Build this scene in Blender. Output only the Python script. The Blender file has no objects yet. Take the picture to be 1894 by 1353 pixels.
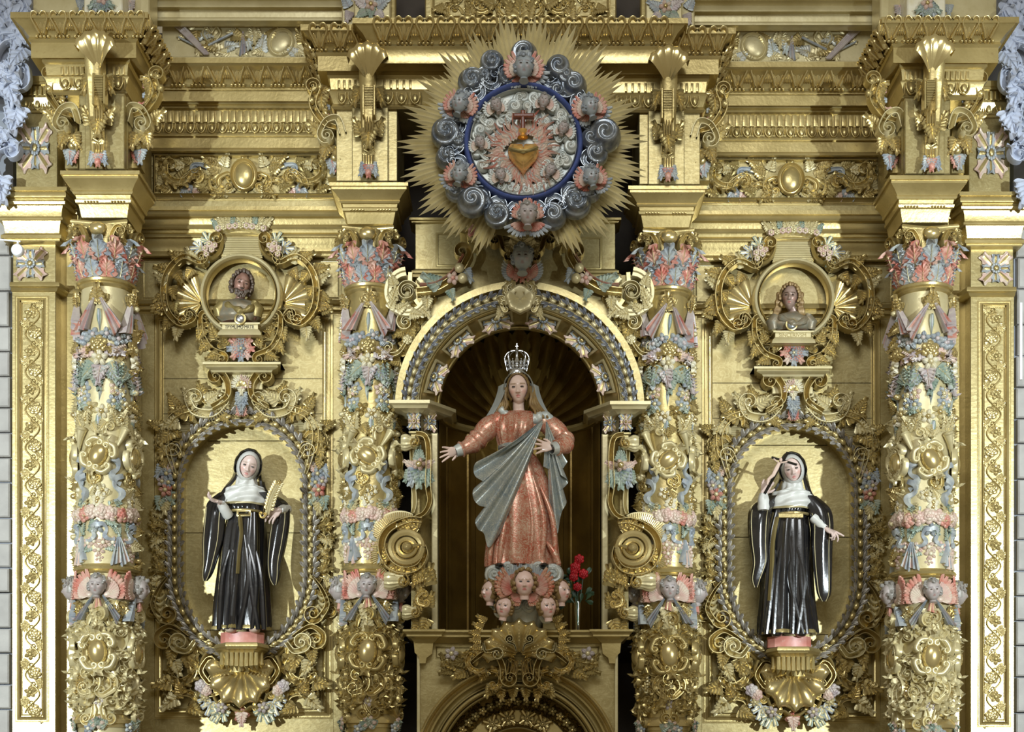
import bpy, math, random
from math import sin, cos, pi, sqrt, atan2, radians, exp
from mathutils import Vector, Matrix, Euler
R0 = random.Random(7)
D, F, PX0, PY0, ZC = 14.0, 2800.0, 954.0, 1450.0, 1.6
scn = bpy.context.scene
COL = scn.collection
# ---------------- camera ----------------
cd = bpy.data.cameras.new('camera'); cam = bpy.data.objects.new('camera', cd); COL.objects.link(cam)
cam.location = (0, -D, ZC); cam.rotation_euler = (pi/2, 0, 0)
cd.sensor_width = 36; cd.lens = 36*F/1894
cd.shift_x = (947-PX0)/1894; cd.shift_y = (PY0-676.5)/1894
cd.clip_end = 200
scn.camera = cam
# ---------------- light ----------------
w = bpy.data.worlds.new('church_interior'); scn.world = w; w.use_nodes = True
bg = w.node_tree.nodes['Background']; bg.inputs[0].default_value = (1.0, 0.86, 0.58, 1); bg.inputs[1].default_value = 0.25
def spot(name, loc, target, power, size, blend, radius, color):
    l = bpy.data.lights.new(name, 'SPOT'); l.energy = power; l.spot_size = radians(size); l.spot_blend = blend
    l.shadow_soft_size = radius; l.color = color
    o = bpy.data.objects.new(name, l); COL.objects.link(o); o.location = loc
    o.rotation_euler = (Vector(target)-Vector(loc)).to_track_quat('-Z', 'Y').to_euler()
    return o
cool = (0.86, 0.96, 1.0)
spot('spot_lamp_left', (-8.4, -13.5, 3.8), (-3.8, 0, 4.9), 7600, 31, 0.5, 0.10, cool)
spot('spot_lamp_right', (8.4, -13.5, 3.8), (3.8, 0, 4.9), 7600, 31, 0.5, 0.10, cool)
la = bpy.data.lights.new('centre_fill', 'AREA'); la.shape = 'RECTANGLE'; la.size = 5; la.size_y = 3; la.energy = 530; la.color = (0.94, 0.98, 1.0)  # soft fill added to brighten the centre, not a lamp of the church
lo = bpy.data.objects.new('centre_fill', la); COL.objects.link(lo); lo.location = (0, -11, 9.5)
lo.rotation_euler = (Vector((0, 0, 4.8))-lo.location).to_track_quat('-Z', 'Y').to_euler()
scn.view_settings.view_transform = 'Standard'; scn.view_settings.look = 'None'
scn.view_settings.exposure = 0.0; scn.view_settings.gamma = 1.0; scn.view_settings.use_curve_mapping = False
scn.cycles.max_bounces = 6; scn.cycles.use_denoising = True
# ---------------- materials ----------------
def mk(name, c1, c2=None, metal=0.0, rough=0.4, scale=6.0, bump=0.25, bscale=40.0, wear=None, wearamt=0.0, coat=0.0, spec=0.5, attr=None, stretch=None, pattern=None):
    m = bpy.data.materials.new(name); m.use_nodes = True; nt = m.node_tree; N = nt.nodes; L = nt.links
    b = N['Principled BSDF']
    b.inputs['Metallic'].default_value = metal; b.inputs['Roughness'].default_value = rough
    b.inputs['Coat Weight'].default_value = coat; b.inputs['Coat Roughness'].default_value = 0.12
    b.inputs['Specular IOR Level'].default_value = spec
    g = N.new('ShaderNodeNewGeometry'); src = g.outputs['Position']
    if stretch:
        mp = N.new('ShaderNodeMapping'); mp.inputs['Scale'].default_value = stretch; L.new(src, mp.inputs[0]); src = mp.outputs[0]
    n1 = N.new('ShaderNodeTexNoise'); n1.inputs['Scale'].default_value = scale; n1.inputs['Detail'].default_value = 6; L.new(src, n1.inputs['Vector'])
    r1 = N.new('ShaderNodeValToRGB'); r1.color_ramp.elements[0].position = 0.32; r1.color_ramp.elements[1].position = 0.68; L.new(n1.outputs['Fac'], r1.inputs[0])
    mx = N.new('ShaderNodeMix'); mx.data_type = 'RGBA'; L.new(r1.outputs[0], mx.inputs['Factor'])
    if attr:
        at = N.new('ShaderNodeAttribute'); at.attribute_name = 'paint'
        hs = N.new('ShaderNodeMix'); hs.data_type = 'RGBA'; hs.blend_type = 'MULTIPLY'; hs.inputs['Factor'].default_value = 1
        L.new(at.outputs['Color'], hs.inputs['A']); hs.inputs['B'].default_value = (*(c2 or (.8, .8, .8)), 1)
        L.new(at.outputs['Color'], mx.inputs['A']); L.new(hs.outputs['Result'], mx.inputs['B'])
    else:
        mx.inputs['A'].default_value = (*c1, 1); mx.inputs['B'].default_value = (*(c2 or c1), 1)
    out = mx.outputs['Result']
    if pattern:      # damask / estofado scroll pattern in a second colour
        v = N.new('ShaderNodeTexNoise'); v.inputs['Scale'].default_value = pattern[1]; v.inputs['Detail'].default_value = 1.5; v.inputs['Distortion'].default_value = 2.5; L.new(g.outputs['Position'], v.inputs['Vector'])
        rr = N.new('ShaderNodeValToRGB'); e = rr.color_ramp.elements
        e[0].position = 0.43; e[0].color = (0, 0, 0, 1); e[1].position = 0.50; e[1].color = (1, 1, 1, 1); e2 = e.new(0.57); e2.color = (0, 0, 0, 1)
        L.new(v.outputs['Fac'], rr.inputs[0]); ml = N.new('ShaderNodeMath'); ml.operation = 'MULTIPLY'; ml.inputs[1].default_value = pattern[2]; L.new(rr.outputs[0], ml.inputs[0])
        m3 = N.new('ShaderNodeMix'); m3.data_type = 'RGBA'; L.new(ml.outputs[0], m3.inputs['Factor']); L.new(out, m3.inputs['A']); m3.inputs['B'].default_value = (*pattern[0], 1)
        out = m3.outputs['Result']
    if wear:
        n3 = N.new('ShaderNodeTexNoise'); n3.inputs['Scale'].default_value = 23; n3.inputs['Detail'].default_value = 8; n3.inputs['Roughness'].default_value = .7; L.new(src, n3.inputs['Vector'])
        r3 = N.new('ShaderNodeValToRGB'); r3.color_ramp.elements[0].position = .60; r3.color_ramp.elements[1].position = .72; L.new(n3.outputs['Fac'], r3.inputs[0])
        ml = N.new('ShaderNodeMath'); ml.operation = 'MULTIPLY'; ml.inputs[1].default_value = wearamt; L.new(r3.outputs[0], ml.inputs[0])
        m2 = N.new('ShaderNodeMix'); m2.data_type = 'RGBA'; L.new(ml.outputs[0], m2.inputs['Factor']); L.new(out, m2.inputs['A']); m2.inputs['B'].default_value = (*wear, 1)
        out = m2.outputs['Result']
    L.new(out, b.inputs['Base Color'])
    if bump:
        n2 = N.new('ShaderNodeTexNoise'); n2.inputs['Scale'].default_value = bscale; n2.inputs['Detail'].default_value = 4; L.new(src, n2.inputs['Vector'])
        bp = N.new('ShaderNodeBump'); bp.inputs['Strength'].default_value = bump; bp.inputs['Distance'].default_value = 0.004; L.new(n2.outputs['Fac'], bp.inputs['Height']); L.new(bp.outputs[0], b.inputs['Normal'])
    return m
BOLE = (.20, .075, .02)
M = {
 'G': mk('gilded_wood', (.57, .455, .20), (.43, .335, .135), .68, .32, 4, .35, 35, BOLE, .35),
 'GP': mk('gilded_panel', (.47, .385, .18), (.36, .285, .12), .68, .37, 3, .35, 18, BOLE, .25, stretch=(1, 1, 2.2), pattern=((.60, .52, .27), 9, .4)),
 'GB': mk('burnished_gold', (.68, .55, .26), (.54, .42, .18), .75, .25, 5, .25, 30, BOLE, .22),
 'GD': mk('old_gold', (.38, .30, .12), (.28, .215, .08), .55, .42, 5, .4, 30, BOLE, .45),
 'GL': mk('pale_gold', (.66, .58, .34), (.54, .46, .24), .38, .38, 5, .3, 30, BOLE, .2),
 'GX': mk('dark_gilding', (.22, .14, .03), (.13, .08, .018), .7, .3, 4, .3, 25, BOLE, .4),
 'CU': mk('polished_copper_gold', (.95, .62, .22), (.85, .50, .14), .7, .22, 8, .5, 14),
 'R': mk('red_paint', (.50, .15, .11), (.60, .40, .31), .1, .45, 14, .3, 60, (.55, .44, .2), .45),
 'PK': mk('pink_paint', (.58, .38, .32), (.62, .53, .42), .1, .45, 14, .3, 60, (.6, .5, .26), .45),
 'B': mk('blue_paint', (.24, .275, .32), (.44, .46, .43), .1, .42, 14, .3, 60, (.55, .45, .22), .5),
 'N': mk('green_paint', (.19, .26, .21), (.38, .41, .32), .1, .42, 14, .3, 60, (.55, .45, .22), .5),
 'W': mk('cream_paint', (.78, .74, .60), (.68, .62, .42), .1, .42, 14, .3, 60, (.6, .48, .2), .25),
 'V': mk('violet_grey_paint', (.40, .33, .34), (.54, .49, .44), .1, .45, 14, .3, 60, (.55, .45, .22), .5),
 'BL': mk('cobalt_blue_paint', (.05, .08, .24), (.09, .13, .36), .1, .35, 10, .3, 60, (.30, .27, .2), .4),
 'S': mk('tarnished_silver_leaf', (.12, .14, .17), (.36, .38, .39), .6, .28, 12, .4, 50, (.12, .09, .08), .5),
 'SC': mk('cloud_paint', (.44, .48, .46), (.56, .55, .48), .25, .42, 16, .4, 60, (.55, .45, .2), .3),
 'L': mk('laurel_silver_green', (.13, .115, .095), (.34, .31, .26), .35, .4, 18, .4, 60, (.5, .4, .15), .35),
 'LB': mk('laurel_blue', (.075, .08, .10), (.24, .24, .24), .35, .35, 18, .4, 60, (.5, .4, .15), .3),
 'K': mk('black_habit_paint', (.008, .008, .009), (.02, .018, .018), 0, .22, 8, .25, 30, coat=.8),
 'KT': mk('white_linen_paint', (.74, .74, .70), (.62, .62, .57), 0, .32, 10, .2, 40, coat=.3),
 'SK': mk('painted_skin', None, (.93, .90, .88), 0, .33, 12, .08, 60, coat=.3, attr=1),
 'PT': mk('painted_carving', None, (.75, .74, .72), .08, .42, 14, .3, 60, attr=1),
 'RO': mk('orange_red_brocade', (.46, .11, .055), (.60, .30, .20), .3, .3, 9, .3, 60, pattern=((.70, .58, .42), 17, .75)),
 'MA': mk('blue_grey_brocade', (.27, .32, .34), (.40, .42, .38), .4, .3, 9, .3, 60, pattern=((.64, .62, .50), 20, .65)),
 'HR': mk('brown_hair_paint', (.20, .12, .045), (.32, .21, .08), .2, .42, 20, .3, 60),
 'SV': mk('silver', (.80, .82, .86), (.66, .69, .74), 1, .22, 12, .25, 60),
 'TB': mk('bust_cloth_paint', (.26, .20, .12), (.20, .19, .14), .25, .4, 22, .35, 60, (.55, .45, .2), .6),
 'HD': mk('dark_hair_paint', (.07, .045, .03), (.13, .09, .06), .1, .45, 20, .3, 60),
 'WD': mk('dark_wood', (.13, .035, .02), (.20, .06, .03), 0, .35, 10, .3, 60, stretch=(6, 6, 1)),
 'RM': mk('red_marbled_paint', (.52, .13, .09), (.66, .33, .27), 0, .4, 7, .2, 30, (.75, .6, .5), .5),
 'DK': mk('dark_paint_and_void_shade', (.045, .032, .02), (.03, .02, .012), 0, .7, 6, .3, 30),  # near-black: painted-in shade for the voids, also plain dark paint
 'ST': mk('pale_stone', (.46, .45, .42), (.36, .35, .33), 0, .75, 5, .8, 30, (.38, .37, .34), .4),
 'PL': mk('white_plaster', (.50, .54, .64), (.40, .44, .54), 0, .6, 4, .4, 14),
 'GR': mk('grey_wall', (.30, .32, .36), (.24, .26, .30), 0, .7, 3, .4, 20),
 'WH': mk('white_plastic', (.85, .86, .88), (.80, .81, .84), 0, .4, 3, 0),
 'RS': mk('rose_red', (.42, .006, .012), (.25, .003, .006), 0, .5, 20, .2, 60),
 'LF': mk('dark_leaf_green', (.015, .04, .018), (.03, .06, .025), 0, .45, 20, .2, 60),
 'BU': mk('bust_brown_paint', None, (.62, .55, .5), .15, .38, 16, .35, 60, attr=1),
}
gl = bpy.data.materials.new('clear_glass'); gl.use_nodes = True; q = gl.node_tree.nodes['Principled BSDF']
q.inputs['Transmission Weight'].default_value = 1; q.inputs['Roughness'].default_value = .03; q.inputs['Base Color'].default_value = (.9, .95, .95, 1); M['GLASS'] = gl

# ---------------- frames: photograph side -> world ----------------
class CT: flip = False; s = 0; dy = 0; side = 'left'
def setside(right=False, s=1904, dy=9):
    CT.flip = right; CT.s = s; CT.dy = dy; CT.side = 'right' if right else 'left'
def P(px, py, d=0.0):
    if CT.flip: px, py = CT.s-px, py+CT.dy
    k = (D-d)/F
    return Vector(((px-PX0)*k, -d, ZC+(PY0-py)*k))
def px2m(d): return (D-d)/F

# ---------------- mesh builder ----------------
class MB:
    def __init__(s): s.v = []; s.f = []; s.m = []; s.c = []; s.col = (.5, .5, .5)
    def add(s, vs, fs, mi=0, col=None):
        o = len(s.v); s.v += [tuple(x) for x in vs]; s.f += [tuple(i+o for i in f) for f in fs]; s.m += [mi]*len(fs)
        if col is None: col = s.col
        s.c += (col if isinstance(col, list) else [col]*len(vs)); return o
    def grid(s, rows, mi=0, cu=False, cr=False, col=None, mif=None):
        nr = len(rows); nc = len(rows[0]); fs = []; ms = []
        for i in range(nr if cr else nr-1):
            for j in range(nc if cu else nc-1):
                i2 = (i+1) % nr; j2 = (j+1) % nc
                fs.append((i*nc+j, i*nc+j2, i2*nc+j2, i2*nc+j)); ms.append(mif(i, j) if mif else mi)
        k = len(s.m); s.add([p for r in rows for p in r], fs, mi, col)
        if mif: s.m[k:] = ms
    def box(s, a, b, mi=0, bev=0.0, col=None):
        x0, x1 = sorted((a[0], b[0])); y0, y1 = sorted((a[1], b[1])); z0, z1 = sorted((a[2], b[2]))
        e = min(bev, (x1-x0)*.3, (z1-z0)*.3, (y1-y0)*.5)
        if e > 0:
            v = [(x0, y1, z0), (x1, y1, z0), (x1, y1, z1), (x0, y1, z1), (x0, y0+e, z0), (x1, y0+e, z0), (x1, y0+e, z1), (x0, y0+e, z1),
                 (x0+e, y0, z0+e), (x1-e, y0, z0+e), (x1-e, y0, z1-e), (x0+e, y0, z1-e)]
            f = [(3, 2, 1, 0), (0, 1, 5, 4), (1, 2, 6, 5), (2, 3, 7, 6), (3, 0, 4, 7), (4, 5, 9, 8), (5, 6, 10, 9), (6, 7, 11, 10), (7, 4, 8, 11), (8, 9, 10, 11)]
        else:
            v = [(x0, y1, z0), (x1, y1, z0), (x1, y1, z1), (x0, y1, z1), (x0, y0, z0), (x1, y0, z0), (x1, y0, z1), (x0, y0, z1)]
            f = [(3, 2, 1, 0), (0, 1, 5, 4), (1, 2, 6, 5), (2, 3, 7, 6), (3, 0, 4, 7), (4, 5, 6, 7)]
        s.add(v, f, mi, col)
    def ell(s, c, r, nu=12, nv=8, mi=0, rot=None, col=None):
        rows = []
        for i in range(nv+1):
            t = pi*i/nv; row = []
            for j in range(nu):
                a = 2*pi*j/nu; p = Vector((r[0]*sin(t)*cos(a), r[1]*sin(t)*sin(a), r[2]*cos(t)))
                if rot is not None: p = rot @ p
                row.append(Vector(c)+p)
            rows.append(row)
        s.grid(rows, mi, cu=True, col=col)
    def tube(s, pts, rad, n=8, mi=0, flat=1.0, cap=True, col=None):
        pts = [Vector(p) for p in pts]; m = len(pts); rows = []
        if not hasattr(rad, '__len__'): rad = [rad]*m
        up = Vector((0, -1, 0.01))
        for i, p in enumerate(pts):
            t = (pts[min(i+1, m-1)]-pts[max(i-1, 0)])
            if t.length < 1e-9: t = Vector((0, 0, 1))
            t.normalize(); a = t.cross(up)
            if a.length < .15: a = t.cross(Vector((1, 0, 0)))
            a.normalize(); b = a.cross(t).normalized()
            rows.append([p+(a*cos(q)+b*sin(q)*flat)*rad[i] for q in [2*pi*k/n for k in range(n)]])
        if cap: rows = [[pts[0]]*n]+rows+[[pts[-1]]*n]
        s.grid(rows, mi, cu=True, col=col)
    def lathe(s, c, prof, n=32, mi=0, a0=0, a1=2*pi, mod=None, col=None):
        """prof: (z, r); c = (x, y) axis"""
        full = abs(a1-a0-2*pi) < 1e-6; rows = []
        for z, r in prof:
            rows.append([(c[0]+(r*(mod(a, z) if mod else 1))*sin(a), c[1]-(r*(mod(a, z) if mod else 1))*cos(a), z) for a in [a0+(a1-a0)*j/n for j in range(n if full else n+1)]])
        s.grid(rows, mi, cu=full, col=col)
    def mesh(s, name, mats, sharp=38):
        me = bpy.data.meshes.new(name); me.from_pydata(s.v, [], s.f); me.polygons.foreach_set('material_index', s.m)
        me.polygons.foreach_set('use_smooth', [True]*len(s.f))
        for k in mats: me.materials.append(M[k])
        if any(k in ('SK', 'PT', 'BU') for k in mats):
            ca = me.color_attributes.new('paint', 'FLOAT_COLOR', 'POINT'); ca.data.foreach_set('color', [q for c in s.c for q in (c[0], c[1], c[2], 1)])
        me.update(); me.set_sharp_from_angle(angle=radians(sharp)); return me

# band: raised strip along a 2-D path (u right, v up) -> vertices through place(u, v, h)
PROFS = {'channel': [(-1, 0), (-1, .75), (-.86, 1), (-.68, 1), (-.56, .7), (-.3, .5), (0, .42), (.3, .5), (.56, .7), (.68, 1), (.86, 1), (1, .75), (1, 0)],
         'round': [(-1, 0), (-.92, .4), (-.7, .72), (-.38, .94), (0, 1), (.38, .94), (.7, .72), (.92, .4), (1, 0)],
         'flat': [(-1, 0), (-1, .85), (-.88, 1), (.88, 1), (1, .85), (1, 0)],
         'ridge': [(-1, 0), (-.9, .5), (-.35, .62), (0, 1), (.35, .62), (.9, .5), (1, 0)],
         'frame': [(-1, 0), (-1, .9), (-.8, 1), (-.62, .9), (-.5, .6), (-.1, .45), (.2, .3), (.5, .34), (.62, .2), (1, .16), (1, 0)]}
def band(mb, pts, wid, h, place, prof='channel', mi=0, closed=False, mitre=False):
    n = len(pts); rows = []
    if not hasattr(wid, '__len__'): wid = [wid]*n
    if not hasattr(h, '__len__'): h = [h]*n
    for i in range(n):
        a = pts[(i-1) % n] if (closed or i) else pts[i]; b = pts[(i+1) % n] if (closed or i < n-1) else pts[i]
        k = 1.0
        if mitre:
            t1 = Vector(pts[i])-Vector(a); t2 = Vector(b)-Vector(pts[i])
            t1 = t1.normalized() if t1.length > 1e-9 else t2.normalized(); t2 = t2.normalized() if t2.length > 1e-9 else t1
            t = (t1+t2).normalized(); k = 1/max(.3, t.dot(t1))
        else:
            t = Vector(b)-Vector(a); t = t.normalized() if t.length > 1e-9 else Vector((1, 0))
        nx, ny = -t[1]*k, t[0]*k
        rows.append([place(pts[i][0]+nx*wid[i]*s, pts[i][1]+ny*wid[i]*s, h[i]*q) for s, q in PROFS[prof]])
    mb.grid(rows, mi, cr=closed)
def catmull(c, k=6, closed=False):
    n = len(c); out = []
    for i in range(n if closed else n-1):
        g = (lambda j: c[j % n]) if closed else (lambda j: c[max(0, min(n-1, j))])
        p0, p1, p2, p3 = g(i-1), g(i), g(i+1), g(i+2)
        for q in range(k):
            t = q/k
            out.append(tuple(.5*((2*p1[e])+(-p0[e]+p2[e])*t+(2*p0[e]-5*p1[e]+4*p2[e]-p3[e])*t*t+(-p0[e]+3*p1[e]-3*p2[e]+p3[e])*t**3) for e in range(len(p1))))
    if not closed: out.append(tuple(c[-1]))
    return out
def volute(p, head, r, side, turns=1.5, n=22):
    """spiral that leaves p tangentially to heading angle head; side +1 turns left"""
    cx, cy = p[0]-sin(head)*r*side, p[1]+cos(head)*r*side; a0 = atan2(p[1]-cy, p[0]-cx); out = []
    for i in range(1, n+1):
        t = i/n; rr = r*(1-t)**1.15+r*.16*t; a = a0+side*2*pi*turns*t; out.append((cx+rr*cos(a), cy+rr*sin(a)))
    return out
def scrollpath(ctrl, v0=None, v1=None, k=6, turns=1.5):
    """ctrl curve with optional volutes (radius, side) at start and end"""
    c = catmull(ctrl, k) if len(ctrl) > 2 else [tuple(Vector(ctrl[0]).lerp(Vector(ctrl[1]), t/8)) for t in range(9)]
    if v1:
        h = atan2(c[-1][1]-c[-2][1], c[-1][0]-c[-2][0]); c = c+volute(c[-1], h, v1[0], v1[1], turns)
    if v0:
        h = atan2(c[0][1]-c[1][1], c[0][0]-c[1][0]); c = list(reversed(volute(c[0], h, v0[0], v0[1], turns)))+c
    return c
def taper(n, w0, w1, w2, e=1.0):
    return [(w0+(w1-w0)*(min(1, 2*i/(n-1)))**e) if i < n/2 else (w2+(w1-w2)*(min(1, 2*(1-i/(n-1))))**e) for i in range(n)]

# ---------------- objects ----------------
WM = {}
class G: root = None
def prop(o, label=None, cat=None, group=None, kind=None):
    if label: o['label'] = label
    if cat: o['category'] = cat
    if group: o['group'] = group
    if kind: o['kind'] = kind
    return o
def thing(name, label, cat, loc, group=None):
    o = bpy.data.objects.new(name, None); COL.objects.link(o); o.empty_display_size = .1
    o.location = loc; WM[o] = Matrix.Translation(loc); prop(o, label, cat, group); G.root = o; return o
def link(name, me, mw, parent=None, label=None, kind=None):
    o = bpy.data.objects.new(name, me); COL.objects.link(o); par = parent or G.root
    if par: o.parent = par; o.matrix_local = WM[par].inverted() @ mw
    else: o.matrix_local = mw
    WM[o] = mw; prop(o, label, kind=kind); return o
def part(name, mb, mats, parent=None, label=None, kind=None, sharp=38):
    """mesh builder holding WORLD coordinates -> part with its origin at its own middle"""
    n = len(mb.v); c = Vector((sum(v[0] for v in mb.v)/n, sum(v[1] for v in mb.v)/n, sum(v[2] for v in mb.v)/n))
    mb.v = [(v[0]-c.x, v[1]-c.y, v[2]-c.z) for v in mb.v]
    return link(name, mb.mesh(name, mats, sharp), Matrix.Translation(c), parent, label, kind)
def solo(name, mb, mats, label, cat, group=None, kind=None, sharp=38):
    G.root = None; o = part(name, mb, mats, sharp=sharp)
    if kind == 'structure': o['kind'] = kind; o['label'] = label
    else: prop(o, label, cat, group, kind)
    return o
def put(name, me, px, py, d, s, rot=0, yaw=0, pitch=0, sx=1, sd=1, parent=None, label=None):
    """canonical motif (x right, z up, -y to viewer) at photo pixel px,py on depth plane d; s in photo px"""
    k = px2m(d)*s
    m = Matrix.Rotation(radians(yaw), 4, 'Z') @ Matrix.Rotation(radians(pitch), 4, 'X') @ Matrix.Rotation(radians(-rot), 4, 'Y') @ Matrix.Diagonal((k*sx, k*sd, k, 1))
    if CT.flip: m = Matrix.Diagonal((-1, 1, 1, 1)) @ m
    return link(name, me, Matrix.Translation(P(px, py, d)) @ m, parent, label)
# px-space band as part geometry
def pband(mb, pts, wid, h, d, prof='channel', mi=0, closed=False, mitre=False, hs=None):
    k = px2m(d)
    def place(u, v, q):
        p = P(u, v, d); return (p.x, p.y-q, p.z)
    band(mb, pts, wid, h, place, prof, mi, closed, mitre)
def slab(mb, x0, y0, x1, y1, d, t=.08, mi=0, bev=.006):
    a = P(x0, y0, d); b = P(x1, y1, d); mb.box((a.x, a.y, a.z), (b.x, b.y+t, b.z), mi, bev)
def frame(mb, x0, y0, x1, y1, wd, d, h=.03, prof='frame', mi=0):
    pband(mb, [(x0, y0), (x0, y1), (x1, y1), (x1, y0)], wd, h, d, prof, mi, closed=True, mitre=True)
def moulding(mb, prof, path, mi=0, ends=True):
    """prof: (py, out metres) rows top to bottom read at depth of the first front point; path: (px, d) left to right"""
    dref = max(d for _, d in path)
    pr = []
    for row, o in prof:
        r = row+(CT.dy if CT.flip else 0); pr.append((ZC+(PY0-r)*(D-dref-o)/F, o))
    pl = []
    for x, d in path:
        x = CT.s-x if CT.flip else x; pl.append(Vector(((x-PX0)*(D-d)/F, -d)))
    if CT.flip: pl.reverse()
    n = len(pl)
    def off(i):
        t1 = (pl[i]-pl[i-1]).normalized() if i else None; t2 = (pl[i+1]-pl[i]).normalized() if i < n-1 else None
        if t1 is None: t1 = t2
        if t2 is None: t2 = t1
        n1 = Vector((t1.y, -t1.x)); n2 = Vector((t2.y, -t2.x)); m = (n1+n2)
        m = m.normalized() if m.length > 1e-6 else n1
        return m/max(.35, m.dot(n1))
    for i in range(n-1):
        oa, ob = off(i), off(i+1)
        mb.grid([[(pl[i].x+oa.x*o, pl[i].y+oa.y*o, z) for z, o in pr], [(pl[i+1].x+ob.x*o, pl[i+1].y+ob.y*o, z) for z, o in pr]], mi)
    zt, zb = pr[0][0], pr[-1][0]
    for z, oo in ((zt, pr[0][1]), (zb, pr[-1][1])):   # close the top and the underside
        a = [(pl[i].x+off(i).x*oo, pl[i].y+off(i).y*oo, z) for i in range(n)]; back = max(p.y for p in pl)
        b = [(p[0], back+.02, z) for p in a]
        mb.grid([a, b], mi)
# ---------------- carved motifs (canonical: x right, z up, -y to the viewer, unit size) ----------------
_cache = {}
def motif(kind, *mats, **kw):
    key = (kind, mats, tuple(sorted(kw.items())))
    if key not in _cache:
        mb = MB(); MOT[kind](mb, **kw); _cache[key] = mb.mesh(kind, mats, kw.get('sharp', 50))
    return _cache[key]
def cpl(u, v, q): return (u, -q, v)
def leaf_grid(mb, ln=1.0, w=.3, lobes=4, depth=.16, curl=.35, rib=.035, nu=22, nv=10, base=.35, mi=0, rmi=1, xf=None, sway=0, tip=2.2):
    rows = []
    def pt(t, s):
        pr = (base+(1-base)*sin(min(1, t*1.5)*pi/2))*(1-max(0, (t-.62)/.38)**tip*.9)
        lob = 1-.34*(abs(cos(pi*lobes*t))**1.6)*(abs(s)**2)
        half = w*pr*lob
        x = s*half+sway*sin(t*pi); z = ln*t; y = -depth*sin(min(1, t*1.25)*pi/2)
        if t > .62:
            q = (t-.62)/.38; z = ln*(.62+.38*sin(q*pi*.62)/1.0*.92); y -= curl*(q**1.8)*.55; z -= curl*.35*q**3
        y += .10*w*2*(abs(s)**2)-rib*(1-min(1, abs(s)*5))*(1-t*.6)+.022*cos(s*pi*5+t*2)*(.3+abs(s))
        z += abs(s)*.10*ln*(1-t)*t*2+.05*abs(s)*ln*(1-abs(cos(pi*lobes*t)))*(1 if t < .9 else 0)
        return (x, y, z)
    for i in range(nu+1):
        t = i/nu; r = [pt(t, -1+2*j/nv) for j in range(nv+1)]
        a, b = r[0], r[-1]
        r = [(a[0]*.9, a[1]+.07, a[2])]+r+[(b[0]*.9, b[1]+.07, b[2])]
        rows.append([xf(p) for p in r] if xf else r)
    mid = (nv+2)//2
    mb.grid(rows, mi, mif=lambda i, j: rmi if j in (mid-1, mid) and i < nu*.85 else mi)
def m_acanthus(mb, w=.34, lobes=4, curl=.35, depth=.14):
    """carved acanthus: curled middle lobe, paired side fingers and a raised rib"""
    def spine(z): return -depth*sin(min(1, z*1.2)*pi/2)
    leaf_grid(mb, 1, w*.52, 2, depth, curl, nu=12, nv=6, base=.55, rib=.05, rmi=0)
    for i in range(lobes):
        z0 = .02+.58*i/lobes; l = w*(1.32-.14*i)
        for s in (-1, 1):
            a = radians(s*(66-34*i/lobes)); ca, sa = cos(a), sin(a); y0 = spine(z0+.1)
            leaf_grid(mb, l, .15+.03*(w/.34), 1, .07, .22, rib=.06, nu=6, nv=4, base=.75, tip=4, mi=0, rmi=0, xf=lambda p: (p[0]*ca+p[2]*sa, p[1]*1.0+y0*(1-.55*abs(p[2])/l)+.01, z0-p[0]*sa+p[2]*ca))
    n = 7; band(mb, [(0, .02+.74*i/n) for i in range(n+1)], [.035*(1-i/n*.7) for i in range(n+1)], [.05-spine(.02+.74*i/n)+.02 for i in range(n+1)], cpl, 'round', mi=1)
def m_leaf(mb, w=.26): leaf_grid(mb, 1, w, 1, .10, .12, nu=9, nv=6, base=.1)
def m_lobedleaf(mb): # vine leaf of five lobes
    for a, l in ((0, 1), (42, .8), (-42, .8), (88, .55), (-88, .55)):
        ca, sa = cos(radians(a)), sin(radians(a))
        leaf_grid(mb, l, .2, 2, .10, .12, nu=8, nv=6, base=.5, xf=lambda p: (p[0]*ca+p[2]*sa, p[1], -p[0]*sa+p[2]*ca+.0))
def m_flower(mb, n=5, pw=.30, cup=.12, ctr=.17):
    for k in range(n):
        a = 2*pi*k/n+.3; rows = []
        for i in range(6):
            t = i/5; r = .12+t*.40; hw = pw*sin(pi*(.12+.80*t))*.62
            row = []
            for j in range(7):
                s = -1+j/3; y = -(.10+cup*sin(t*pi)*(1-.7*s*s)+.05*(1-abs(s))*0-(.05*t*t))+.05*(abs(s) < .2)
                x = s*hw; row.append((x*cos(a)+r*sin(a), y if 0 < j < 6 else .02, r*cos(a)-x*sin(a)))
            rows.append(row)
        rows.append([(p[0], .02, p[2]) for p in rows[-1]])
        mb.grid(rows, 0)
    mb.ell((0, -.13, 0), (ctr, .13, ctr), 10, 6, 1)
def m_rose(mb):
    for ring, (n, r, sz, y) in enumerate(((6, .34, .24, -.10), (5, .20, .20, -.2), (3, .08, .14, -.28))):
        for k in range(n):
            a = 2*pi*k/n+ring*.5; mb.ell((r*sin(a), y, r*cos(a)), (sz, .13, sz), 8, 6, 0)
def m_rosette(mb, sq=1):  # square flower: four big corner leaves, four small between, ring and boss
    for k in range(8):
        a = k*pi/4+pi/4; l = (.62 if k % 2 == 0 else .43); ca, sa = cos(a), sin(a); mi = 0 if k % 2 == 0 else 1
        leaf_grid(mb, l, .21 if k % 2 == 0 else .17, 3, .09, .18, nu=14, nv=8, base=.5, mi=mi, rmi=2, xf=lambda p: ((p[0])*ca+(p[2]+.05)*sa, p[1], -(p[0])*sa+(p[2]+.05)*ca))
    for k in range(10):
        a = 2*pi*k/10; mb.ell((.13*sin(a), -.12, .13*cos(a)), (.05, .05, .05), 6, 5, 1)
    mb.ell((0, -.14, 0), (.09, .08, .09), 10, 6, 2)
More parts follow.
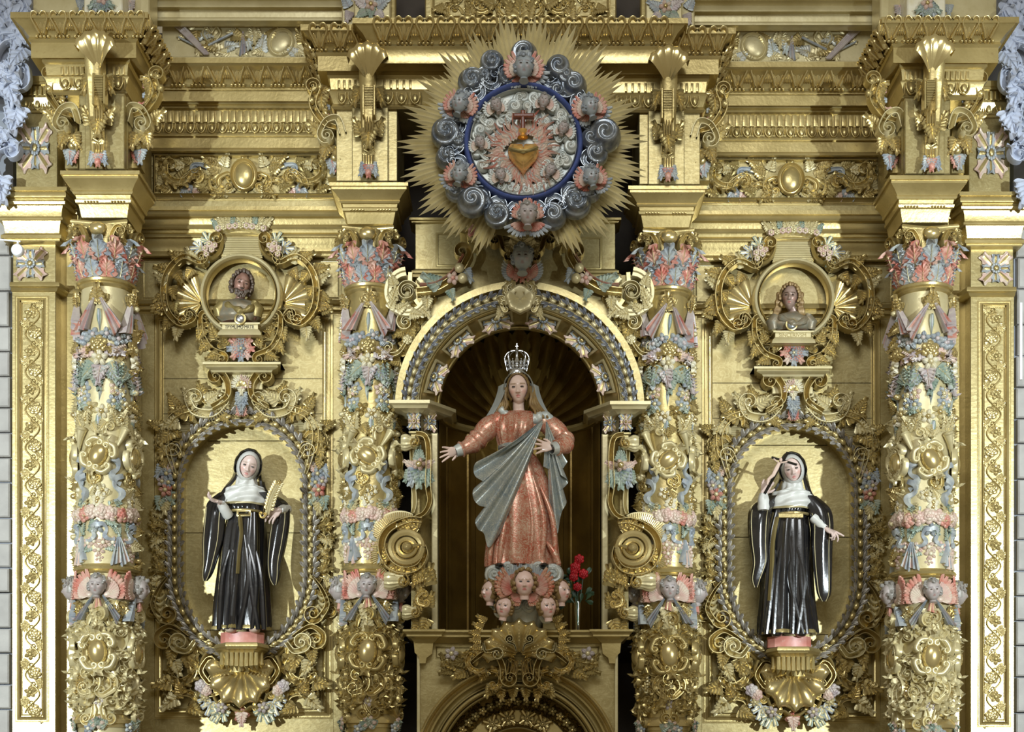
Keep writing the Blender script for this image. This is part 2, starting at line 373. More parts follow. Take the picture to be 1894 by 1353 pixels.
def m_volute(mb, prof='channel', turns=1.6, tail=1.0, wid=.14, side=-1, h=.22):
    c = scrollpath([(0, 0), (.02, .35), (.18, .70)], v1=(.24, side), turns=turns); n = len(c)
    band(mb, c, [wid*(1-.72*i/n) if i > 5 else wid*(.45+.11*i) for i in range(n)], [h*(.7+.3*i/n) for i in range(n)], cpl, prof)
    e = c[-1]; mb.ell((e[0], -h*.8, e[1]), (.045, .12, .045), 8, 6, 0)
def m_cscroll(mb, prof='channel', h=.18, w=.11, r=.16):
    c = scrollpath([(.12, -.36), (-.17, -.2), (-.24, 0), (-.17, .2), (.12, .36)], (r, 1), (r, -1), turns=1.4); n = len(c)
    band(mb, c, taper(n, w*.3, w*1.25, w*.3), h, cpl, prof)
    for e in (c[0], c[-1]): mb.ell((e[0], -h*.9, e[1]), (.035, .08, .035), 8, 6)
def m_sscroll(mb, prof='channel', h=.18, w=.11, r=.15):
    c = scrollpath([(.16, -.36), (-.1, -.25), (0, 0), (.1, .25), (-.16, .36)], (r, 1), (r, 1), turns=1.4); n = len(c)
    band(mb, c, taper(n, w*.3, w*1.2, w*.3), h, cpl, prof)
    for e in (c[0], c[-1]): mb.ell((e[0], -h*.9, e[1]), (.035, .08, .035), 8, 6)
def m_frond(mb, n=7, r=.34, h=.14):
    """leafy C curl: a band with acanthus fingers on its outer side, ending in a small volute"""
    c = scrollpath([(-.05, -.5), (.18, -.35), (.26, -.05), (.12, .24), (-.14, .32)], v1=(.17, 1), turns=1.3, k=5); m = len(c)
    band(mb, c, [.06+.075*sin(pi*min(1, i/m*1.4)) if i < m*.7 else .09*(1-i/m)+.02 for i in range(m)], h*1.2, cpl, 'channel')
    for k in range(n):
        i = int((.04+.60*k/n)*m); t = Vector(c[i+1])-Vector(c[i]); a = atan2(t.x, t.y)+radians(62-k*4); l = .25*(1-.055*k)
        ca, sa = cos(a), sin(a); o = c[i]
        leaf_grid(mb, l, .165, 1, .12, .25, rib=.06, nu=7, nv=4, base=.7, tip=4, mi=0, rmi=0, xf=lambda p: (o[0]+p[0]*ca+p[2]*sa, p[1]-.05, o[1]-p[0]*sa+p[2]*ca))
    mb.ell((c[-1][0], -h, c[-1][1]), (.05, .07, .05), 8, 6)
def m_shell(mb, n=9, span=200, bowl=.22, rim=.10, inner=.08, deep=.035):
    rows = []; nr = 10; na = n*8; sp = radians(span)
    for i in range(nr+1):
        t = i/nr; row = []
        for j in range(na+1):
            a = -sp/2+sp*j/na; lob = abs(cos(n*pi*j/na)); r = inner+(1-inner)*t*(1-rim*lob*t)
            y = -bowl*sin(t*pi*.55)-deep*(1.2*abs(sin(n*pi*j/na))-.4)*(.25+t)
            if i == nr: y += .06
            row.append((r*sin(a), y, r*cos(a)))
        rows.append(row)
    rows.append([(p[0]*.99, .05, p[2]*.99) for p in rows[-1]])
    mb.grid(rows, 0)
def m_egg(mb):   # egg between its shell ribs, unit pitch
    mb.ell((0, -.12, .02), (.22, .24, .34), 10, 8, 0)
    c = [(-.36, .46), (-.37, .1), (-.24, -.26), (0, -.42), (.24, -.26), (.37, .1), (.36, .46)]
    band(mb, catmull(c, 3), .06, .17, cpl, 'round')
    band(mb, [(.5, .46), (.5, .0), (.5, -.45)], [.05, .07, .015], .15, cpl, 'ridge')
def m_dentil(mb): mb.box((-.31, -.5, -.5), (.31, .1, .5), 0, .05)
def m_cymaleaf(mb):  # upright leaf of the great cornice with looping strap round it, unit pitch and height, leaning out
    ln = lambda v: .68*(v+.5)+.03*sin((v+.5)*pi)
    pl = lambda u, v, q: (u, -q-ln(v), v)
    for s in (-1, 1):
        c = catmull([(s*.06, .34), (s*.20, .46), (s*.36, .40), (s*.40, .18), (s*.26, -.10), (s*.12, -.40)], 4)
        band(mb, c, .085, .25, pl, 'round')
    for a, l, o in ((0, .78, 0), (14, .62, .09), (-14, .62, -.09)):
        leaf_grid(mb, l, .10, 1, .09, .05, nu=8, nv=4, base=.5, rmi=0, xf=lambda p: (o+p[0]+p[2]*sin(radians(a)), p[1]-ln(p[2]-.5)+.02, -.46+p[2]))
    for q in (-.14, 0, .14): leaf_grid(mb, .74, .085, 1, .12, .45, nu=8, nv=4, base=.8, rmi=0, xf=lambda p: (.5+q*(1-p[2]*.3)+p[0], p[1]-ln(.42-p[2]), .42-p[2]))
    for q in (-.3, -.1, .1, .3): mb.ell((q, -.12, -.46), (.09, .10, .07), 7, 5)
def m_berry(mb): mb.ell((0, -.3, 0), (.5, .45, .5), 9, 7, 0)
def m_fruit(mb):
    for k in range(6):
        a = k*1.05; mb.ell((.24*sin(a), -.16, .24*cos(a)), (.19, .17, .19), 8, 6, 0)
    mb.ell((0, -.32, 0), (.2, .18, .2), 8, 6, 1)
def m_laurel(mb):  # a garland step growing along +z: three pairs of pointed leaves and a fruit
    for z0, a, l in ((-.52, 40, .66), (-.52, -40, .66), (-.36, 17, .66), (-.36, -17, .66), (-.30, 62, .42), (-.30, -62, .42)):
        ca, sa = cos(radians(a)), sin(radians(a)); o = .16*(1 if a > 0 else -1)
        leaf_grid(mb, l, .11, 1, .20, .10, nu=6, nv=4, base=.3, rmi=0, xf=lambda p: (o+p[0]*ca+p[2]*sa, p[1]-.12, z0+.1-p[0]*sa+p[2]*ca))
    mb.ell((0, -.30, .16), (.16, .17, .23), 8, 7, 1)
def m_cloth(mb):  # hanging fan of ribbon, folded, top at origin, falling to -z
    rows = []
    for i in range(9):
        t = i/8; row = []
        for j in range(13):
            s = -1+j/6; hw = .05+.23*t
            row.append((s*hw, -.10-.07*cos(s*pi*2.5)*(t**.6)-.05*t, -t*(1-.10*s)))
        row = [(row[0][0], .03, row[0][2])]+row+[(row[-1][0], .03, row[-1][2])]; rows.append(row)
    rows.append([(p[0]*.9, .03, p[2]+.03) for p in rows[-1]])
    mb.grid(rows, 0, mif=lambda i, j: 1 if j in (2, 3, 9, 10) and i > 2 else 0)
def m_ribbon(mb):
    c = catmull([(-.1, .5), (.16, .36), (.14, .1), (-.12, -.05), (-.10, -.28), (.1, -.45)], 5); n = len(c)
    band(mb, c, [.085+.02*sin(i*.5) for i in range(n)], [.14+.06*sin(i*.45) for i in range(n)], cpl, 'flat')
def m_boss(mb):  # oval shield in a moulded frame
    c = [(.27*cos(2*pi*k/28), .38*sin(2*pi*k/28)) for k in range(28)]
    band(mb, c, .055, .15, cpl, 'frame', closed=True); mb.ell((0, -.05, 0), (.24, .16, .34), 16, 10)
def m_cartouche(mb):
    c = [(.30*cos(2*pi*k/28), .40*sin(2*pi*k/28)) for k in range(28)]
    band(mb, c, .07, .16, cpl, 'frame', closed=True); mb.ell((0, -.06, 0), (.25, .18, .35), 16, 10, 1)
    for sx in (-1, 1):
        for sz in (-1, 1):
            c = scrollpath([(sx*.10, sz*.42), (sx*.30, sz*.40), (sx*.42, sz*.22)], v0=(.085, sx*sz), v1=(.09, -sx*sz), turns=1.3, k=4)
            band(mb, c, taper(len(c), .035, .085, .035), .15, cpl, 'round')
    leaf_grid(mb, .3, .16, 2, .12, .3, nu=8, nv=6, base=.6, rmi=0, xf=lambda p: (p[0], p[1]-.08, .36+p[2]))
    leaf_grid(mb, .3, .16, 2, .12, .3, nu=8, nv=6, base=.6, rmi=0, xf=lambda p: (p[0], p[1]-.08, -.36-p[2]))
def m_cloud(mb, turns=2.6):
    rows = []
    for i in range(19):
        t = i/18; row = []
        for j in range(28):
            a = 2*pi*j/28; g = cos(2*pi*turns*t-a)*.055*(1 if 0 < t < 1 else 0)
            y = -sqrt(max(0, 1-t*t))*.42-g*(1.1-.4*t); row.append((.5*t*cos(a), y if i < 18 else .05, .5*t*sin(a)))
        rows.append(row)
    mb.grid(rows, 0, cu=True)
def m_flame(mb):
    for k, (x, a, l) in enumerate(((0, 0, 1), (-.14, 12, .7), (.14, -12, .75), (-.26, 22, .5), (.26, -20, .52))):
        c = catmull([(x, 0), (x+.08, l*.3), (x-.05-a*.004, l*.62), (x-a*.008+.03, l)], 5); n = len(c)
        band(mb, c, [.08*(1-i/n)**.7+.008 for i in range(n)], .12, cpl, 'ridge', mi=k % 2)
def m_horn(mb):
    pts = [(0, -.1-.1*sin(t*2), -.5+t) for t in [i/10 for i in range(11)]]
    mb.tube(pts, [.05+.17*(i/10)**1.3 for i in range(11)], 12, 0); mb.ell((0, -.24, .5), (.26, .22, .09), 12, 6, 0)
def m_wing(mb, n=9, fan0=8, fan=82):   # feathered wing spreading to +x and up, root at origin
    for layer, (l0, l1, y, mi) in enumerate(((.95, .60, 0, 0), (.62, .38, -.07, 1))):
        for k in range(n):
            t = k/(n-1); a = radians(fan0+t*fan); l = l0+(l1-l0)*t; ca, sa = cos(a), sin(a); o = (.04+.16*sin(t*2.2)*.4, .10*(1-t))
            leaf_grid(mb, l, .088, 1, .07, .06, nu=6, nv=4, base=.4, mi=mi, rmi=mi, xf=lambda p: (o[0]+p[0]*ca+p[2]*sa, p[1]+y-.012*k, o[1]-p[0]*sa+p[2]*ca))
    mb.ell((.10, -.1, .06), (.16, .1, .12), 8, 6, 1)
# ---- heads: unit = height from chin to crown ----
def gs(x, z, cx, cz, sx, sz): return exp(-((x-cx)/sx)**2-((z-cz)/sz)**2)
def head_mesh(mb, skin=(.72, .50, .40), lip=(.55, .16, .13), cheek=(.74, .38, .30), brow=(.25, .15, .08), xf=None, n=(44, 40), child=False, beard=None, narrow=1.0, iris=(.12, .07, .04)):
    nu, nv = n; rows = []; cols = []
    ez = 0.02
    for i in range(nv+1):
        t = pi*i/nv; row = []
        for j in range(nu):
            a = 2*pi*j/nu-.55*sin(2*pi*j/nu)*(1)   # denser sampling at the face
            ux, uy, uz = sin(t)*sin(a), -sin(t)*cos(a), cos(t)
            x, y, z = ux*.37*narrow, uy*.44, uz*.50
            fr = max(0, -uy)
            if z < 0:
                x *= 1-(.30 if not child else .18)*(-z/.5)**1.3; y *= 1-.10*(-z/.5)
                if uy > 0: y *= 1-.35*(-z/.5)
            y += .045*fr**3*exp(-(x/.25)**2)          # flatten the face
            y += fr*(.050*(gs(x, z, .135, ez, .085, .055)+gs(x, z, -.135, ez, .085, .055)))
            y -= fr*.022*(gs(x, z, .14, ez+.085, .11, .03)+gs(x, z, -.14, ez+.085, .11, .03))
            nw = .034+.03*max(0, min(1, (ez-z)/.16)); nz = max(0, min(1, (ez+.05-z)/.20)) if z > -.165 else max(0, 1-(-.165-z)/.035)
            y -= fr*(.018+.085*nz)*exp(-(x/nw)**2)*(1 if z < ez+.09 else exp(-((z-ez-.09)/.04)**2))*(1 if z > -.165 else nz)
            y -= fr*.030*(gs(x, z, .05, -.150, .026, .026)+gs(x, z, -.05, -.150, .026, .026))
            mz = -.262
            y -= fr*(.026*gs(x, z, 0, mz+.022, .085, .020)+.030*gs(x, z, 0, mz-.026, .07, .022)-.022*gs(x, z, 0, mz, .10, .008))
            y -= fr*.034*gs(x, z, 0, -.41, .09, .06)
            y += fr*.012*gs(x, z, 0, -.33, .09, .02)
            y -= fr*(.016+(.02 if child else 0))*(gs(x, z, .19, -.13, .09, .09)+gs(x, z, -.19, -.13, .09, .09))
            c = Vector(skin)
            if fr > .2:
                c = c.lerp(Vector(cheek), min(.75, .8*(gs(x, z, .19, -.13, .085, .075)+gs(x, z, -.19, -.13, .085, .075))))
                k = gs(x, z, 0, mz, .085, .040); c = c.lerp(Vector(lip), min(1, 1.5*k) if k > .38 else 0)
                for sx in (-1, 1):
                    bz = ez+.095-.25*(abs(x)-.13)**2*4
                    if .055 < sx*x < .23 and abs(z-bz) < .016: c = Vector(brow)
                    if ((sx*x-.135)/.075)**2+((z-ez)/.034)**2 < 1: c = c.lerp(Vector((.35, .22, .17)), .5)
                if beard and (z < -.20-.5*max(0, .17-abs(x))**1 and not (abs(x) < .07 and abs(z-mz) < .03) or (gs(x, z, 0, mz+.055, .13, .022) > .4)) : c = Vector(beard)
            row.append((x, y, z)); cols.append((c.x, c.y, c.z))
        rows.append(row)
    f = xf or (lambda p: p)
    mb.grid([[f(p) for p in r] for r in rows], 0, cu=True, col=cols)
    for sx in (-1, 1):
        rows = []; cc = []
        for i in range(9):
            t = pi*i/8
            for_row = []
            for j in range(12):
                a = 2*pi*j/12; for_row.append(f((sx*.135+.060*sin(t)*sin(a), -.345-.046*cos(t), ez+.036*sin(t)*cos(a))))
                cc.append((.02, .015, .012) if i < 2 else (iris if i < 4 else (.80, .78, .74)))
            rows.append(for_row)
        mb.grid(rows, 0, cu=True, col=cc)
        # lids and ear
        for dz, hh in ((.034, .8), (-.034, .5)):
            pts = [f((sx*.135+.070*u, -.374+.035*u*u, ez+dz*(1-.6*u*u))) for u in (-1, -.5, 0, .5, 1)]
            q_ = (Vector(pts[0])-Vector(pts[4])).length/.14
            mb.tube(pts, [q_*.005, q_*.012*hh, q_*.014*hh, q_*.012*hh, q_*.005], 5, 0, col=tuple(skin))
        s0 = len(mb.v)
        e = [(sx*(.345*narrow+.035*sin(q)), .02+.02*cos(q)*1.2, .0+.085*cos(q)) for q in [2*pi*k/10 for k in range(10)]]
        mb.tube([f(p) for p in e+[e[0]]], .022*(Vector(f((1, 0, 0)))-Vector(f((0, 0, 0)))).length, 5, 0, col=tuple(skin))
def curls(mb, n, rng, rad=.085, face=True, mi=0, z0=-.15, xf=None, twist=1, col=None, back=True, hl=.47):
    f = xf or (lambda p: p)
    for k in range(n):
        for _ in range(30):
            u = rng.uniform(-1, 1); a = rng.uniform(0, 2*pi); q = sqrt(1-u*u); x, y, z = q*sin(a)*.40, -q*cos(a)*.46, u*.52+.02
            if z < z0: continue
            if y < -.12 and z < .30-abs(x)*.35 and abs(x) < .30: continue
            break
        r = rad*rng.uniform(.8, 1.2)
        mb.ell(f((x, y, z)), (r, r*.9, r), 6, 5, mi, col=col)
        pts = [f((x+r*.95*cos(s)*(1-s/14), y-r*.8-.0*s, z+r*.95*sin(s)*(1-s/14))) for s in [i*.9 for i in range(7)]]
        mb.tube(pts, r*.30, 4, mi, col=col)
def m_cherub(mb, skin='stone'):
    pal = {'stone': ((.47, .42, .40), (.38, .22, .2), (.46, .34, .32), (.24, .2, .2)), 'blue': ((.38, .42, .44), (.36, .26, .26), (.46, .36, .36), (.25, .22, .22)),
           'pink': ((.78, .57, .50), (.60, .17, .14), (.80, .36, .31), (.34, .2, .1)), 'gold': ((.56, .47, .30), (.42, .27, .16), (.58, .44, .26), (.3, .22, .1))}[skin]
    head_mesh(mb, pal[0], pal[1], pal[2], pal[3], n=(30, 26), child=True, narrow=1.1)
    hc = {'stone': (.36, .34, .31), 'blue': (.30, .33, .36), 'pink': (.33, .22, .09), 'gold': (.42, .33, .15)}[skin]
    curls(mb, 34, random.Random(3), .095, mi=0, z0=-.2, col=hc)
    rows = []
    for i in range(7):
        t = pi*i/6*.6; rows.append([(sin(t)*.44*sin(a), .03-sin(t)*.47*cos(a)*(.8), cos(t)*.53+.02) for a in [2*pi*j/16 for j in range(16)]])
    mb.grid(rows, 0, cu=True, col=hc)
    mb.tube([(0, .05, -.35), (0, .02, -.55), (0, .0, -.62)], [.16, .16, .22], 10, 0, col=pal[0])
MOT = {k[2:]: v for k, v in list(globals().items()) if k.startswith('m_')}
AC = lambda a='G', b='GB', **k: motif('acanthus', a, b, **k)
# ================= the setting =================
def rx(px, d0, d1):  # photo column at depth d1 of the point seen at px on depth d0
    return PX0+(px-PX0)*(D-d0)/(D-d1)
def wall_sides():
    for right in (False, True):
        setside(right, 1899, 4); sd = CT.side; rng = random.Random(5+right)
        mb = MB(); a = P(-190, -60, .55); b = P(24, 1500, .55); mb.box((a.x, a.y, b.z-1.5), (b.x, .9, a.z), 0, 0)
        w_ = solo('wall_'+sd, mb, ['GR'], 'grey plastered church wall beside the altarpiece', None, kind='structure')
        G.root = w_; y = 405
        while y < 1400:
            h = rng.choice((46, 58, 66)); m = MB(); slab(m, -60, y+1.5, 17+rng.uniform(-2, 2), y+h-1.5, .62+rng.uniform(-.02, .02), .12, 0, .012); part('stone_block', m, ['ST']); y += h
wall_sides()
setside()
G.root = None
mb = MB(); mb.box((-5.6, .92, -.2), (5.6, 1.0, 9.0)); solo('wall_back', mb, ['DK'], 'dark rear wall behind the altarpiece', None, kind='structure')
mb = MB(); mb.box((-5.6, -3.5, -.2), (5.6, 1.0, -.02)); solo('floor', mb, ['ST'], 'church floor below the altarpiece', None, kind='structure')
mb = MB(); a = P(0, 1500, 1.0); mb.box((-4.75, -1.25, -.02), (4.75, .9, a.z+.12), 0, .02); solo('trim_1', mb, ['GD'], 'gilded base storey below the columns', None, kind='structure')

def repeat(name, me, x0, x1, n, y, d, s, sx=1, sd=1, y2=None, parent=None):
    for i in range(n):
        t = (i+.5)/n; put(name, me, x0+(x1-x0)*t, y+((y2-y)*t if y2 is not None else 0), d, s, sx=sx, sd=sd, parent=parent)
EGG, DENT, CYMA = motif('egg', 'G'), motif('dentil', 'G'), motif('cymaleaf', 'GB')

# ---- bay: boarded wall, its openings and frames ----
OCX, OA, OT, OB, OBR = 449, 111, 895, 1062, 132     # niche outline: centre x, half width, upper and lower arc centres
def ostad(a=0, n=28):
    """outline of the niche opening grown by a px, counter clockwise in photo px, starting at the lower left"""
    r, rb = OA+a, OBR+a; pts = []
    for i in range(n+1): t = pi+pi*i/n; pts.append((OCX+r*cos(t), OT+r*sin(t)))
    for i in range(1, 9): pts.append((OCX+r, OT+(OB-OT)*i/9))
    for i in range(n+1): t = pi*i/n; pts.append((OCX+r*cos(t), OB+rb*sin(t)))
    for i in range(1, 9): pts.append((OCX-r, OB-(OB-OT)*i/9))
    return pts
def half(y, a=0):
    if y < OT: q = 1-((OT-y)/(OA+a))**2; return (OA+a)*sqrt(q) if q > 0 else 0
    if y > OB: q = 1-((y-OB)/(OBR+a))**2; return (OA+a)*sqrt(q) if q > 0 else 0
    return OA+a
def bay():
    sd = CT.side; BD = .15
    t = thing('boarded_panel', f'gilded boarded wall bay with oval niche opening, {sd} of the central arch', 'panel', P(OCX, 1400, BD), 'boarded wall bays')
    seams = [560, 700, 765, 985, 1172, 1420]
    for i in range(len(seams)-1):
        mb = MB(); y0, y1 = seams[i]+.6, seams[i+1]-.6; n = max(2, int((y1-y0)/5)); ys = [y0+(y1-y0)*k/n for k in range(n+1)]
        for a, b in zip(ys, ys[1:]):
            ha, hb = half(a), half(b)
            if ha == 0 and hb == 0: mb.add([P(160, a, BD), P(722, a, BD), P(722, b, BD), P(160, b, BD)], [(0, 1, 2, 3)])
            else:
                mb.add([P(160, a, BD), P(OCX-ha, a, BD), P(OCX-hb, b, BD), P(160, b, BD)], [(0, 1, 2, 3)])
                mb.add([P(OCX+ha, a, BD), P(722, a, BD), P(722, b, BD), P(OCX+hb, b, BD)], [(0, 1, 2, 3)])
        for y in (y0, y1): mb.add([P(160, y, BD), P(722, y, BD), P(722, y, BD-.03), P(160, y, BD-.03)], [(0, 1, 2, 3)]) if half(y) == 0 else None
        part('plank', mb, ['GP'])
    mb = MB(); o = ostad(0); mb.grid([[P(x, y, BD) for x, y in o], [P(x, y, BD)+Vector((0, .15, 0)) for x, y in o]], 0, cu=True); part('niche_reveal', mb, ['GP'])
    for y0, y1 in ((770, 815), (815, 985), (985, 1165), (1165, 1205)):
        mb = MB(); slab(mb, 322, y0+.5, 576, y1-.5, BD-.13, .03, 0, .002); part('niche_board', mb, ['GP'])
    for a in ((291, 588, 608, 1322, 7), (300, 597, 599, 1312, 2.5)):
        mb = MB(); frame(mb, *a[:4], a[4], BD-.002, .035 if a[4] > 5 else .015); part('panel_frame', mb, ['G'])
    for a in ((264, 482, 385, 553), (508, 482, 628, 553)):
        mb = MB(); frame(mb, *a, 3, BD+.045, .015); slab(mb, a[0], a[1], a[2], a[3], BD+.05, .02, 0, 0); part('small_panel', mb, ['GP'])
    mb = MB(); slab(mb, 160, 474, 722, 562, BD+.035, .08, 0, 0); part('plank', mb, ['GP'])
    mb = MB(); moulding(mb, [(553, .04), (556, .06), (561, .07), (564, .05), (565, .035), (569, .04), (572, .04), (576, .01), (580, 0)], [(160, BD), (722, BD)]); part('rail_moulding', mb, ['G'])
    # side stiles (corner strips beside the columns)
    for x0, x1 in ((262, 286), (616, 640)):
        mb = MB(); slab(mb, x0, 582, x1, 1410, BD+.012, .05, 0, .004); part('stile', mb, ['GP'])
    mb = MB(); moulding(mb, [(381, .26), (388, .26), (390, .24), (392, .245), (396, .25), (400, .235), (402, .20), (404, .19), (412, .185), (415, .18), (417, .19), (420, .195), (423, .185), (424, .16), (430, .155), (432, .14), (434, .15), (438, .15), (440, .12), (452, .11), (456, .10), (464, .10), (466, .12), (469, .13), (473, .125), (475, .10), (477, .05)], [(160, BD), (722, BD)]); part('architrave', mb, ['G'])
    # --- entablature of the bay
    BE = .30
    t = thing('entablature', f'recessed gilded entablature with leaf cornice, dentils and eggs above the {sd} bay', 'cornice', P(OCX, 378, BE), 'recessed bay entablatures')
    mb = MB(); moulding(mb, [(106, .38), (116, .38), (117, .36), (120, .35), (124, .32), (138, .25), (156, .20), (160, .205), (163, .19), (166, .19), (167, .17), (187, .17), (188, .10), (192, .10), (195, .08), (199, .08), (202, .06), (204, .04), (227, .04), (229, .06), (232, .05), (244, .03), (248, .05), (251, .05), (253, .02), (273, .02), (275, .045), (279, .05), (282, .03), (283, 0), (284, -.02)], [(236, BE), (655, BE)]); part('cornice', mb, ['G'])
    repeat('cornice_leaf', CYMA, 312, 606, 8, 142, BE+.20, 38, sx=.97)
    repeat('dentil', DENT, 268, 622, 27, 216, BE+.06, 21, sx=.62, sd=.28)
    repeat('egg', EGG, 262, 622, 18, 237, BE+.05, 20, sx=1.0, sd=.6)
    mb = MB(); slab(mb, 236, 284, 655, 384, BE-.05, .1, 0, 0); part('frieze_board', mb, ['GP'])
    mb = MB(); frame(mb, 284, 287, 622, 366, 5, BE-.05, .06); part('frieze_frame', mb, ['G'])
    G.root = None
    # carved frieze relief
    d = BE-.045; t = thing('frieze_relief', f'carved scroll relief with oval boss and painted flowers in the frieze above the {sd} bay', 'relief', P(450, 366, d), 'scroll friezes')
    put('oval_boss', motif('boss', 'G'), 452, 325, d+.02, 68, sx=1.15, sd=.9)
    for sx in (-1, 1):
        c = 452; k = dict(sd=1.0)
        put('scroll', motif('cscroll', 'G'), c+sx*37, 338, d, 42, rot=0 if sx < 0 else 180, sx=-1 if False else 1, **k)
        put('scroll', motif('frond', 'G'), c+sx*52, 345, d, 42, rot=90, sx=sx, **k)
        put('scroll', motif('volute', 'G'), c+sx*118, 350, d, 52, rot=sx*25, sx=-sx, **k)
        put('scroll', motif('frond', 'G'), c+sx*128, 322, d, 62, rot=-sx*80, sx=sx, **k)
        put('blue_band', motif('volute', 'B', tail=0), c+sx*66, 312, d, 34, rot=-sx*60, sx=sx, **k)
        put('leaf', AC(), c+sx*48, 320, d, 30, rot=-sx*60, **k); put('leaf', AC(), c+sx*50, 300, d, 26, rot=-sx*100, **k)
        put('leaf', AC(), c+sx*140, 304, d, 26, rot=-sx*60, **k); put('leaf', AC(), c+sx*60, 330, d, 26, rot=-sx*140, **k)
        put('flower', motif('flower', 'PK', 'G'), c+sx*90, 322, d, 24, **k)
        put('leaf', AC('PK', 'R'), c+sx*84, 345, d, 24, rot=-sx*150, **k); put('leaf', AC('B', 'V'), c+sx*100, 342, d, 30, rot=-sx*140, **k)
        put('flower', motif('flower', 'B', 'PK'), c+sx*102, 352, d, 20, **k)
        for yy in (300, 320, 342): put('leaf', AC(), c+sx*162, yy, d, 16, rot=-sx*30, **k)
    for q, (x, y, z, r) in enumerate(((36, 352, 30, 120), (24, 346, 24, 150), (66, 352, 30, 70), (76, 334, 26, 20), (108, 306, 30, 100), (120, 336, 34, -30), (134, 352, 30, 80), (150, 340, 28, 10), (150, 314, 26, -20), (60, 300, 26, 60), (38, 306, 26, -20), (96, 300, 24, 80))):
        for sx in (-1, 1): put('leaf', AC(('G', 'GL', 'GD')[q % 3]), 452+sx*x, y, d+.01, z, rot=-sx*r, sd=1.1)
    put('leaf', AC(), 452, 300, d, 20, sd=.7); put('leaf', AC(), 452, 350, d, 20, rot=180, sd=.7)
    G.root = None
    # relief of trophies standing on the cornice and the base mouldings of the next storey
    d = .32; t = thing('trophy_relief', f'silvery carved relief of scrolls, staves and oval shield above the {sd} bay cornice', 'relief', P(450, 112, d), 'trophy reliefs above the cornice')
    mb = MB(); slab(mb, 300, 44, 592, 116, d, .1, 0, .004); part('back_board', mb, ['GL'])
    mb = MB(); slab(mb, 300, 104, 592, 122, d+.1, .1, 0, .006); part('step', mb, ['GL'])
    put('oval_shield', motif('boss', 'GL', 'GL'), 520, 80, d, 62, rot=-40, sx=1.2, sd=.7)
    for x, y, s, r in ((470, 58, 30, 180), (470, 58, 26, 130), (470, 58, 26, 230), (440, 60, 22, 90), (408, 95, 30, 60), (560, 70, 26, -30), (490, 95, 26, 100), (350, 60, 26, 120), (425, 100, 26, 80), (545, 95, 24, -110), (395, 66, 28, 40)): put('leaf', AC('GL', 'G'), x, y, d, s, rot=r, sd=.8)
    for q in range(16): put('leaf', AC(('GL', 'G', 'SC')[q % 3], 'GL'), 350+(q*53 % 225), 54+(q*31 % 50), d, 26+(q*7 % 8), rot=(q*97) % 360, sd=.9)
    put('tassel', motif('cloth', 'V', 'B'), 450, 60, d, 44, sx=.6)
    mb = MB(); pa, pb = P(328, 48, d), P(386, 104, d)
    for q in (-6, -2, 2, 6): mb.tube([P(328+q, 46-q*.3, d)-Vector((0, .03, 0)), P(384+q*.5, 104, d)-Vector((0, .03, 0))], .013, 7, 0)
    part('stave_bundle', mb, ['V'])
    mb = MB(); mb.tube([P(386, 86, d)-Vector((0, .02, 0)), P(432, 64, d)-Vector((0, .03, 0))], .012, 7); mb.tube([P(330, 70, d)-Vector((0, .015, 0)), P(380, 96, d)-Vector((0, .02, 0))], .010, 7); part('stave', mb, ['B'])
    c = [(392, 64), (402, 52), (408, 66), (392, 82), (376, 66), (382, 52), (392, 64)]
    mb = MB(); pband(mb, catmull(c, 5), 2.2, .03, d, 'round'); part('heart_strap', mb, ['GL'])
    G.root = None
    t = thing('storey_base', f'plain stepped base moulding of the next storey above the {sd} bay', 'moulding', P(450, 46, .42), 'base mouldings of the next storey')
    mb = MB(); moulding(mb, [(-40, .14), (-16, .14), (-14, .18), (-8, .18), (-6, .13), (2, .10), (9, .13), (13, .13), (15, .08), (18, .06), (32, .05), (34, .09), (38, .09), (40, .04), (47, 0)], [(255, .42), (648, .42)]); part('moulding', mb, ['GL'])
    G.root = None

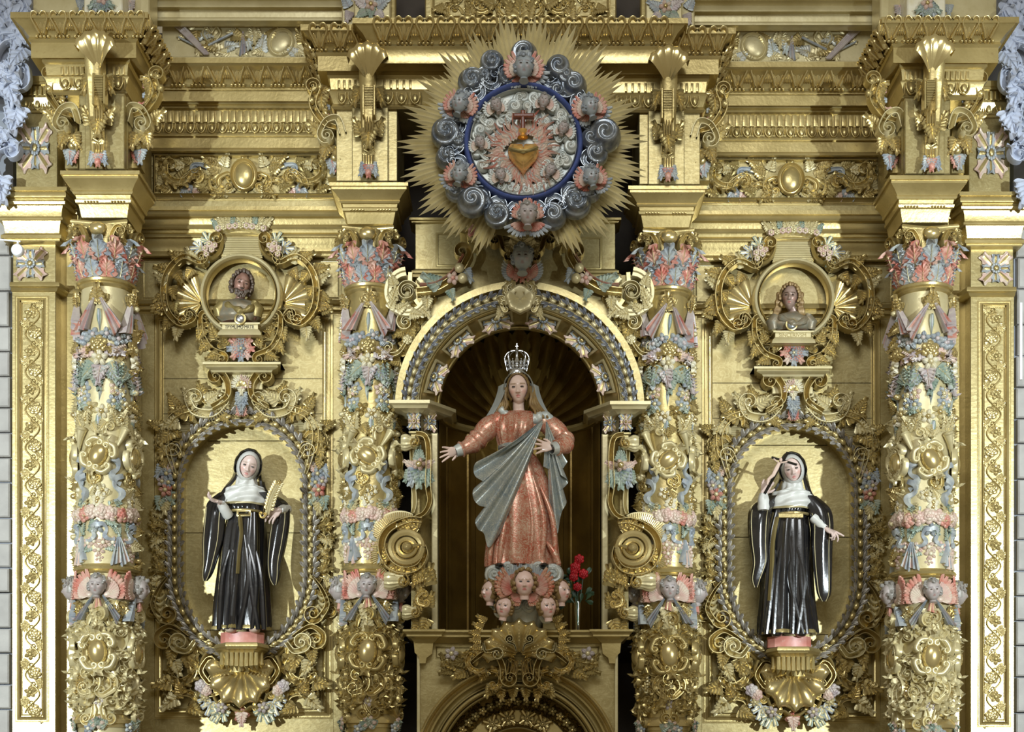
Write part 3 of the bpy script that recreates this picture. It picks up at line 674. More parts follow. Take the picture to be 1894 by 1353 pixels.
def outer_block():
    sd = CT.side; B = 1.2
    t = thing('entablature_block', f'projecting entablature block with leaf cornice on top of the outer {sd} column', 'cornice', P(165, 312, B), 'outer column entablature blocks')
    mb = MB(); pth = [(rx(92, B, .5), .5), (92, B), (232, B), (rx(232, B, .3), .3)]
    moulding(mb, [(22, .25), (33, .25), (34, .23), (38, .22), (52, .17), (68, .13), (73, .14), (76, .13), (79, .12), (107, .12), (108, .05), (114, .05), (119, .03), (139, .02), (142, .04), (146, .03), (166, 0), (171, .02), (176, 0), (177, -.1)], pth); part('cornice', mb, ['G'])
    mb = MB(); slab(mb, 146, 172, 236, 313, B-.03, .85, 0, .008); part('block', mb, ['GP'])
    CM = motif('cymaleaf', 'GB')
    repeat('cornice_leaf', CM, 62, 276, 6, 53, B+.13, 36, sx=1.0)
    k = 5      # leaves on the visible return
    for i in range(k):
        d = B+.1-(i+.5)/k*.8; X = P(232, 53, B).x+(.13 if not CT.flip else -.13); z = P(232, 53, B+.17).z
        pxx = PX0+X/px2m(d); pyy = PY0-(z-ZC)/px2m(d)
        if CT.flip: pxx, pyy = CT.s-pxx, pyy-CT.dy
        put('cornice_leaf', CM, pxx, pyy, d, 36, yaw=90, sx=.95)
    repeat('dentil', DENT, 110, 158, 5, 131, B+.03, 15, sx=.5, sd=.3); repeat('dentil', DENT, 204, 232, 3, 131, B+.03, 15, sx=.5, sd=.3)
    repeat('egg', EGG, 108, 158, 2, 155, B+.03, 24, sx=1.05, sd=.6); repeat('egg', EGG, 204, 232, 1, 155, B+.03, 24, sx=1.05, sd=.6)
    mb = MB(); slab(mb, 157, 172, 230, 312, B+.05, .1, 0, .006); part('face_pilaster', mb, ['GP'])
    G.root = None
    for nm, x, s in (('inner', 268, 1), ('outer', 122, -1)):
        side_bracket(x, 150, 305, 1.06 if s > 0 else 1.12, s, f'{nm} side scroll bracket with painted fruit under the cornice above the outer {sd} column')
    bracket(182, 70, 308, B+.06, f'central leafy console under the cornice above the outer {sd} column')

def bracket(cx, y0, y1, d, label):
    """long leafy console: shell leaf over a ribbed shaft, drops and a painted tip"""
    h = y1-y0; k = px2m(d)
    t = thing('console_bracket', label, 'bracket', P(cx, y1, d), 'leafy console brackets')
    mb = MB(); rows = []
    for i in range(17):
        q = .13+.87*i/16; out = .22*(1-q)**1.6+.05; w = 15-4*q
        rows.append([P(cx-w, y0+h*q, d), P(cx-w, y0+h*q, d)-Vector((0, out, 0)), P(cx-w*.7, y0+h*q, d)-Vector((0, out+.015, 0)), P(cx+w*.7, y0+h*q, d)-Vector((0, out+.015, 0)), P(cx+w, y0+h*q, d)-Vector((0, out, 0)), P(cx+w, y0+h*q, d)])
    rows = [[P(cx, y0+h*.13, d)]*6]+rows+[[P(cx, y1-8, d)]*6]
    mb.grid(rows); part('bracket_body', mb, ['G'])
    put('leaf', motif('shell', 'GB', n=5, span=110, bowl=.5, deep=.025, rim=.05), cx, y0+h*.25, d+.17, 64, sx=.76, sd=.9)
    for s in (-1, 1): put('leaf', AC('G', 'GB'), cx+s*15, y0+h*.30, d+.08, 42, rot=180-s*-20, sx=.8); put('leaf', AC('G', 'GB'), cx+s*13, y0+h*.66, d+.05, 34, rot=s*-28)
    mb = MB()
    for i in range(16):
        y = y0+h*(.285+.205*i/16); slab(mb, cx-8, y, cx+8, y+1.8, d+.22-.10*i/16, .05, 0, .002)
    slab(mb, cx-12, y0+h*.27, cx-8.5, y0+h*.51, d+.20, .1, 0, .004); slab(mb, cx+8.5, y0+h*.27, cx+12, y0+h*.51, d+.20, .1, 0, .004)
    part('ribbed_panel', mb, ['G'])
    for j, (a, b) in enumerate(((.52, .66), (.79, .90))):
        mb = MB()
        for q in (-7, -2.4, 2.4, 7): mb.ell(P(cx+q, y0+h*(a+b)/2, d+.12-.05*j), (.011, .02, h*(b-a)/2*k), 8, 8)
        part('gadroon', mb, ['GB'])
    put('leaf', AC('G', 'GB'), cx, y0+h*.62, d+.10, 44, rot=180, sd=1.1); put('leaf', AC('G', 'GB'), cx, y0+h*.82, d+.08, 30, rot=0)
    for s in (-1, 0, 1): put('painted_leaf', AC('R' if s == 0 else 'B', 'V'), cx+s*4, y0+h*.895, d+.06, 30, rot=180+s*26, sx=.9)
    put('flower', motif('berry', 'R'), cx, y0+h*.97, d+.05, 14); G.root = None

def side_bracket(cx, y0, y1, d, s, label):
    """S scroll with painted fruits beside the block; s=+1 bulges to the right"""
    t = thing('scroll_bracket', label, 'bracket', P(cx, y1, d), 'scroll brackets with painted fruit')
    c = scrollpath([(cx+s*18, y0-2), (cx+s*26, y0+30), (cx+s*6, y0+62), (cx-s*16, y0+72)], v0=(9, s), v1=None)
    mb = MB(); pband(mb, c, [4.5+3.5*sin(pi*i/len(c)) for i in range(len(c))], .10, d, 'channel'); part('scroll', mb, ['G'])
    c = scrollpath([(cx-s*30, y0+85), (cx-s*20, y0+58), (cx, y0+62), (cx+s*12, y0+82)], v1=(14, s), turns=1.5)
    mb = MB(); pband(mb, c, [7.5*(1-.62*i/len(c)) for i in range(len(c))], .13, d, 'channel'); e = c[-1]; mb.ell(P(e[0], e[1], d+.1), (.03, .06, .03), 8, 6); part('scroll', mb, ['GL'])
    mb = MB(); slab(mb, cx-16-s*14, y0+60, cx+8-s*14, y1+6, d-.04, .12, 0, .004); part('bracket_back', mb, ['GP'])
    for x, y, z, r, m in ((12, 0, 40, 180, 'G'), (18, 20, 36, 150, 'G'), (0, 95, 36, 200, 'GB'), (-14, 98, 36, 160, 'GB'), (14, 74, 34, -50, 'G'), (20, -4, 30, 90, 'GB')): put('leaf', AC(m), cx+s*x, y0+y, d+.04, z, rot=s*r, sx=s)
    for x, y, sz, m in ((2, 10, 15, 'R'), (2, 28, 17, 'B'), (0, 46, 17, 'R'), (-18, 52, 13, 'PK'), (12, 40, 14, 'B'), (-10, 44, 12, 'R')): put('fruit', motif('fruit', m, m), cx+s*x, y0+y, d+.02, sz)
    for x, y, sz in ((24, -6, 14), (30, 16, 15), (14, -10, 13)): put('ball', motif('berry', 'G'), cx+s*x, y0+y, d+.05, sz)
    put('ball', motif('berry', 'G'), cx-s*14, y0+118, d-.01, 22, sd=.7)
    put('painted_leaf', AC('B', 'R'), cx-s*8, y1-28, d+.0, 32, rot=180); put('painted_leaf', AC('R', 'B'), cx-s*16, y1-26, d+.0, 26, rot=180)
    G.root = None

def pilaster():
    sd = CT.side; B = .68
    t = thing('pilaster', f'flat gilded pilaster with vine scroll panel at the far {sd} edge', 'pilaster', P(66, 1400, B), 'outer vine pilasters')
    mb = MB(); pth = [(24, B-.4), (24, B), (103, B), (rx(103, B, .3)-3, .3)]
    x0, x1 = 24, 103
    mb = MB(); slab(mb, 22, 536, 103, 1412, B, .5, 0, .005); part('shaft', mb, ['GP'])
    mb = MB(); slab(mb, 100, 200, 150, 1412, B-.16, .4, 0, .01); part('return_strip', mb, ['G'])
    for a, w_, h in (((33, 552, 86, 1330), 5, .03), ((40, 560, 79, 1322), 1.4, .012)):
        mb = MB(); frame(mb, *a, w_, B-.002, h); part('panel_frame', mb, ['G'])
    c = [(60+13*sin((y-565)/35*pi), y) for y in range(566, 1320, 4)]
    mb = MB(); pband(mb, c, 1.6, .016, B+.0, 'round'); part('vine_stem', mb, ['G'])
    rng = random.Random(4); FL = motif('flower', 'G', 'GD'); LF = AC('G', 'G'); RZ = motif('rose', 'G')
    i = 0; y = 575
    while y < 1316:
        s = 1 if int((y-565)//35) % 2 == 0 else -1
        cen = (60-s*3, y)
        put('vine_blossom', RZ if i % 2 else FL, 60-s*4, y+4, B+.004, 22, rot=rng.uniform(0, 70), sd=.5)
        for q in (-1, 1): put('vine_leaf', LF, 60+s*9, y-2+q*6, B+.002, 19, rot=(60 if s > 0 else -60)*q+(0 if q > 0 else 180)*0, sd=.4, sx=1.1)
        put('vine_leaf', LF, 60-s*10, y+14, B+.002, 16, rot=s*150, sd=.4); c2 = volute((60+s*12, y-10), radians(90), 9, s, 1.2, 14)
        m = MB(); pband(m, c2, 1.3, .014, B, 'round'); part('tendril', m, ['G'])
        i += 1; y += 35
    mb = MB(); moulding(mb, [(521, .05), (524, .06), (529, .06), (531, .04), (533, .03), (537, .02), (540, 0)], [(22, B), (103, B), (rx(110, B, .5), .5), (150, .5)]); part('necking', mb, ['G'])
    mb = MB(); slab(mb, 24, 445, 103, 524, B-.005, .5, 0, .004); part('capital_block', mb, ['GP'])
    put('rosette', motif('rosette', 'PK', 'B', 'G'), 57, 488, B, 56, sd=.7)
    mb = MB(); moulding(mb, [(345, .16), (352, .16), (354, .14), (358, .15), (364, .145), (367, .12), (370, .12), (372, .135), (377, .13), (380, .10), (388, .09), (400, .085), (402, .10), (406, .10), (408, .07), (418, .06), (431, .05), (434, .08), (440, .08), (442, .06), (446, .06), (452, 0)], [(rx(24, B, .3), .3), (24, B), (103, B), (rx(108, B, .45), .45), (150, .45)]); part('impost', mb, ['G'])
    mb = MB(); slab(mb, 30, 196, 106, 352, B+.02, .5, 0, .004); part('frieze_block', mb, ['GP'])
    put('rosette', motif('rosette', 'PK', 'B', 'G'), 66, 275, B+.02, 84, sd=.5, sx=.66)
    mb = MB(); moulding(mb, [(140, .06), (150, .06), (152, .05), (156, .05), (158, .02), (178, .02), (180, .045), (184, .04), (201, .01), (204, .035), (208, .035), (211, 0)], [(24+8, B-.3), (32, B), (112, B), (rx(112, B, .4), .4)]); part('cornice', mb, ['G'])
    repeat('dentil', DENT, 42, 108, 7, 168, B+.03, 16, sx=.5, sd=.3); repeat('egg', EGG, 36, 104, 3, 193, B+.02, 23, sx=.95, sd=.6)
    G.root = None

def inner_block():
    sd = CT.side; B = .97
    t = thing('entablature_block', f'projecting entablature block with leaf cornice on top of the inner {sd} column', 'cornice', P(680, 335, B), 'inner column entablature blocks')
    mb = MB(); moulding(mb, [(45, .25), (56, .25), (57, .23), (60, .22), (74, .17), (92, .13), (97, .14), (101, .13), (104, .12), (131, .12), (132, .05), (139, .05), (145, .03), (165, .02), (168, .04), (172, .03), (192, 0), (197, .02), (202, 0), (204, -.05)], [(rx(617, B, .3), .3), (617, B), (957, B)]); part('cornice', mb, ['G'])
    mb = MB(); slab(mb, 622, 196, 735, 335, B-.03, .8, 0, .006); part('block', mb, ['GP'])
    CM = motif('cymaleaf', 'GB'); repeat('cornice_leaf', CM, 572, 690, 3, 77, B+.13, 38, sx=1.03)
    for i in range(3):
        d = B+.1-(i+.5)/3*.6; X = P(617, 76, B).x+(-.13 if not CT.flip else .13); z = P(617, 76, B+.17).z; pxx = PX0+X/px2m(d); pyy = PY0-(z-ZC)/px2m(d)
        if CT.flip: pxx, pyy = CT.s-pxx, pyy-CT.dy
        put('cornice_leaf', CM, pxx, pyy, d, 36, yaw=-90, sx=.95)
    repeat('dentil', DENT, 622, 662, 4, 156, B+.03, 15, sx=.5, sd=.3); repeat('dentil', DENT, 705, 765, 5, 156, B+.03, 15, sx=.5, sd=.3)
    repeat('egg', EGG, 622, 662, 2, 182, B+.03, 23, sx=.9, sd=.6); repeat('egg', EGG, 705, 780, 3, 182, B+.03, 23, sx=1, sd=.6)
    mb = MB(); slab(mb, 651, 198, 718, 335, B+.04, .1, 0, .006); part('face_pilaster', mb, ['GP'])
    G.root = None
    side_bracket(607, 172, 322, .85, -1, f'side scroll bracket with painted fruit under the cornice above the inner {sd} column')
    bracket(682, 92, 328, B+.05, f'central leafy console under the cornice above the inner {sd} column')
for right in (False, True):
    setside(right, 1914, 8); bay()
    setside(right, 1904, 9); outer_block()
    setside(right, 1898, 9); pilaster()
    setside(right, 1917, 6); inner_block()

# ---- centre: projecting cornice, upper storey, dark backing ----
setside()
G.root = None
mb = MB(); slab(mb, 630, 150, 1290, 1230, -.35, .05, 0, 0); slab(mb, 700, 1225, 1220, 1440, -.2, .05, 0, 0); solo('trim_2', mb, ['DK'], 'near-black boards added as painted shade behind the central bay', None, kind='structure')  # boards added near black, so the void's shade is in their colour
B = 1.13
thing('entablature', 'central projecting leaf cornice behind the top of the sunburst', 'cornice', P(960, 118, B))
mb = MB(); moulding(mb, [(33, .25), (43, .25), (44, .23), (48, .22), (62, .17), (80, .13), (85, .14), (89, .13), (93, .12), (117, .12), (118, .0), (121, -.1)], [(rx(712, B, .9), .9), (712, B), (1212, B), (rx(1212, B, .9), .9)]); part('cornice', mb, ['G'])
repeat('cornice_leaf', CYMA, 690, 1236, 14, 65, B+.13, 38, sx=1.02)
# upper storey seen above the cornices
thing('upper_cartouche', 'pale carved leaf relief panel at the top edge above the sunburst', 'relief', P(962, 36, .95))
mb = MB(); slab(mb, 786, -40, 1140, 40, .90, .3, 0, .01); part('back_board', mb, ['GP'])
mb = MB(); frame(mb, 800, -30, 1126, 36, 4, .90, .03); part('panel_frame', mb, ['G'])
for s in (-1, 1):
    for x, y, z, r, k in ((30, 20, 40, 60, 'frond'), (75, 14, 46, 100, 'frond'), (125, 22, 40, 30, 'frond'), (60, 28, 26, 0, 'volute'), (105, 28, 26, 20, 'volute')):
        put('scroll', motif(k, 'G'), 962+s*x, y, .9, z, rot=-s*r, sx=s, sd=.8)
    for x, y, z, r in ((12, 28, 34, 30), (50, 8, 30, 70), (90, 30, 30, 20), (140, 16, 26, 100), (20, 6, 26, 60), (112, 4, 26, 45)): put('leaf', AC('G', 'GL'), 962+s*x, y, .92, z, rot=-s*r)
put('leaf', AC('G', 'GL'), 962, 30, .92, 44)
for right in (False, True):
    setside(right, 1917, 4); sd = CT.side
    thing('upper_pilaster', f'pale pedestal with blue painted flowers standing on the cornice above the inner {sd} column', 'pedestal', P(680, 48, .95), 'painted pedestals above the inner columns')
    mb = MB(); slab(mb, 655, -50, 722, 46, .98, .4, 0, .01); part('block', mb, ['GL']); mb = MB(); slab(mb, 632, -50, 660, 50, .8, .3, 0, .01); part('side_block', mb, ['GL'])
    for x, y, z, r, m in ((686, 12, 30, 0, 'B'), (676, 10, 28, 60, 'V'), (698, 12, 28, -60, 'B'), (686, 14, 24, 180, 'N'), (676, 20, 24, 130, 'N'), (697, 20, 24, 220, 'V'), (645, 12, 26, 30, 'B'), (648, 22, 24, 160, 'V')): put('painted_leaf', AC(m, 'V'), x, y, .99 if x > 655 else .82, z, rot=r, sd=.7)
    put('flower', motif('flower', 'PK', 'G'), 686, 8, 1.0, 24)
    thing('dark_opening', f'dark opening framed by a thin gilded edge above the {sd} end of the central cornice', 'opening', P(752, 36, .5), 'dark openings above the central cornice')
    mb = MB(); slab(mb, 722, -50, 790, 40, .45, .05); part('backing', mb, ['DK'])  # near-black sheet paints in the shade inside the opening
    mb = MB(); slab(mb, 722, -50, 732, 38, .9, .1, 0, .01); part('edge_strip', mb, ['GD'])
    setside(right, 1904, 9)
    thing('upper_pedestal', f'cream pedestal with teal leaves standing on the outer {sd} cornice block', 'pedestal', P(190, 26, 1.1), 'cream pedestals on the outer cornice blocks')
    mb = MB(); slab(mb, 155, -50, 226, 24, 1.15, .5, 0, .01); part('block', mb, ['W'])
    mb = MB(); slab(mb, 60, -50, 158, 26, .8, .3, 0, .01); part('side_block', mb, ['GL']); mb = MB(); slab(mb, 224, -50, 276, 26, .9, .3, 0, .01); part('side_block', mb, ['GL'])
    for x, y, z, r, m in ((188, 2, 32, 180, 'N'), (188, 2, 30, 120, 'N'), (188, 2, 30, 240, 'N'), (188, 0, 30, 150, 'B'), (188, 0, 28, 210, 'B'), (150, 0, 24, 180, 'B'), (240, 2, 26, 190, 'V'), (246, 8, 22, 120, 'PK')): put('painted_leaf', AC(m, 'B'), x, y, 1.16 if 155 < x < 226 else .92, z, rot=r)
    put('flower', motif('flower', 'PK', 'G'), 189, -3, 1.18, 24)
    G.root = None
# ================= side bays: niche frame, medallion, corbel =================
def strap(pts, wid, h, d, mats=['G'], prof='channel', name='scroll', v0=None, v1=None, turns=1.5, k=6, e=1.0, w0=.3, w2=.3, eye=True):
    c = scrollpath(pts, v0, v1, k, turns); mb = MB(); n = len(c)
    W_ = taper(n, wid*w0, wid, wid*w2, e) if (v0 or v1 or w0 != 1) else [wid]*n
    pband(mb, c, W_, h, d, prof)
    if eye:
        for v, q in ((v0, c[0]), (v1, c[-1])):
            if v: mb.ell(P(q[0], q[1], d+h*.7), (v[0]*.2*px2m(d), h*.5, v[0]*.2*px2m(d)), 8, 6)
    return part(name, mb, mats)
def ribbed(poly, d, pitch=3.2, h=.012, mats=['GL'], name='ribbed_field', back=.03):
    """field of horizontal reeds inside a polygon (photo px)"""
    ys = [p[1] for p in poly]; y = min(ys)+pitch/2; mb = MB()
    while y < max(ys):
        xs = sorted(a[0]+(b[0]-a[0])*(y-a[1])/(b[1]-a[1]) for a, b in zip(poly, poly[1:]+poly[:1]) if (a[1] <= y) != (b[1] <= y))
        for x0, x1 in zip(xs[::2], xs[1::2]):
            k = px2m(d); rows = []
            for s, q in ((-.5, -back), (-.5, 0), (-.38, h), (0, h*1.3), (.38, h), (.5, 0), (.5, -back)):
                a = P(x0, y+pitch*s, d); b = P(x1, y+pitch*s, d); rows.append([(a.x, a.y-q, a.z), (b.x, b.y-q, b.z)])
            mb.grid(rows)
        y += pitch
    return part(name, mb, mats, kind='stuff')
def garland(pts, d, size, pitch, mats=('L', 'G'), nm='laurel_leaves', split=None):
    """laurel steps along a px path; the path direction is the growth direction"""
    me = motif('laurel', *mats); acc = 0; last = pts[0]; n = 0
    for a, b in zip(pts, pts[1:]):
        seg = (Vector(b)-Vector(a)).length; 
        while acc <= seg:
            p = Vector(a).lerp(Vector(b), acc/seg); ang = math.degrees(atan2(-(b[0]-a[0]), -(b[1]-a[1])))
            put(nm, me, p.x, p.y, d, size, rot=ang, sd=.8, sx=1.05); acc += pitch; n += 1
        acc -= seg
# ================= columns =================
class Col:
    def __init__(s, cx, r, dc):
        s.cx, s.dc = cx, dc; s.k = px2m(dc); s.R = r*s.k
    def z(s, py): return P(0, py, s.dc+s.R).z
    def ctr(s): return P(s.cx, 0, s.dc)
    def put(s, nm, me, phi, py, size, rot=0, out=0.0, parent=None, sx=1, sd=1, pitch=0, label=None):
        c = s.ctr(); fl = -1 if CT.flip else 1; R = s.R+out; a = radians(phi)
        k = px2m(s.dc+s.R)*size
        m = Matrix.Rotation(a, 4, 'Z') @ Matrix.Rotation(radians(pitch), 4, 'X') @ Matrix.Rotation(radians(-rot), 4, 'Y') @ Matrix.Diagonal((k*sx, k*sd, k, 1))
        m = Matrix.Translation((R*sin(a), -R*cos(a), 0)) @ m
        if CT.flip: m = Matrix.Diagonal((-1, 1, 1, 1)) @ m
        return link(nm, me, Matrix.Translation((c.x, c.y, s.z(py))) @ m, parent, label)
    def lathe(s, nm, prof, mats, n=36, parent=None, mod=None):
        c = s.ctr(); mb = MB(); mb.lathe((c.x, c.y), [(s.z(y), r*s.k) for y, r in prof], n, mod=mod); return part(nm, mb, mats, parent)

def column(cx, r, dc, seed, yo, role, kindtxt):
    sd = CT.side; rng = random.Random(seed); c = Col(cx, r, dc); GL_ = 'GL' if role == 'outer' else 'G'
    t = thing('column', f'{kindtxt}', 'column', (c.ctr().x, c.ctr().y, c.z(1400)), 'carved and garlanded columns')
    c.lathe('shaft', [(517+yo, r*.88), (530+yo, r*.90), (545+yo, r*.94), (700, r*1.0), (1000, r*1.02), (1042, r*1.05), (1060, r*1.06), (1110, r*1.04), (1320, r*1.04), (1332, r*1.0), (1420, r*1.06)], ['GL' if role == 'outer' else 'G'], 40)
    c.lathe('collar', [(508+yo, r*.86), (510+yo, r*1.0), (513+yo, r*1.08), (517+yo, r*1.06), (519+yo, r*.98), (522+yo, r*1.0), (525+yo, r*.94), (527+yo, r*.88)], ['G'], 40)
    c.lathe('ring', [(1041, r*1.04), (1044, r*1.14), (1048, r*1.20), (1052, r*1.17), (1054, r*1.08), (1057, r*1.12), (1060, r*1.05)], ['G'], 40)
    c.lathe('ring', [(1318, r*1.02), (1323, r*1.10), (1330, r*1.18), (1336, r*1.16), (1338, r*1.08), (1344, r*1.05)], ['GB'], 40)
    # capital
    A = AC('B', 'GL', w=.42, curl=.6); Rd = AC('R', 'GL', w=.42, curl=.6); y = yo
    cap = c.lathe('capital', [(412+y, r*1.0), (425+y, r*.96), (470+y, r*.88), (510+y, r*.86)], ['G'], 32)
    for i in range(8):
        phi = -90+i*30-15
        if abs(phi) > 125: continue
        c.put('acanthus_leaf', (A if i % 2 else Rd), phi, 508+y, 38, out=-.02, parent=cap, sd=1.2, pitch=5, sx=1.05)
    for i in range(7):
        phi = -90+i*30
        c.put('acanthus_leaf', (Rd if i % 2 == 0 else A), phi, 484+y, 52, out=-.025, parent=cap, sd=1.35, pitch=10, sx=1.0)
    V = motif('volute', 'GB', tail=0); S_ = motif('cscroll', 'G')
    for phi, fx in ((-22, 1), (22, -1), (-68, 1), (68, -1), (-112, 1), (112, -1)): c.put('volute', motif('volute', 'G', h=.35), phi, 450+y, 38, out=.03, parent=cap, sx=fx*-1, sd=1.0, rot=0)
    for phi in (-45, 45): c.put('volute', motif('frond', 'G'), phi, 430+y, 34, out=.07, parent=cap, sx=(1 if phi < 0 else -1), rot=0)
    c.put('cup', motif('berry', 'GB'), 0, 425+y, 26, out=.0, parent=cap, sx=1.3)
    # concave abacus
    ctr = c.ctr(); mb = MB(); pr = []
    cor = r*1.42*c.k
    for (yy, o) in ((403, .0), (406, .012), (409, .012), (411, .0), (414, -.012), (417, -.01), (419, -.04)):
        ring = []
        for q in range(4):
            a0 = pi/4+q*pi/2
            for i in range(9):
                tt = i/9; p = Vector((sin(a0), -cos(a0))).lerp(Vector((sin(a0+pi/2), -cos(a0+pi/2))), tt)*(1-.20*sin(pi*tt)); ring.append((ctr.x+p.x*(cor+o), ctr.y+p.y*(cor+o), c.z(yy+y+2)))
        pr.append(ring)
    mb.grid([[(ctr.x, ctr.y, c.z(404+y))]*36]+pr+[[(ctr.x, ctr.y, c.z(420+y))]*36], cu=True); part('abacus', mb, ['G'])
    F5 = lambda a, b='GL': motif('flower', a, b)
    f = lambda nm, me, phi, py, size, rot=0, **k: c.put(nm, me, phi+rng.uniform(-3, 3), py+yo*max(0, 1-(py-500)/500)*.6+rng.uniform(-2, 2), size*(r/52)**.6, rot+rng.uniform(-7, 7), **k)
    for base in (-76, 0, 76):
        ph = lambda p: base+p
        # upper drapery zone
        f('leaf', AC('GB', 'G'), ph(0), 562, 40, 0, out=.01); f('leaf', AC('G', 'GB'), ph(-16), 552, 26, -60); f('leaf', AC('G', 'GB'), ph(16), 552, 26, 60)
        f('blossom', motif('flower', 'GB', 'GB'), ph(0), 540, 20)
        f('drapery', motif('cloth', 'V', 'R'), ph(-6), 552, 66, -26, sx=.62); f('drapery', motif('cloth', 'V', 'R'), ph(6), 552, 70, 30, sx=.66)
        f('stem', motif('leaf', 'N', 'B'), ph(0), 612, 44, 0, sx=.4)
        for p_, yy in ((-34, 622), (-14, 617), (15, 615), (36, 622)): f('flower', F5('B', 'V'), ph(p_), yy, 27, rng.uniform(0, 60), sd=1.2)
        f('blossom', motif('rose', 'GB' if base else 'G'), ph(0), 636, 32, 0)
        for s in (-1, 1):
            f('leaf', AC('PK' if s < 0 else 'V', 'V'), ph(s*16), 645, 40, -s*105, sx=.8); f('leaf', AC('GB', 'G'), ph(s*36), 652, 30, -s*70)
            f('leaf', AC('N', 'GL'), ph(s*14), 672, 42, -s*140); f('leaf', AC('B', 'V') if s > 0 else AC('N', 'GL'), ph(s*20), 672, 48, -s*150, sx=.8)
            f('leaf', AC(GL_, 'G'), ph(s*34), 690, 30, -s*30); f('flower', F5('PK' if s > 0 else 'B'), ph(s*32), 715, 27, 10*s); f('flower', F5('B'), ph(s*30), 738, 26, 40)
            f('leaf', AC('GL', 'G'), ph(s*36), 705, 26, s*160); f('leaf', AC('N', 'GL'), ph(s*22), 742, 26, -s*120)
        f('flower', F5('W'), ph(2), 662, 31, 15, sd=1.2, out=.02); f('iris', AC('V', 'PK', w=.30), ph(6), 674, 44, 175, sd=1.3); f('iris', AC('N', 'B'), ph(-4), 690, 36, 190)
        f('stem', motif('leaf', 'B', 'N'), ph(0), 742, 36, 0, sx=.4)
        for p_, yy, z in ((-16, 752, 30), (6, 762, 28), (22, 756, 24), (-30, 772, 24)): f('blossom', F5('W' if p_ == 6 else GL_, 'GB'), ph(p_), yy, z, rng.uniform(0, 60), sd=1.3)
        for s in (-1, 1): f('leaf', AC('GL', 'G'), ph(s*34), 785, 34, s*20, sd=1.2); f('leaf', AC(GL_, 'G'), ph(s*12), 780, 28, s*150)
        f('stem', motif('leaf', 'N', 'B'), ph(1), 808, 44, 0, sx=.55)
        # cartouche with trumpet and ribbon
        f('cartouche', motif('cartouche', 'GL', 'GB'), ph(0), 842, 66, -24 if role == 'outer' else 50, sd=1.1, sx=1.05)
        f('scroll', motif('volute', 'GL'), ph(14), 812, 34, 20); f('scroll', motif('cscroll', 'G'), ph(-12), 884, 34, 60)
        f('trumpet', motif('horn', 'GL'), ph(38), 812, 46, -30, sx=.8); f('ribbon', motif('ribbon', 'B'), ph(33), 870, 54, 10); f('ribbon', motif('ribbon', 'B'), ph(-36), 905, 54, -5, sx=-1)
        for p_, yy in ((-8, 890), (8, 905), (-4, 922)): f('blossom', F5(GL_ if yy < 900 else 'W', 'GB'), ph(p_), yy, 25, rng.uniform(0, 60))
        for s in (-1, 1): f('leaf', AC('GL', 'G'), ph(s*38), 925, 36, -s*160, sd=1.2); f('leaf', AC(GL_, 'G'), ph(s*18), 915, 26, s*40)
        # rose garland
        for i, (p_, yy) in enumerate(((-16, 948), (6, 946), (26, 950), (-34, 952))): f('rose', motif('rose', 'PK' if i != 3 else 'R'), ph(p_), yy, 27, rng.uniform(0, 60), out=.01)
        for p_, yy, r_ in ((-26, 940, 60), (16, 960, -120), (22, 935, -60), (-8, 962, 150), (34, 968, 200)): f('leaf', AC('N', 'GL'), ph(p_), yy, 25, r_)
        f('blossom', F5('W', 'GB'), ph(-2), 928, 24); f('bow', F5('B', 'B'), ph(0), 972, 28, 20, sd=1.3)
        for s in (-1, 1):
            f('ribbon', motif('ribbon', 'B'), ph(s*12), 985, 44, s*38, sx=s); f('ribbon', motif('cloth', 'B', 'PK'), ph(s*38), 990, 52, s*8, sx=.7)
            f('flower', F5('PK', 'W'), ph(s*26), 1002, 24); f('leaf', AC('N', 'GL'), ph(s*18), 1008, 22, -s*120)
        for p_, yy, z in ((-8, 1000, 24), (6, 1002, 24), (0, 1016, 24), (0, 1030, 18)): f('flower', F5('PK', 'W'), ph(p_), yy, z, rng.uniform(0, 70), sd=1.2)
    # cherubs with wings and tied drapery
    H = motif('cherub', 'PT', skin='stone')
    for base in (-86, 0, 86):
        hd = c.put('cherub_head', H, base, 1084, 38 if base == 0 else 42, out=.06, sd=1.0, rot=-4)
        for s in (-1, 1):
            c.put('wing', motif('wing', 'R', 'PK'), base+s*12, 1102, 52, out=.015, sx=s, sd=.8, rot=-s*4, parent=hd)
            c.put('drapery', motif('cloth', 'B', 'V'), base+s*8, 1100, 56, s*32, out=.01, sx=.5, sd=1.1)
        c.put('drapery', motif('cloth', 'R', 'GL'), base, 1098, 26, 0, out=.05, sx=1.2)
    # lower zone of the drum: scrolls, oval shield, fronds
    for base in (-80, 0, 80):
        ph = lambda p: base+p
        c.put('leaf', AC('GL', 'GB'), ph(0), 1118, 44, 180, out=.02); c.put('leaf', AC('GL', 'G'), ph(0), 1172, 40, 0, out=.03)
        sh = c.put('cartouche', motif('cartouche', 'GL' if role == 'outer' else 'G', 'GB'), ph(0), 1205, 74 if base == 0 else 60, 4 if role == 'outer' else -6, out=.02, sd=1.2)
        for s in (-1, 1):
            for p_, yy, z, r_, kd in ((20, 1158, 50, 20, 'volute'), (34, 1180, 64, 30, 'frond'), (30, 1225, 56, 170, 'sscroll'), (14, 1262, 60, 10, 'cscroll'), (30, 1285, 64, 200, 'frond'), (12, 1300, 44, 170, 'volute')):
                f('scroll', motif(kd, GL_), ph(s*p_), yy, z, r_*s, sx=-s if rng.random() < .5 else s, sd=1.1)
            for p_, yy, z, r_ in ((28, 1145, 40, 20), (24, 1250, 38, 150)):
                f('leaf', AC(rng.choice(('G', 'GL', 'GB')), 'GB'), ph(s*p_), yy, z, -r_*s, sd=1.3, out=.01)
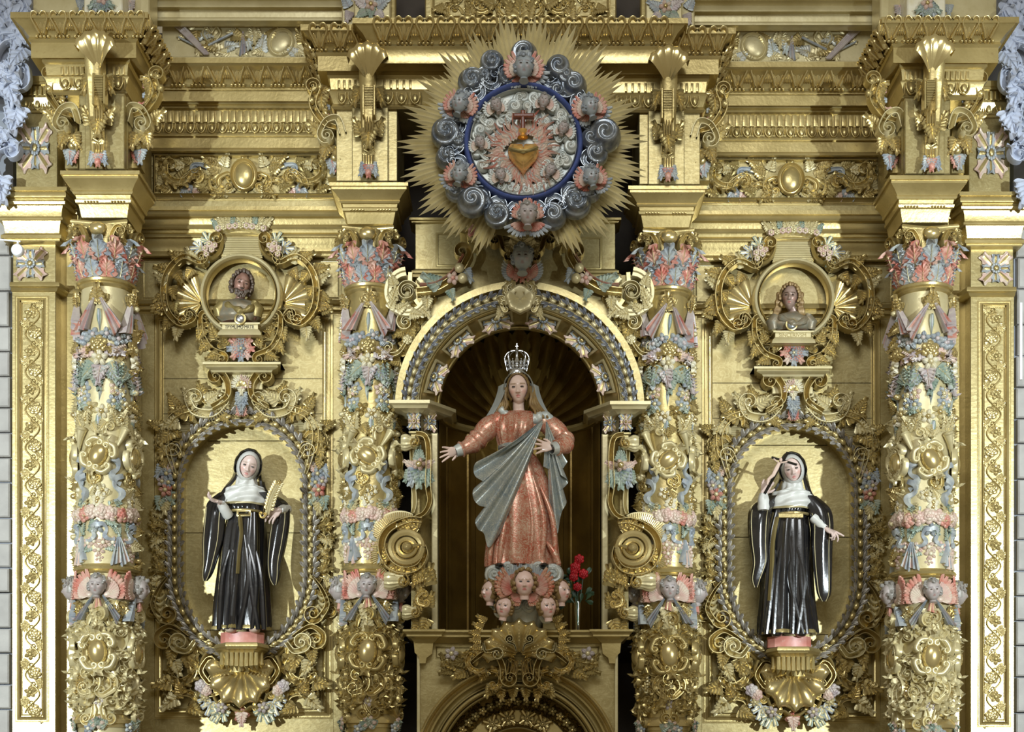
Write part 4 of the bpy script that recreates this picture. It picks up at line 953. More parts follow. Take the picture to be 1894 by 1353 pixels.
        c.put('stem', motif('leaf', 'GL', 'GB'), ph(0), 1300, 60, 0, sx=.6, out=.01); c.put('flower', F5('V', 'GL'), ph(0), 1296, 22); c.put('flower', F5('PK', 'N'), ph(rng.uniform(-4, 4)), 1336, 26, out=.03)
        f('leaf', AC('N', 'GL'), ph(14), 1342, 26, 60, out=.03); f('leaf', AC('N', 'GL'), ph(-14), 1342, 26, -60, out=.03); f('flower', F5('B', 'W'), ph(-20), 1346, 22, out=.03)
    # small gilded sprigs filling the silhouette
    for i in range(44):
        yy = 560+i*13.0; s = -1 if i % 2 else 1
        f(*(('leaf', AC(rng.choice(('GL', 'G', 'GB')), 'GB')) if i % 3 else ('berry', motif('berry', rng.choice(('GB', 'GL'))))), s*rng.uniform(68, 92), yy, rng.uniform(24, 34) if i % 3 else 12, -s*rng.uniform(20, 150), sd=1.5, out=.01)
    G.root = None

def impost(cx, y0, y1, hw_top, hw, d, role):
    """moulded block between capital and entablature"""
    sd = CT.side
    t = thing('impost_block', f'stepped gilded impost block over the capital of the {role} {sd} column', 'impost block', P(cx, y1, d), 'impost blocks over the capitals')
    h = y1-y0; mb = MB(); q = lambda f_: y0+h*f_
    moulding(mb, [(q(0), .14), (q(.08), .14), (q(.10), .125), (q(.16), .125), (q(.30), .085), (q(.42), .06), (q(.45), .065), (q(.50), .055), (q(.52), .04), (q(.60), .035), (q(.62), .045), (q(.68), .04), (q(.72), .02), (q(.80), .015), (q(.86), .01), (q(1), 0)], [(rx(cx-hw, d, d-.45), d-.45), (cx-hw, d), (cx+hw, d), (rx(cx+hw, d, d-.45), d-.45)]); part('block', mb, ['G'])
    mb = MB()
    for i in range(14):
        x = cx-hw+6+i*(2*hw-12)/13
        if 4 < i < 9: continue
        mb.ell(P(x, y0+h*.66, d+.05), (.009, .01, .008), 6, 5)
    part('bead_row', mb, ['GB'], kind='stuff'); G.root = None

for right in (False, True):
    setside(right, 1904, 9); sd = CT.side
    impost(193, 315, 402, 70, 42, 1.14, 'outer')
    column(197, 50, .92, 11+right, 0, 'outer', f'carved gilt column with painted garlands, the outer one on the {sd}')
    setside(right, 1917, 6)
    impost(685, 337, 414, 66, 42, .90, 'inner')
    column(685, 45, .67, 21+right, 10, 'inner', f'carved gilt column with painted garlands, beside the central niche on the {sd}')
setside()
# ================= central niche, arch, pediment, sunburst =================
setside()
NX, NY = 961, 754
def prism(mb, pts, d, t, mi=0):
    fr = [P(x, y, d) for x, y in pts]; bk = [p+Vector((0, t, 0)) for p in fr]; n = len(pts)
    mb.add(fr, [tuple(range(n))], mi); mb.add(fr+bk, [(i, (i+1) % n, (i+1) % n+n, i+n) for i in range(n)], mi)
def centre():
    t = thing('central_niche', 'deep dark gilded niche with ribbed shell vault behind the crowned statue', 'niche', P(NX, 1165, .6))
    ax = P(NX, 0, .62); k = px2m(.62); R = 149*k; zs = P(0, 768, .62).z; zb = P(0, 1172, .6).z
    n = 7
    for i in range(n):
        mb = MB(); a0 = -pi/2+pi*i/n; a1 = a0+pi/n; w_ = (a1-a0)
        rows = [[(ax.x+r*sin(a), ax.y+r*cos(a), z) for a, r in ((a0, R), (a0+w_*.12, R*.985), (a0+w_*.16, R*1.0), (a0+w_*.84, R*1.0), (a0+w_*.88, R*.985), (a1, R))] for z in (zs, zb)]
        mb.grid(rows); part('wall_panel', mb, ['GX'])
    nr = 17
    for i in range(nr):     # shell vault gores
        mb = MB(); f0 = pi*i/nr; f1 = pi*(i+1)/nr; rows = []
        for q in range(11):
            ps = pi/2*q/10+.02; row = []
            for j in range(7):
                s = j/6; f = f0+(f1-f0)*s; r = R*(1+.075*sin(pi*s))*1.0; row.append((ax.x+r*cos(f)*sin(ps), ax.y+r*cos(ps), zs+r*sin(f)*sin(ps)))
            rows.append(row)
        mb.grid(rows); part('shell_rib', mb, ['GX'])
    mb = MB(); rows = []
    for z, o in ((zs+.03, .0), (zs+.03, .03), (zs, .045), (zs-.03, .03), (zs-.04, .0)): rows.append([(ax.x+(R-o)*sin(a), ax.y+(R-o)*cos(a), z) for a in [-pi/2+pi*j/24 for j in range(25)]])
    mb.grid(rows); part('string_moulding', mb, ['GD'])
    mb = MB(); rows = [[(ax.x+r*sin(a), ax.y+r*cos(a), zb+.02) for a in [-pi/2+pi*j/24 for j in range(25)]] for r in (0, R)]; mb.grid(rows); part('niche_floor', mb, ['GX'])
    G.root = None
    # arch
    d = .86
    t = thing('arch', 'round gilded arch with laurel garland and flower coffers framing the central niche', 'arch', P(NX, NY, d))
    arc = lambda r, a0=0, a1=180, n=48, cy=NY: [(NX+r*cos(radians(a0+(a1-a0)*i/n)), cy-r*sin(radians(a0+(a1-a0)*i/n))) for i in range(n+1)]
    def sect(r0, r1, d0, d1, mat, nm, a0=0, a1=180, n=48):
        mb = MB(); mb.grid([[P(x, y, d0) for x, y in arc(r0, a0, a1, n)], [P(x, y, d1) for x, y in arc(r1, a0, a1, n)]]); return part(nm, mb, [mat])
    mb = MB(); pband(mb, arc(223), 7, .08, d-.02, 'flat'); part('outer_band', mb, ['GP'])
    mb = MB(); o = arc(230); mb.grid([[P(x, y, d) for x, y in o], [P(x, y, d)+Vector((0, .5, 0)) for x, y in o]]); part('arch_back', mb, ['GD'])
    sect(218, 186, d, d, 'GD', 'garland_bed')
    mb = MB(); pband(mb, arc(190), 4, .05, d, 'frame'); part('inner_moulding', mb, ['GL'])
    mb = MB(); pband(mb, arc(184), 2, .03, d, 'round'); part('inner_moulding', mb, ['G'])
    sect(184, 150, d, .64, 'G', 'coffer_soffit')
    mb = MB(); pband(mb, arc(150, cy=NY+3), 3.2, .04, .64, 'round'); part('opening_moulding', mb, ['G'])
    for s in (0, 1):
        a = arc(205, 3, 86, 24) if s == 0 else arc(205, 177, 94, 24)
        garland(a, d+.04, 25, 17.5, ('LB', 'GL'))
    def cone(ang, r):
        f = (184-r)/34; return P(NX+r*cos(radians(ang)), NY-r*sin(radians(ang)), d-.22*f)
    for ang in (19.5, 47, 75, 105, 133, 160.5):
        rows = []
        for w_, h in ((10.5, 0), (10.5, .025), (9.4, .03), (8.6, .01), (8.4, 0)):
            q = (10.5-w_)*3; lp = []
            for (a, r) in [(-w_, 181-q), (0, 181-q), (w_, 181-q), (w_, 155+q), (0, 155+q), (-w_, 155+q)]:
                p = cone(ang+a, r); lp.append((p.x-h*cos(radians(ang))*.5, p.y-h, p.z-h*sin(radians(ang))*.5))
            rows.append(lp)
        mb = MB(); mb.grid(rows, cu=True); part('coffer_frame', mb, ['GL'])
        put('rosette', motif('rosette', 'PK', 'B', 'G'), NX+168*cos(radians(ang)), NY-168*sin(radians(ang)), d-.09, 42, rot=ang-90, sx=1.3, sd=1.2)
    # keystone cartouche
    put('keystone_shell', motif('shell', 'GL', n=5, span=230, bowl=.35), NX+1, 552, d+.12, 30, rot=180, sx=.9, sd=1.2)
    put('keystone_shell', motif('shell', 'GL', n=3, span=200), NX+1, 560, d+.10, 34, sx=.9)
    for s in (-1, 1):
        for x, y, z, r, kd in ((24, 552, 36, 160, 'frond'), (18, 536, 34, 20, 'frond'), (26, 566, 26, 140, 'cscroll')): put('scroll', motif(kd, 'GL'), NX+s*x, y, d+.08, z, rot=-s*r, sx=s, sd=1.5)
        put('leaf', AC('GL', 'G'), NX+s*12, 535, d+.08, 24, rot=-s*20); put('leaf', AC('GL', 'G'), NX+s*30, 570, d+.06, 26, rot=-s*150)
    G.root = None
    # pediment body and pedestal behind
    t = thing('pedestal_storey', 'panelled gilded pedestal between arch and sunburst', 'pedestal', P(955, 510, .5))
    d2 = .55
    mb = MB(); slab(mb, 768, 404, 1138, 600, d2, .25, 0, .004); part('body', mb, ['GP'])
    for a in ((808, 432, 868, 492), (1052, 440, 1112, 498)):
        mb = MB(); frame(mb, *a, 2.5, d2-.002, .012); part('panel_frame', mb, ['GD'])
    mb = MB(); moulding(mb, [(402, .05), (406, .05), (409, .03), (411, .03), (414, .0)], [(rx(768, d2, .3), .3), (768, d2), (1138, d2), (rx(1138, d2, .3), .3)]); part('cap_moulding', mb, ['G'])
    mb = MB(); moulding(mb, [(497, .0), (500, .03), (504, .03), (507, .05), (512, .05), (513, 0)], [(rx(768, d2, .3), .3), (768, d2), (1138, d2), (rx(1138, d2, .3), .3)]); part('base_moulding', mb, ['GD'])
    for x0, x1 in ((640, 772), (1134, 1290)):
        mb = MB(); slab(mb, x0, 508, x1, 600, .16, .2, 0, .004); part('side_wing', mb, ['GP'])
    G.root = None
    d = .84
    t = thing('pediment', 'gilded scrolled pediment rising from the arch to the sunburst', 'pediment', P(NX, 530, d))
    L_ = [(778, 566), (815, 540), (850, 520), (876, 492), (886, 466), (878, 448), (872, 436)]
    up = L_+[(2*NX-2-x, y) for x, y in reversed(L_)]+arc(214, 32, 148, 24)[0:]
    mb = MB(); prism(mb, up, d-.06, .25); part('body', mb, ['GP'])
    mb = MB(); moulding(mb, [(424, .10), (428, .11), (431, .09), (434, .05), (444, .03), (446, .04), (449, .03), (452, 0)], [(rx(874, d, .6), .6), (874, d-.04), (1050, d-.04), (rx(1050, d, .6), .6)]); part('cap_moulding', mb, ['G'])
    for s in (-1, 1):
        X = lambda x: NX-1+s*(x-NX+1) if s > 0 else x
        X = (lambda x: x) if s < 0 else (lambda x: 2*NX-1-x)
        # raking S scroll
        strap([(X(772), 545), (X(812), 538), (X(848), 512), (X(868), 480)], 7, .12, d, v1=(17, -s if s < 0 else -1) if False else (15, 1 if s < 0 else -1) if False else (15, s), turns=1.4, w0=.9, w2=.35)
        strap([(X(778), 534), (X(806), 532), (X(836), 512), (X(858), 480)], 2.6, .16, d, mats=['R'], prof='round', name='painted_fillet', w0=1, w2=.6)
        for x, y, z, r, m in ((812, 528, 40, 60, 'N'), (832, 536, 24, 200, 'N'), (800, 520, 24, 70, 'N'), (860, 500, 30, -150, 'B')): put('painted_leaf', AC(m, 'GL'), X(x), y, d+.12, z, rot=r*(1 if s < 0 else -1), sd=1.2)
        put('flower', motif('flower', 'PK', 'R'), X(838), 514, d+.14, 25)
        for x, y in ((850, 497), (856, 516)): put('fruit', motif('berry', 'GL'), X(x), y, d+.13, 19)
        # great open volute
        cx, cy = X(755), 546
        path = [(cx-s*36*cos(radians(50-a)), cy-38*sin(radians(50-a))) for a in range(0, 316, 9)]
        mb = MB(); pband(mb, path, [9.5-3*abs(sin(i/len(path)*pi)) for i in range(len(path))], .10, d-.06, 'flat'); pband(mb, path, [3.2]*len(path), .115, d-.06, 'round'); part('volute_ring', mb, ['GL'])
        path = [(cx+s*(-(17*(1-i/40*.75))*cos(radians(30+i*13))), cy+2-(17*(1-i/40*.75))*sin(radians(30+i*13))) for i in range(40)]
        mb = MB(); pband(mb, path, [4.5*(1-i/60) for i in range(40)], .16, d-.06, 'channel'); mb.ell(P(cx, cy+2, d+.04), (.035, .09, .035), 10, 8); mb.ell(P(cx, cy+2, d-.03), (.07, .05, .07), 14, 8); part('volute_eye', mb, ['GL'])
        mb = MB(); pband(mb, [(cx-s*4, cy-16), (cx-s*5, cy-38)], 4, .07, d-.06, 'flat'); pband(mb, [(cx-s*14, cy+12), (cx-s*24, cy+26)], 4, .07, d-.06, 'flat'); pband(mb, [(cx+s*8, cy+14), (cx+s*6, cy+34)], 4, .07, d-.06, 'flat'); part('volute_web', mb, ['G'], kind='stuff')
        for x, y, z, r in ((-30, 8, 28, 20), (-26, -18, 26, -20), (-20, 28, 26, 60), (4, 34, 28, 100), (26, 24, 28, 140), (36, 6, 26, 180), (-34, 24, 24, 30), (30, -16, 22, 200)): put('leaf', AC('GL', 'G'), cx-s*x*-1*-1, cy+y, d+.04, z, rot=s*r, sd=1.2)
        # small curls outside the arch
        strap([(X(768), 588), (X(752), 584), (X(742), 592)], 5.5, .11, d-.1, mats=['GL'], v1=(13, s), turns=1.2, w0=.9)
        strap([(X(752), 640), (X(738), 658), (X(722), 662)], 5.5, .11, d-.1, mats=['GL'], v1=(13, -s), turns=1.2, w0=.5)
        for x, y, z, r in ((756, 602, 36, 200), (758, 622, 34, 160), (748, 612, 28, 120), (760, 634, 26, 190), (776, 600, 34, 40), (790, 578, 34, 60), (802, 562, 30, 55), (768, 614, 30, 30), (740, 668, 26, 100), (752, 655, 26, 30)): put('leaf', AC('G', 'GL'), X(x), y, d-.06, z, rot=r*(1 if s < 0 else -1), sd=1.4)
        put('blossom', motif('rose', 'GL'), X(754), 628, d-.02, 17)
    # scroll crown under the sunburst with cherub
    for s in (-1, 1):
        X = lambda x: 966+s*x
        strap([(X(8), 446), (X(24), 428), (X(44), 424), (X(52), 440)], 7, .15, d+.06, mats=['GL'], v0=None, v1=(11, -s), turns=1.3)
        strap([(X(40), 450), (X(34), 468), (X(22), 476)], 6, .14, d+.06, v0=(10, s), v1=(8, -s))
        put('painted_leaf', motif('shell', 'R', n=4, span=120), X(76), 428, d+.14, 26, rot=-s*60); put('leaf', AC('GL', 'W'), X(64), 430, d+.10, 36, rot=-s*80)
        put('leaf', AC('GL', 'W'), X(82), 438, d+.10, 30, rot=-s*40); put('leaf', AC('GL', 'G'), X(20), 448, d+.16, 30, rot=-s*160); put('leaf', AC('GL', 'G'), X(12), 420, d+.14, 30, rot=-s*20)
        for k in range(2): put('wing', motif('wing', ('B', 'R')[k], ('R', 'B')[k]), X(8), 506+k*2, d+.12-.04*k, 36-6*k, rot=-s*(38+18*k), sx=s, sd=.8)
    put('leaf', AC('GL', 'G', w=.5), 966, 456, d+.16, 42, sd=1.3); put('leaf', AC('GL', 'G', w=.5), 966, 440, d+.16, 34, rot=180, sd=1.3)
    for q in (-30, 0, 30): put('painted_leaf', AC('R', 'PK'), 966, 496, d+.14, 30, rot=180+q)
    G.root = None
    thing('winged_cherub', 'blue-grey winged cherub head above the arch keystone', 'cherub head', P(966, 500, d+.1))
    put('head', motif('cherub', 'PT', skin='blue'), 966, 477, d+.24, 46)
    mb = MB(); mb.ell(P(966, 482, d+.08), (.07, .2, .08), 10, 8); part('cloud_base', mb, ['G'])
    G.root = None
    # imposts, jambs and sill
    for right in (False, True):
        setside(right, 1923, 2); sd = CT.side; d = .82
        t = thing('jamb', f'gilded niche jamb with impost, flower squares and stacked scrolls, {sd} of the central statue', 'jamb', P(780, 1165, d), 'niche jambs with scrolls')
        mb = MB(); pth = [(rx(756, d, .3), .3), (756, d), (778, d), (810, d-.22), (812, .3)]
        moulding(mb, [(739, .16), (745, .16), (747, .14), (750, .13), (754, .12), (757, .07), (762, .04), (766, 0), (790, 0), (796, 0), (797, 0)], pth); part('impost', mb, ['GL'])
        mb = MB(); moulding(mb, [(764, .0), (800, 0), (803, -.02), (1164, -.02)], pth); part('jamb_shaft', mb, ['GP'])
        mb = MB(); slab(mb, 798, 800, 810, 1164, d-.10, .3, 0, .008); part('edge_strip', mb, ['GL'])
        put('rosette', motif('rosette', 'B', 'PK', 'G'), 766, 779, d+.01, 32, sx=.75, sd=1.3); put('rosette', motif('rosette', 'PK', 'B', 'G'), 793, 780, d-.08, 34, sx=.8, yaw=25, sd=1.3)
        e = d
        def roll(x, y, L, r_):
            mb = MB(); a = P(x-L, y, e+.10); b = P(x, y, e+.12); k = px2m(e); rows = []
            for i in range(9):
                q = i/8; c = a.lerp(b, q); rr = r_*k*(.72+.28*sin(pi*min(1, q*1.3+.1))); rows.append([(c.x, c.y+rr*cos(f)*(1+.05*cos(f*14)), c.z+rr*sin(f)*(1+.05*cos(f*14))) for f in [2*pi*j/56 for j in range(56)]])
            rows = [[a]*56]+rows+[[b]*56]; mb.grid(rows, cu=True); o = part('scroll_roll', mb, ['GL'])
            c = volute((x-2, y-r_+3), 0 if not CT.flip else 0, r_-3, -1 if False else 1, 1.6); c = [(x+(p[0]-x)*.9, p[1]) for p in c]
            mb = MB(); pband(mb, c, 2.4, .05, e+.12+r_*k*.35, 'round'); q = c[-1]; mb.tube([P(x, y, e+.12), P(x+10, y+1, e+.16)], [.03, .006], 8); part('scroll_eye', mb, ['GB'], parent=o)
        roll(768, 818, 26, 15); roll(747, 1074, 36, 17); roll(770, 1132, 26, 14)
        strap([(770, 806), (788, 812), (794, 840), (793, 900), (796, 930), (786, 952), (766, 962)], 6, .12, e, prof='channel', w0=.8, w2=.6)
        strap([(762, 830), (764, 880), (768, 930), (764, 950)], 5, .08, e, mats=['GL'], w0=.7, w2=.7, name='panel_strip')
        put('flower', motif('flower', 'PK', 'GL'), 775, 858, e+.12, 24, sd=1.3); put('fruit', motif('berry', 'GB'), 775, 858, e+.18, 12)
        for x, y, z, r, m in ((775, 850, 28, 0, 'N'), (764, 862, 22, 60, 'PK'), (786, 862, 22, -60, 'PK'), (775, 868, 40, 180, 'N'), (770, 868, 38, 160, 'B'), (781, 868, 38, 200, 'N'), (760, 872, 26, 150, 'N'), (788, 872, 26, 215, 'N')): put('painted_leaf', AC(m, 'B'), x, y, e+.08, z, rot=r)
        # great C volute
        cx, cy = 746, 1012
        arcp = [(cx-58*cos(radians(a)), cy-60*sin(radians(a))) for a in range(108, -62, -7)]; n = len(arcp)
        mb = MB(); pband(mb, arcp, [3+8*sin(pi*i/n)**.7 for i in range(n)], .05, e+.02, 'flat'); part('fluted_rim', mb, ['GL'])
        mb = MB()
        for i in range(1, n*2-2):
            a = radians(108-i*3.5); w_ = (3+8*sin(pi*i/(2*n))**.7)*.8; mb.tube([P(cx-(58+w_)*cos(a), cy-(60+w_)*sin(a), e+.075), P(cx-(58-w_)*cos(a), cy-(60-w_)*sin(a), e+.075)], .006, 5)
        part('rim_flutes', mb, ['GB'], kind='stuff')
        strap([(cx+36, 966), (cx+8, 966), (cx-26, 984), (cx-38, 1012), (cx-26, 1044), (cx, 1058), (cx+28, 1052), (cx+42, 1030), (cx+40, 1012)], 9, .14, e+.02, mats=['GB'], w0=.6, w2=.4)
        for i, (rr, rd) in enumerate(((27, .036), (15, .022))):
            mb = MB(); pts = [P(cx+6+rr*cos(a)*1.05, cy-rr*sin(a)*1.0, e+.14+.05*i) for a in [2*pi*j/28 for j in range(29)]]; mb.tube(pts, rd, 8, cap=False); part('volute_coil', mb, ['GB'])
        mb = MB(); mb.ell(P(cx+8, cy, e+.20), (.055, .09, .05), 12, 8); mb.tube([P(cx+8, cy, e+.24), P(cx+30, cy-6, e+.20)], [.03, .008], 8); part('volute_eye', mb, ['GB'])
        for x, y, z, r in ((-14, 30, 44, -160), (0, 44, 40, 20), (16, 48, 34, 30), (-20, 0, 40, 150), (38, 6, 34, 90), (28, -36, 34, 60), (34, 50, 32, 140), (-8, -30, 34, -60)): put('leaf', AC('GB', 'G'), cx+x, cy+y, e+.10, z, rot=r, sd=1.4)
        for x, y, z, r in ((786, 1082, 44, 10), (778, 1078, 40, 25), (792, 1078, 40, -10), (784, 1112, 36, 20), (790, 1145, 34, 160), (778, 1112, 34, 160), (792, 1120, 30, -20), (776, 1150, 30, 150)): put('leaf', AC('G', 'GB'), x, y, e+.08, z, rot=r, sd=1.4)
        put('scroll', motif('cscroll', 'GB'), 780, 1108, e+.1, 36, rot=10)
        G.root = None
    setside()
    d = .84
    t = thing('sill_storey', 'gilded panelled base wall with sill under the central niche', 'base', P(957, 1400, d))
    mb = MB(); moulding(mb, [(1163, .10), (1167, .10), (1169, .085), (1173, .07), (1176, .07), (1179, .04), (1184, .02), (1188, 0)], [(rx(768, d+.06, .3), .3), (768, d+.06), (802, d+.06), (802, d), (1112, d), (1112, d+.06), (1148, d+.06), (rx(1148, d+.06, .3), .3)]); part('sill', mb, ['G'])
    arcl = [(957+186*cos(radians(a)), 1424-190*sin(radians(a))) for a in range(20, 161, 5)]
    for s in (-1, 1):
        X = lambda x: 957+s*x
        mb = MB(); pts = [(X(0), 1180), (X(184), 1180), (X(184), 1424)]+[(957+s*186*cos(radians(a)), 1424-190*sin(radians(a))) for a in range(0, 91, 5)]; prism(mb, pts, d-.03, .3); part('spandrel', mb, ['GP'])
        mb = MB(); pts = [(X(155), 1184), (X(192), 1184), (X(190), 1206), (X(182), 1214), (X(181), 1226), (X(170), 1226), (X(168), 1216), (X(158), 1208)]; prism(mb, pts, d+.05, .1); part('pilaster_capital', mb, ['G'])
        mb = MB(); slab(mb, X(184) if s > 0 else X(178), 1190, X(178) if s > 0 else X(184), 1424, d, .5, 0, .004) if False else slab(mb, min(X(180), X(186)), 1200, max(X(180), X(186)), 1424, d+.02, .4, 0, .004); part('corner_strip', mb, ['GL'])
        mb = MB(); frame(mb, min(X(30), X(150)), 1196, max(X(30), X(150)), 1216, 1.5, d-.03, .01); part('panel_frame', mb, ['GD'])
    G.root = None
    t = thing('lower_arch', 'moulded gilded arch with carved dark foliage band at the bottom edge', 'arch', P(957, 1424, d))
    ar = lambda r, n=60: [(957+r*cos(pi*i/n), 1424-r*1.02*sin(pi*i/n)) for i in range(n+1)]
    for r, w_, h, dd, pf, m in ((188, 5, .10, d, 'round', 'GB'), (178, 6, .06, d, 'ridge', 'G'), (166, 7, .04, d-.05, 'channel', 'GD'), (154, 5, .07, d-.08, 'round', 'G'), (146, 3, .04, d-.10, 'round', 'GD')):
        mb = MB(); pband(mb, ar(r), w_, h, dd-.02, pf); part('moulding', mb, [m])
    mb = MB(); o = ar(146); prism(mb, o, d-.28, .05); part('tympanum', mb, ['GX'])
    mb = MB(); pband(mb, ar(96), 14, .07, d-.27, 'flat'); part('inner_ring', mb, ['G'])
    mb = MB(); pband(mb, ar(76), 3, .09, d-.27, 'round'); part('inner_ring_moulding', mb, ['G'])
    rng = random.Random(9)
    for i in range(17):
        a = radians(28+i*7.75); 
        for j in range(3): put('leaf', AC('GX', 'GB'), 957+(125+rng.uniform(-7, 7))*cos(a), 1424-(125+rng.uniform(-7, 7))*1.02*sin(a), d-.24, 27, rot=rng.uniform(0, 360), sd=1.4)
        put('blossom', motif('flower', 'GB' if i % 3 == 0 else 'GD', 'GB'), 957+(125)*cos(a), 1424-125*1.02*sin(a), d-.20, 17)
    for a in (61, 79, 101, 119): put('rosette', motif('rosette', 'GX', 'GD', 'GB'), 957+96*cos(radians(a)), 1424-98*sin(radians(a)), d-.19, 30, rot=a-90)
    G.root = None
    t = thing('shell_crest', 'large gilded scallop crest with scrolls and foliage under the statue pedestal', 'crest', P(961, 1270, d+.1))
    put('scallop', motif('shell', 'GB', n=9, span=210, bowl=.34, deep=.06, rim=.12), 960, 1210, d+.10, 66, sx=1.05, sd=1.2)
    for i in range(-4, 5):
        a = radians(i*22)
        for q in range(6): put('bead', motif('berry', 'GB'), 960+(24+q*6.2)*sin(a)*1.05, 1208-(24+q*6.2)*cos(a), d+.10+.32*.55*sin((24+q*6.2)/66*1.7)+.06, 3.2)
    for s in (-1, 1):
        X = lambda x: 961+s*x
        strap([(X(66), 1190), (X(62), 1206), (X(44), 1202)], 5, .13, d+.16, mats=['SV'] if False else ['GL'], v1=(9, -s if s > 0 else 1), turns=1.4)
        strap([(X(6), 1206), (X(10), 1194), (X(20), 1190)], 3, .13, d+.2, mats=['GL'], v1=(7, -s), w2=.5)
        strap([(X(88), 1226), (X(66), 1210), (X(44), 1212), (X(32), 1232), (X(30), 1256)], 7, .13, d+.08, v1=(12, s), w0=.5)
        for x, y, z, r, kd in ((22, 1240, 44, 170, 'frond'), (44, 1258, 40, 200, 'frond'), (20, 1214, 34, 30, 'volute'), (84, 1226, 44, 60, 'frond')): put('scroll', motif(kd, 'GB'), X(x), y, d+.10, z, rot=-s*r, sx=s, sd=1.4)
        for i in range(5): strap([(X(4+i*5), 1222), (X(5+i*6), 1245), (X(8+i*8), 1268-i*2)], 2.4, .10, d+.10, mats=['GB'], prof='round', name='flute', w0=.5, w2=.4, eye=False)
        for x, y, z, r, m in ((76, 1216, 40, 80, 'G'), (96, 1222, 36, 100, 'GD'), (112, 1228, 36, 90, 'G'), (124, 1236, 30, 110, 'GD'), (100, 1240, 32, 120, 'G'), (52, 1216, 30, 60, 'GB'), (50, 1268, 28, 150, 'G'), (36, 1272, 28, 190, 'GB'), (12, 1272, 26, 180, 'G'), (132, 1226, 26, 40, 'GD'), (62, 1240, 26, 150, 'GB')): put('leaf', AC(m, 'GB'), X(x), y, d+.06, z, rot=-s*r, sd=1.4)
        put('blossom', motif('flower', 'V', 'GL'), X(126), 1208, d+.10, 26); put('blossom', motif('flower', 'GD', 'GL'), X(134), 1220, d+.08, 20)
        for i in range(6): put('leaf', AC('GB', 'GL'), X(70+i*2-abs(i-2)*3), 1150+i*11, d+.10, 22, rot=-s*(50+i*14), sd=1.3)
    G.root = None
centre()

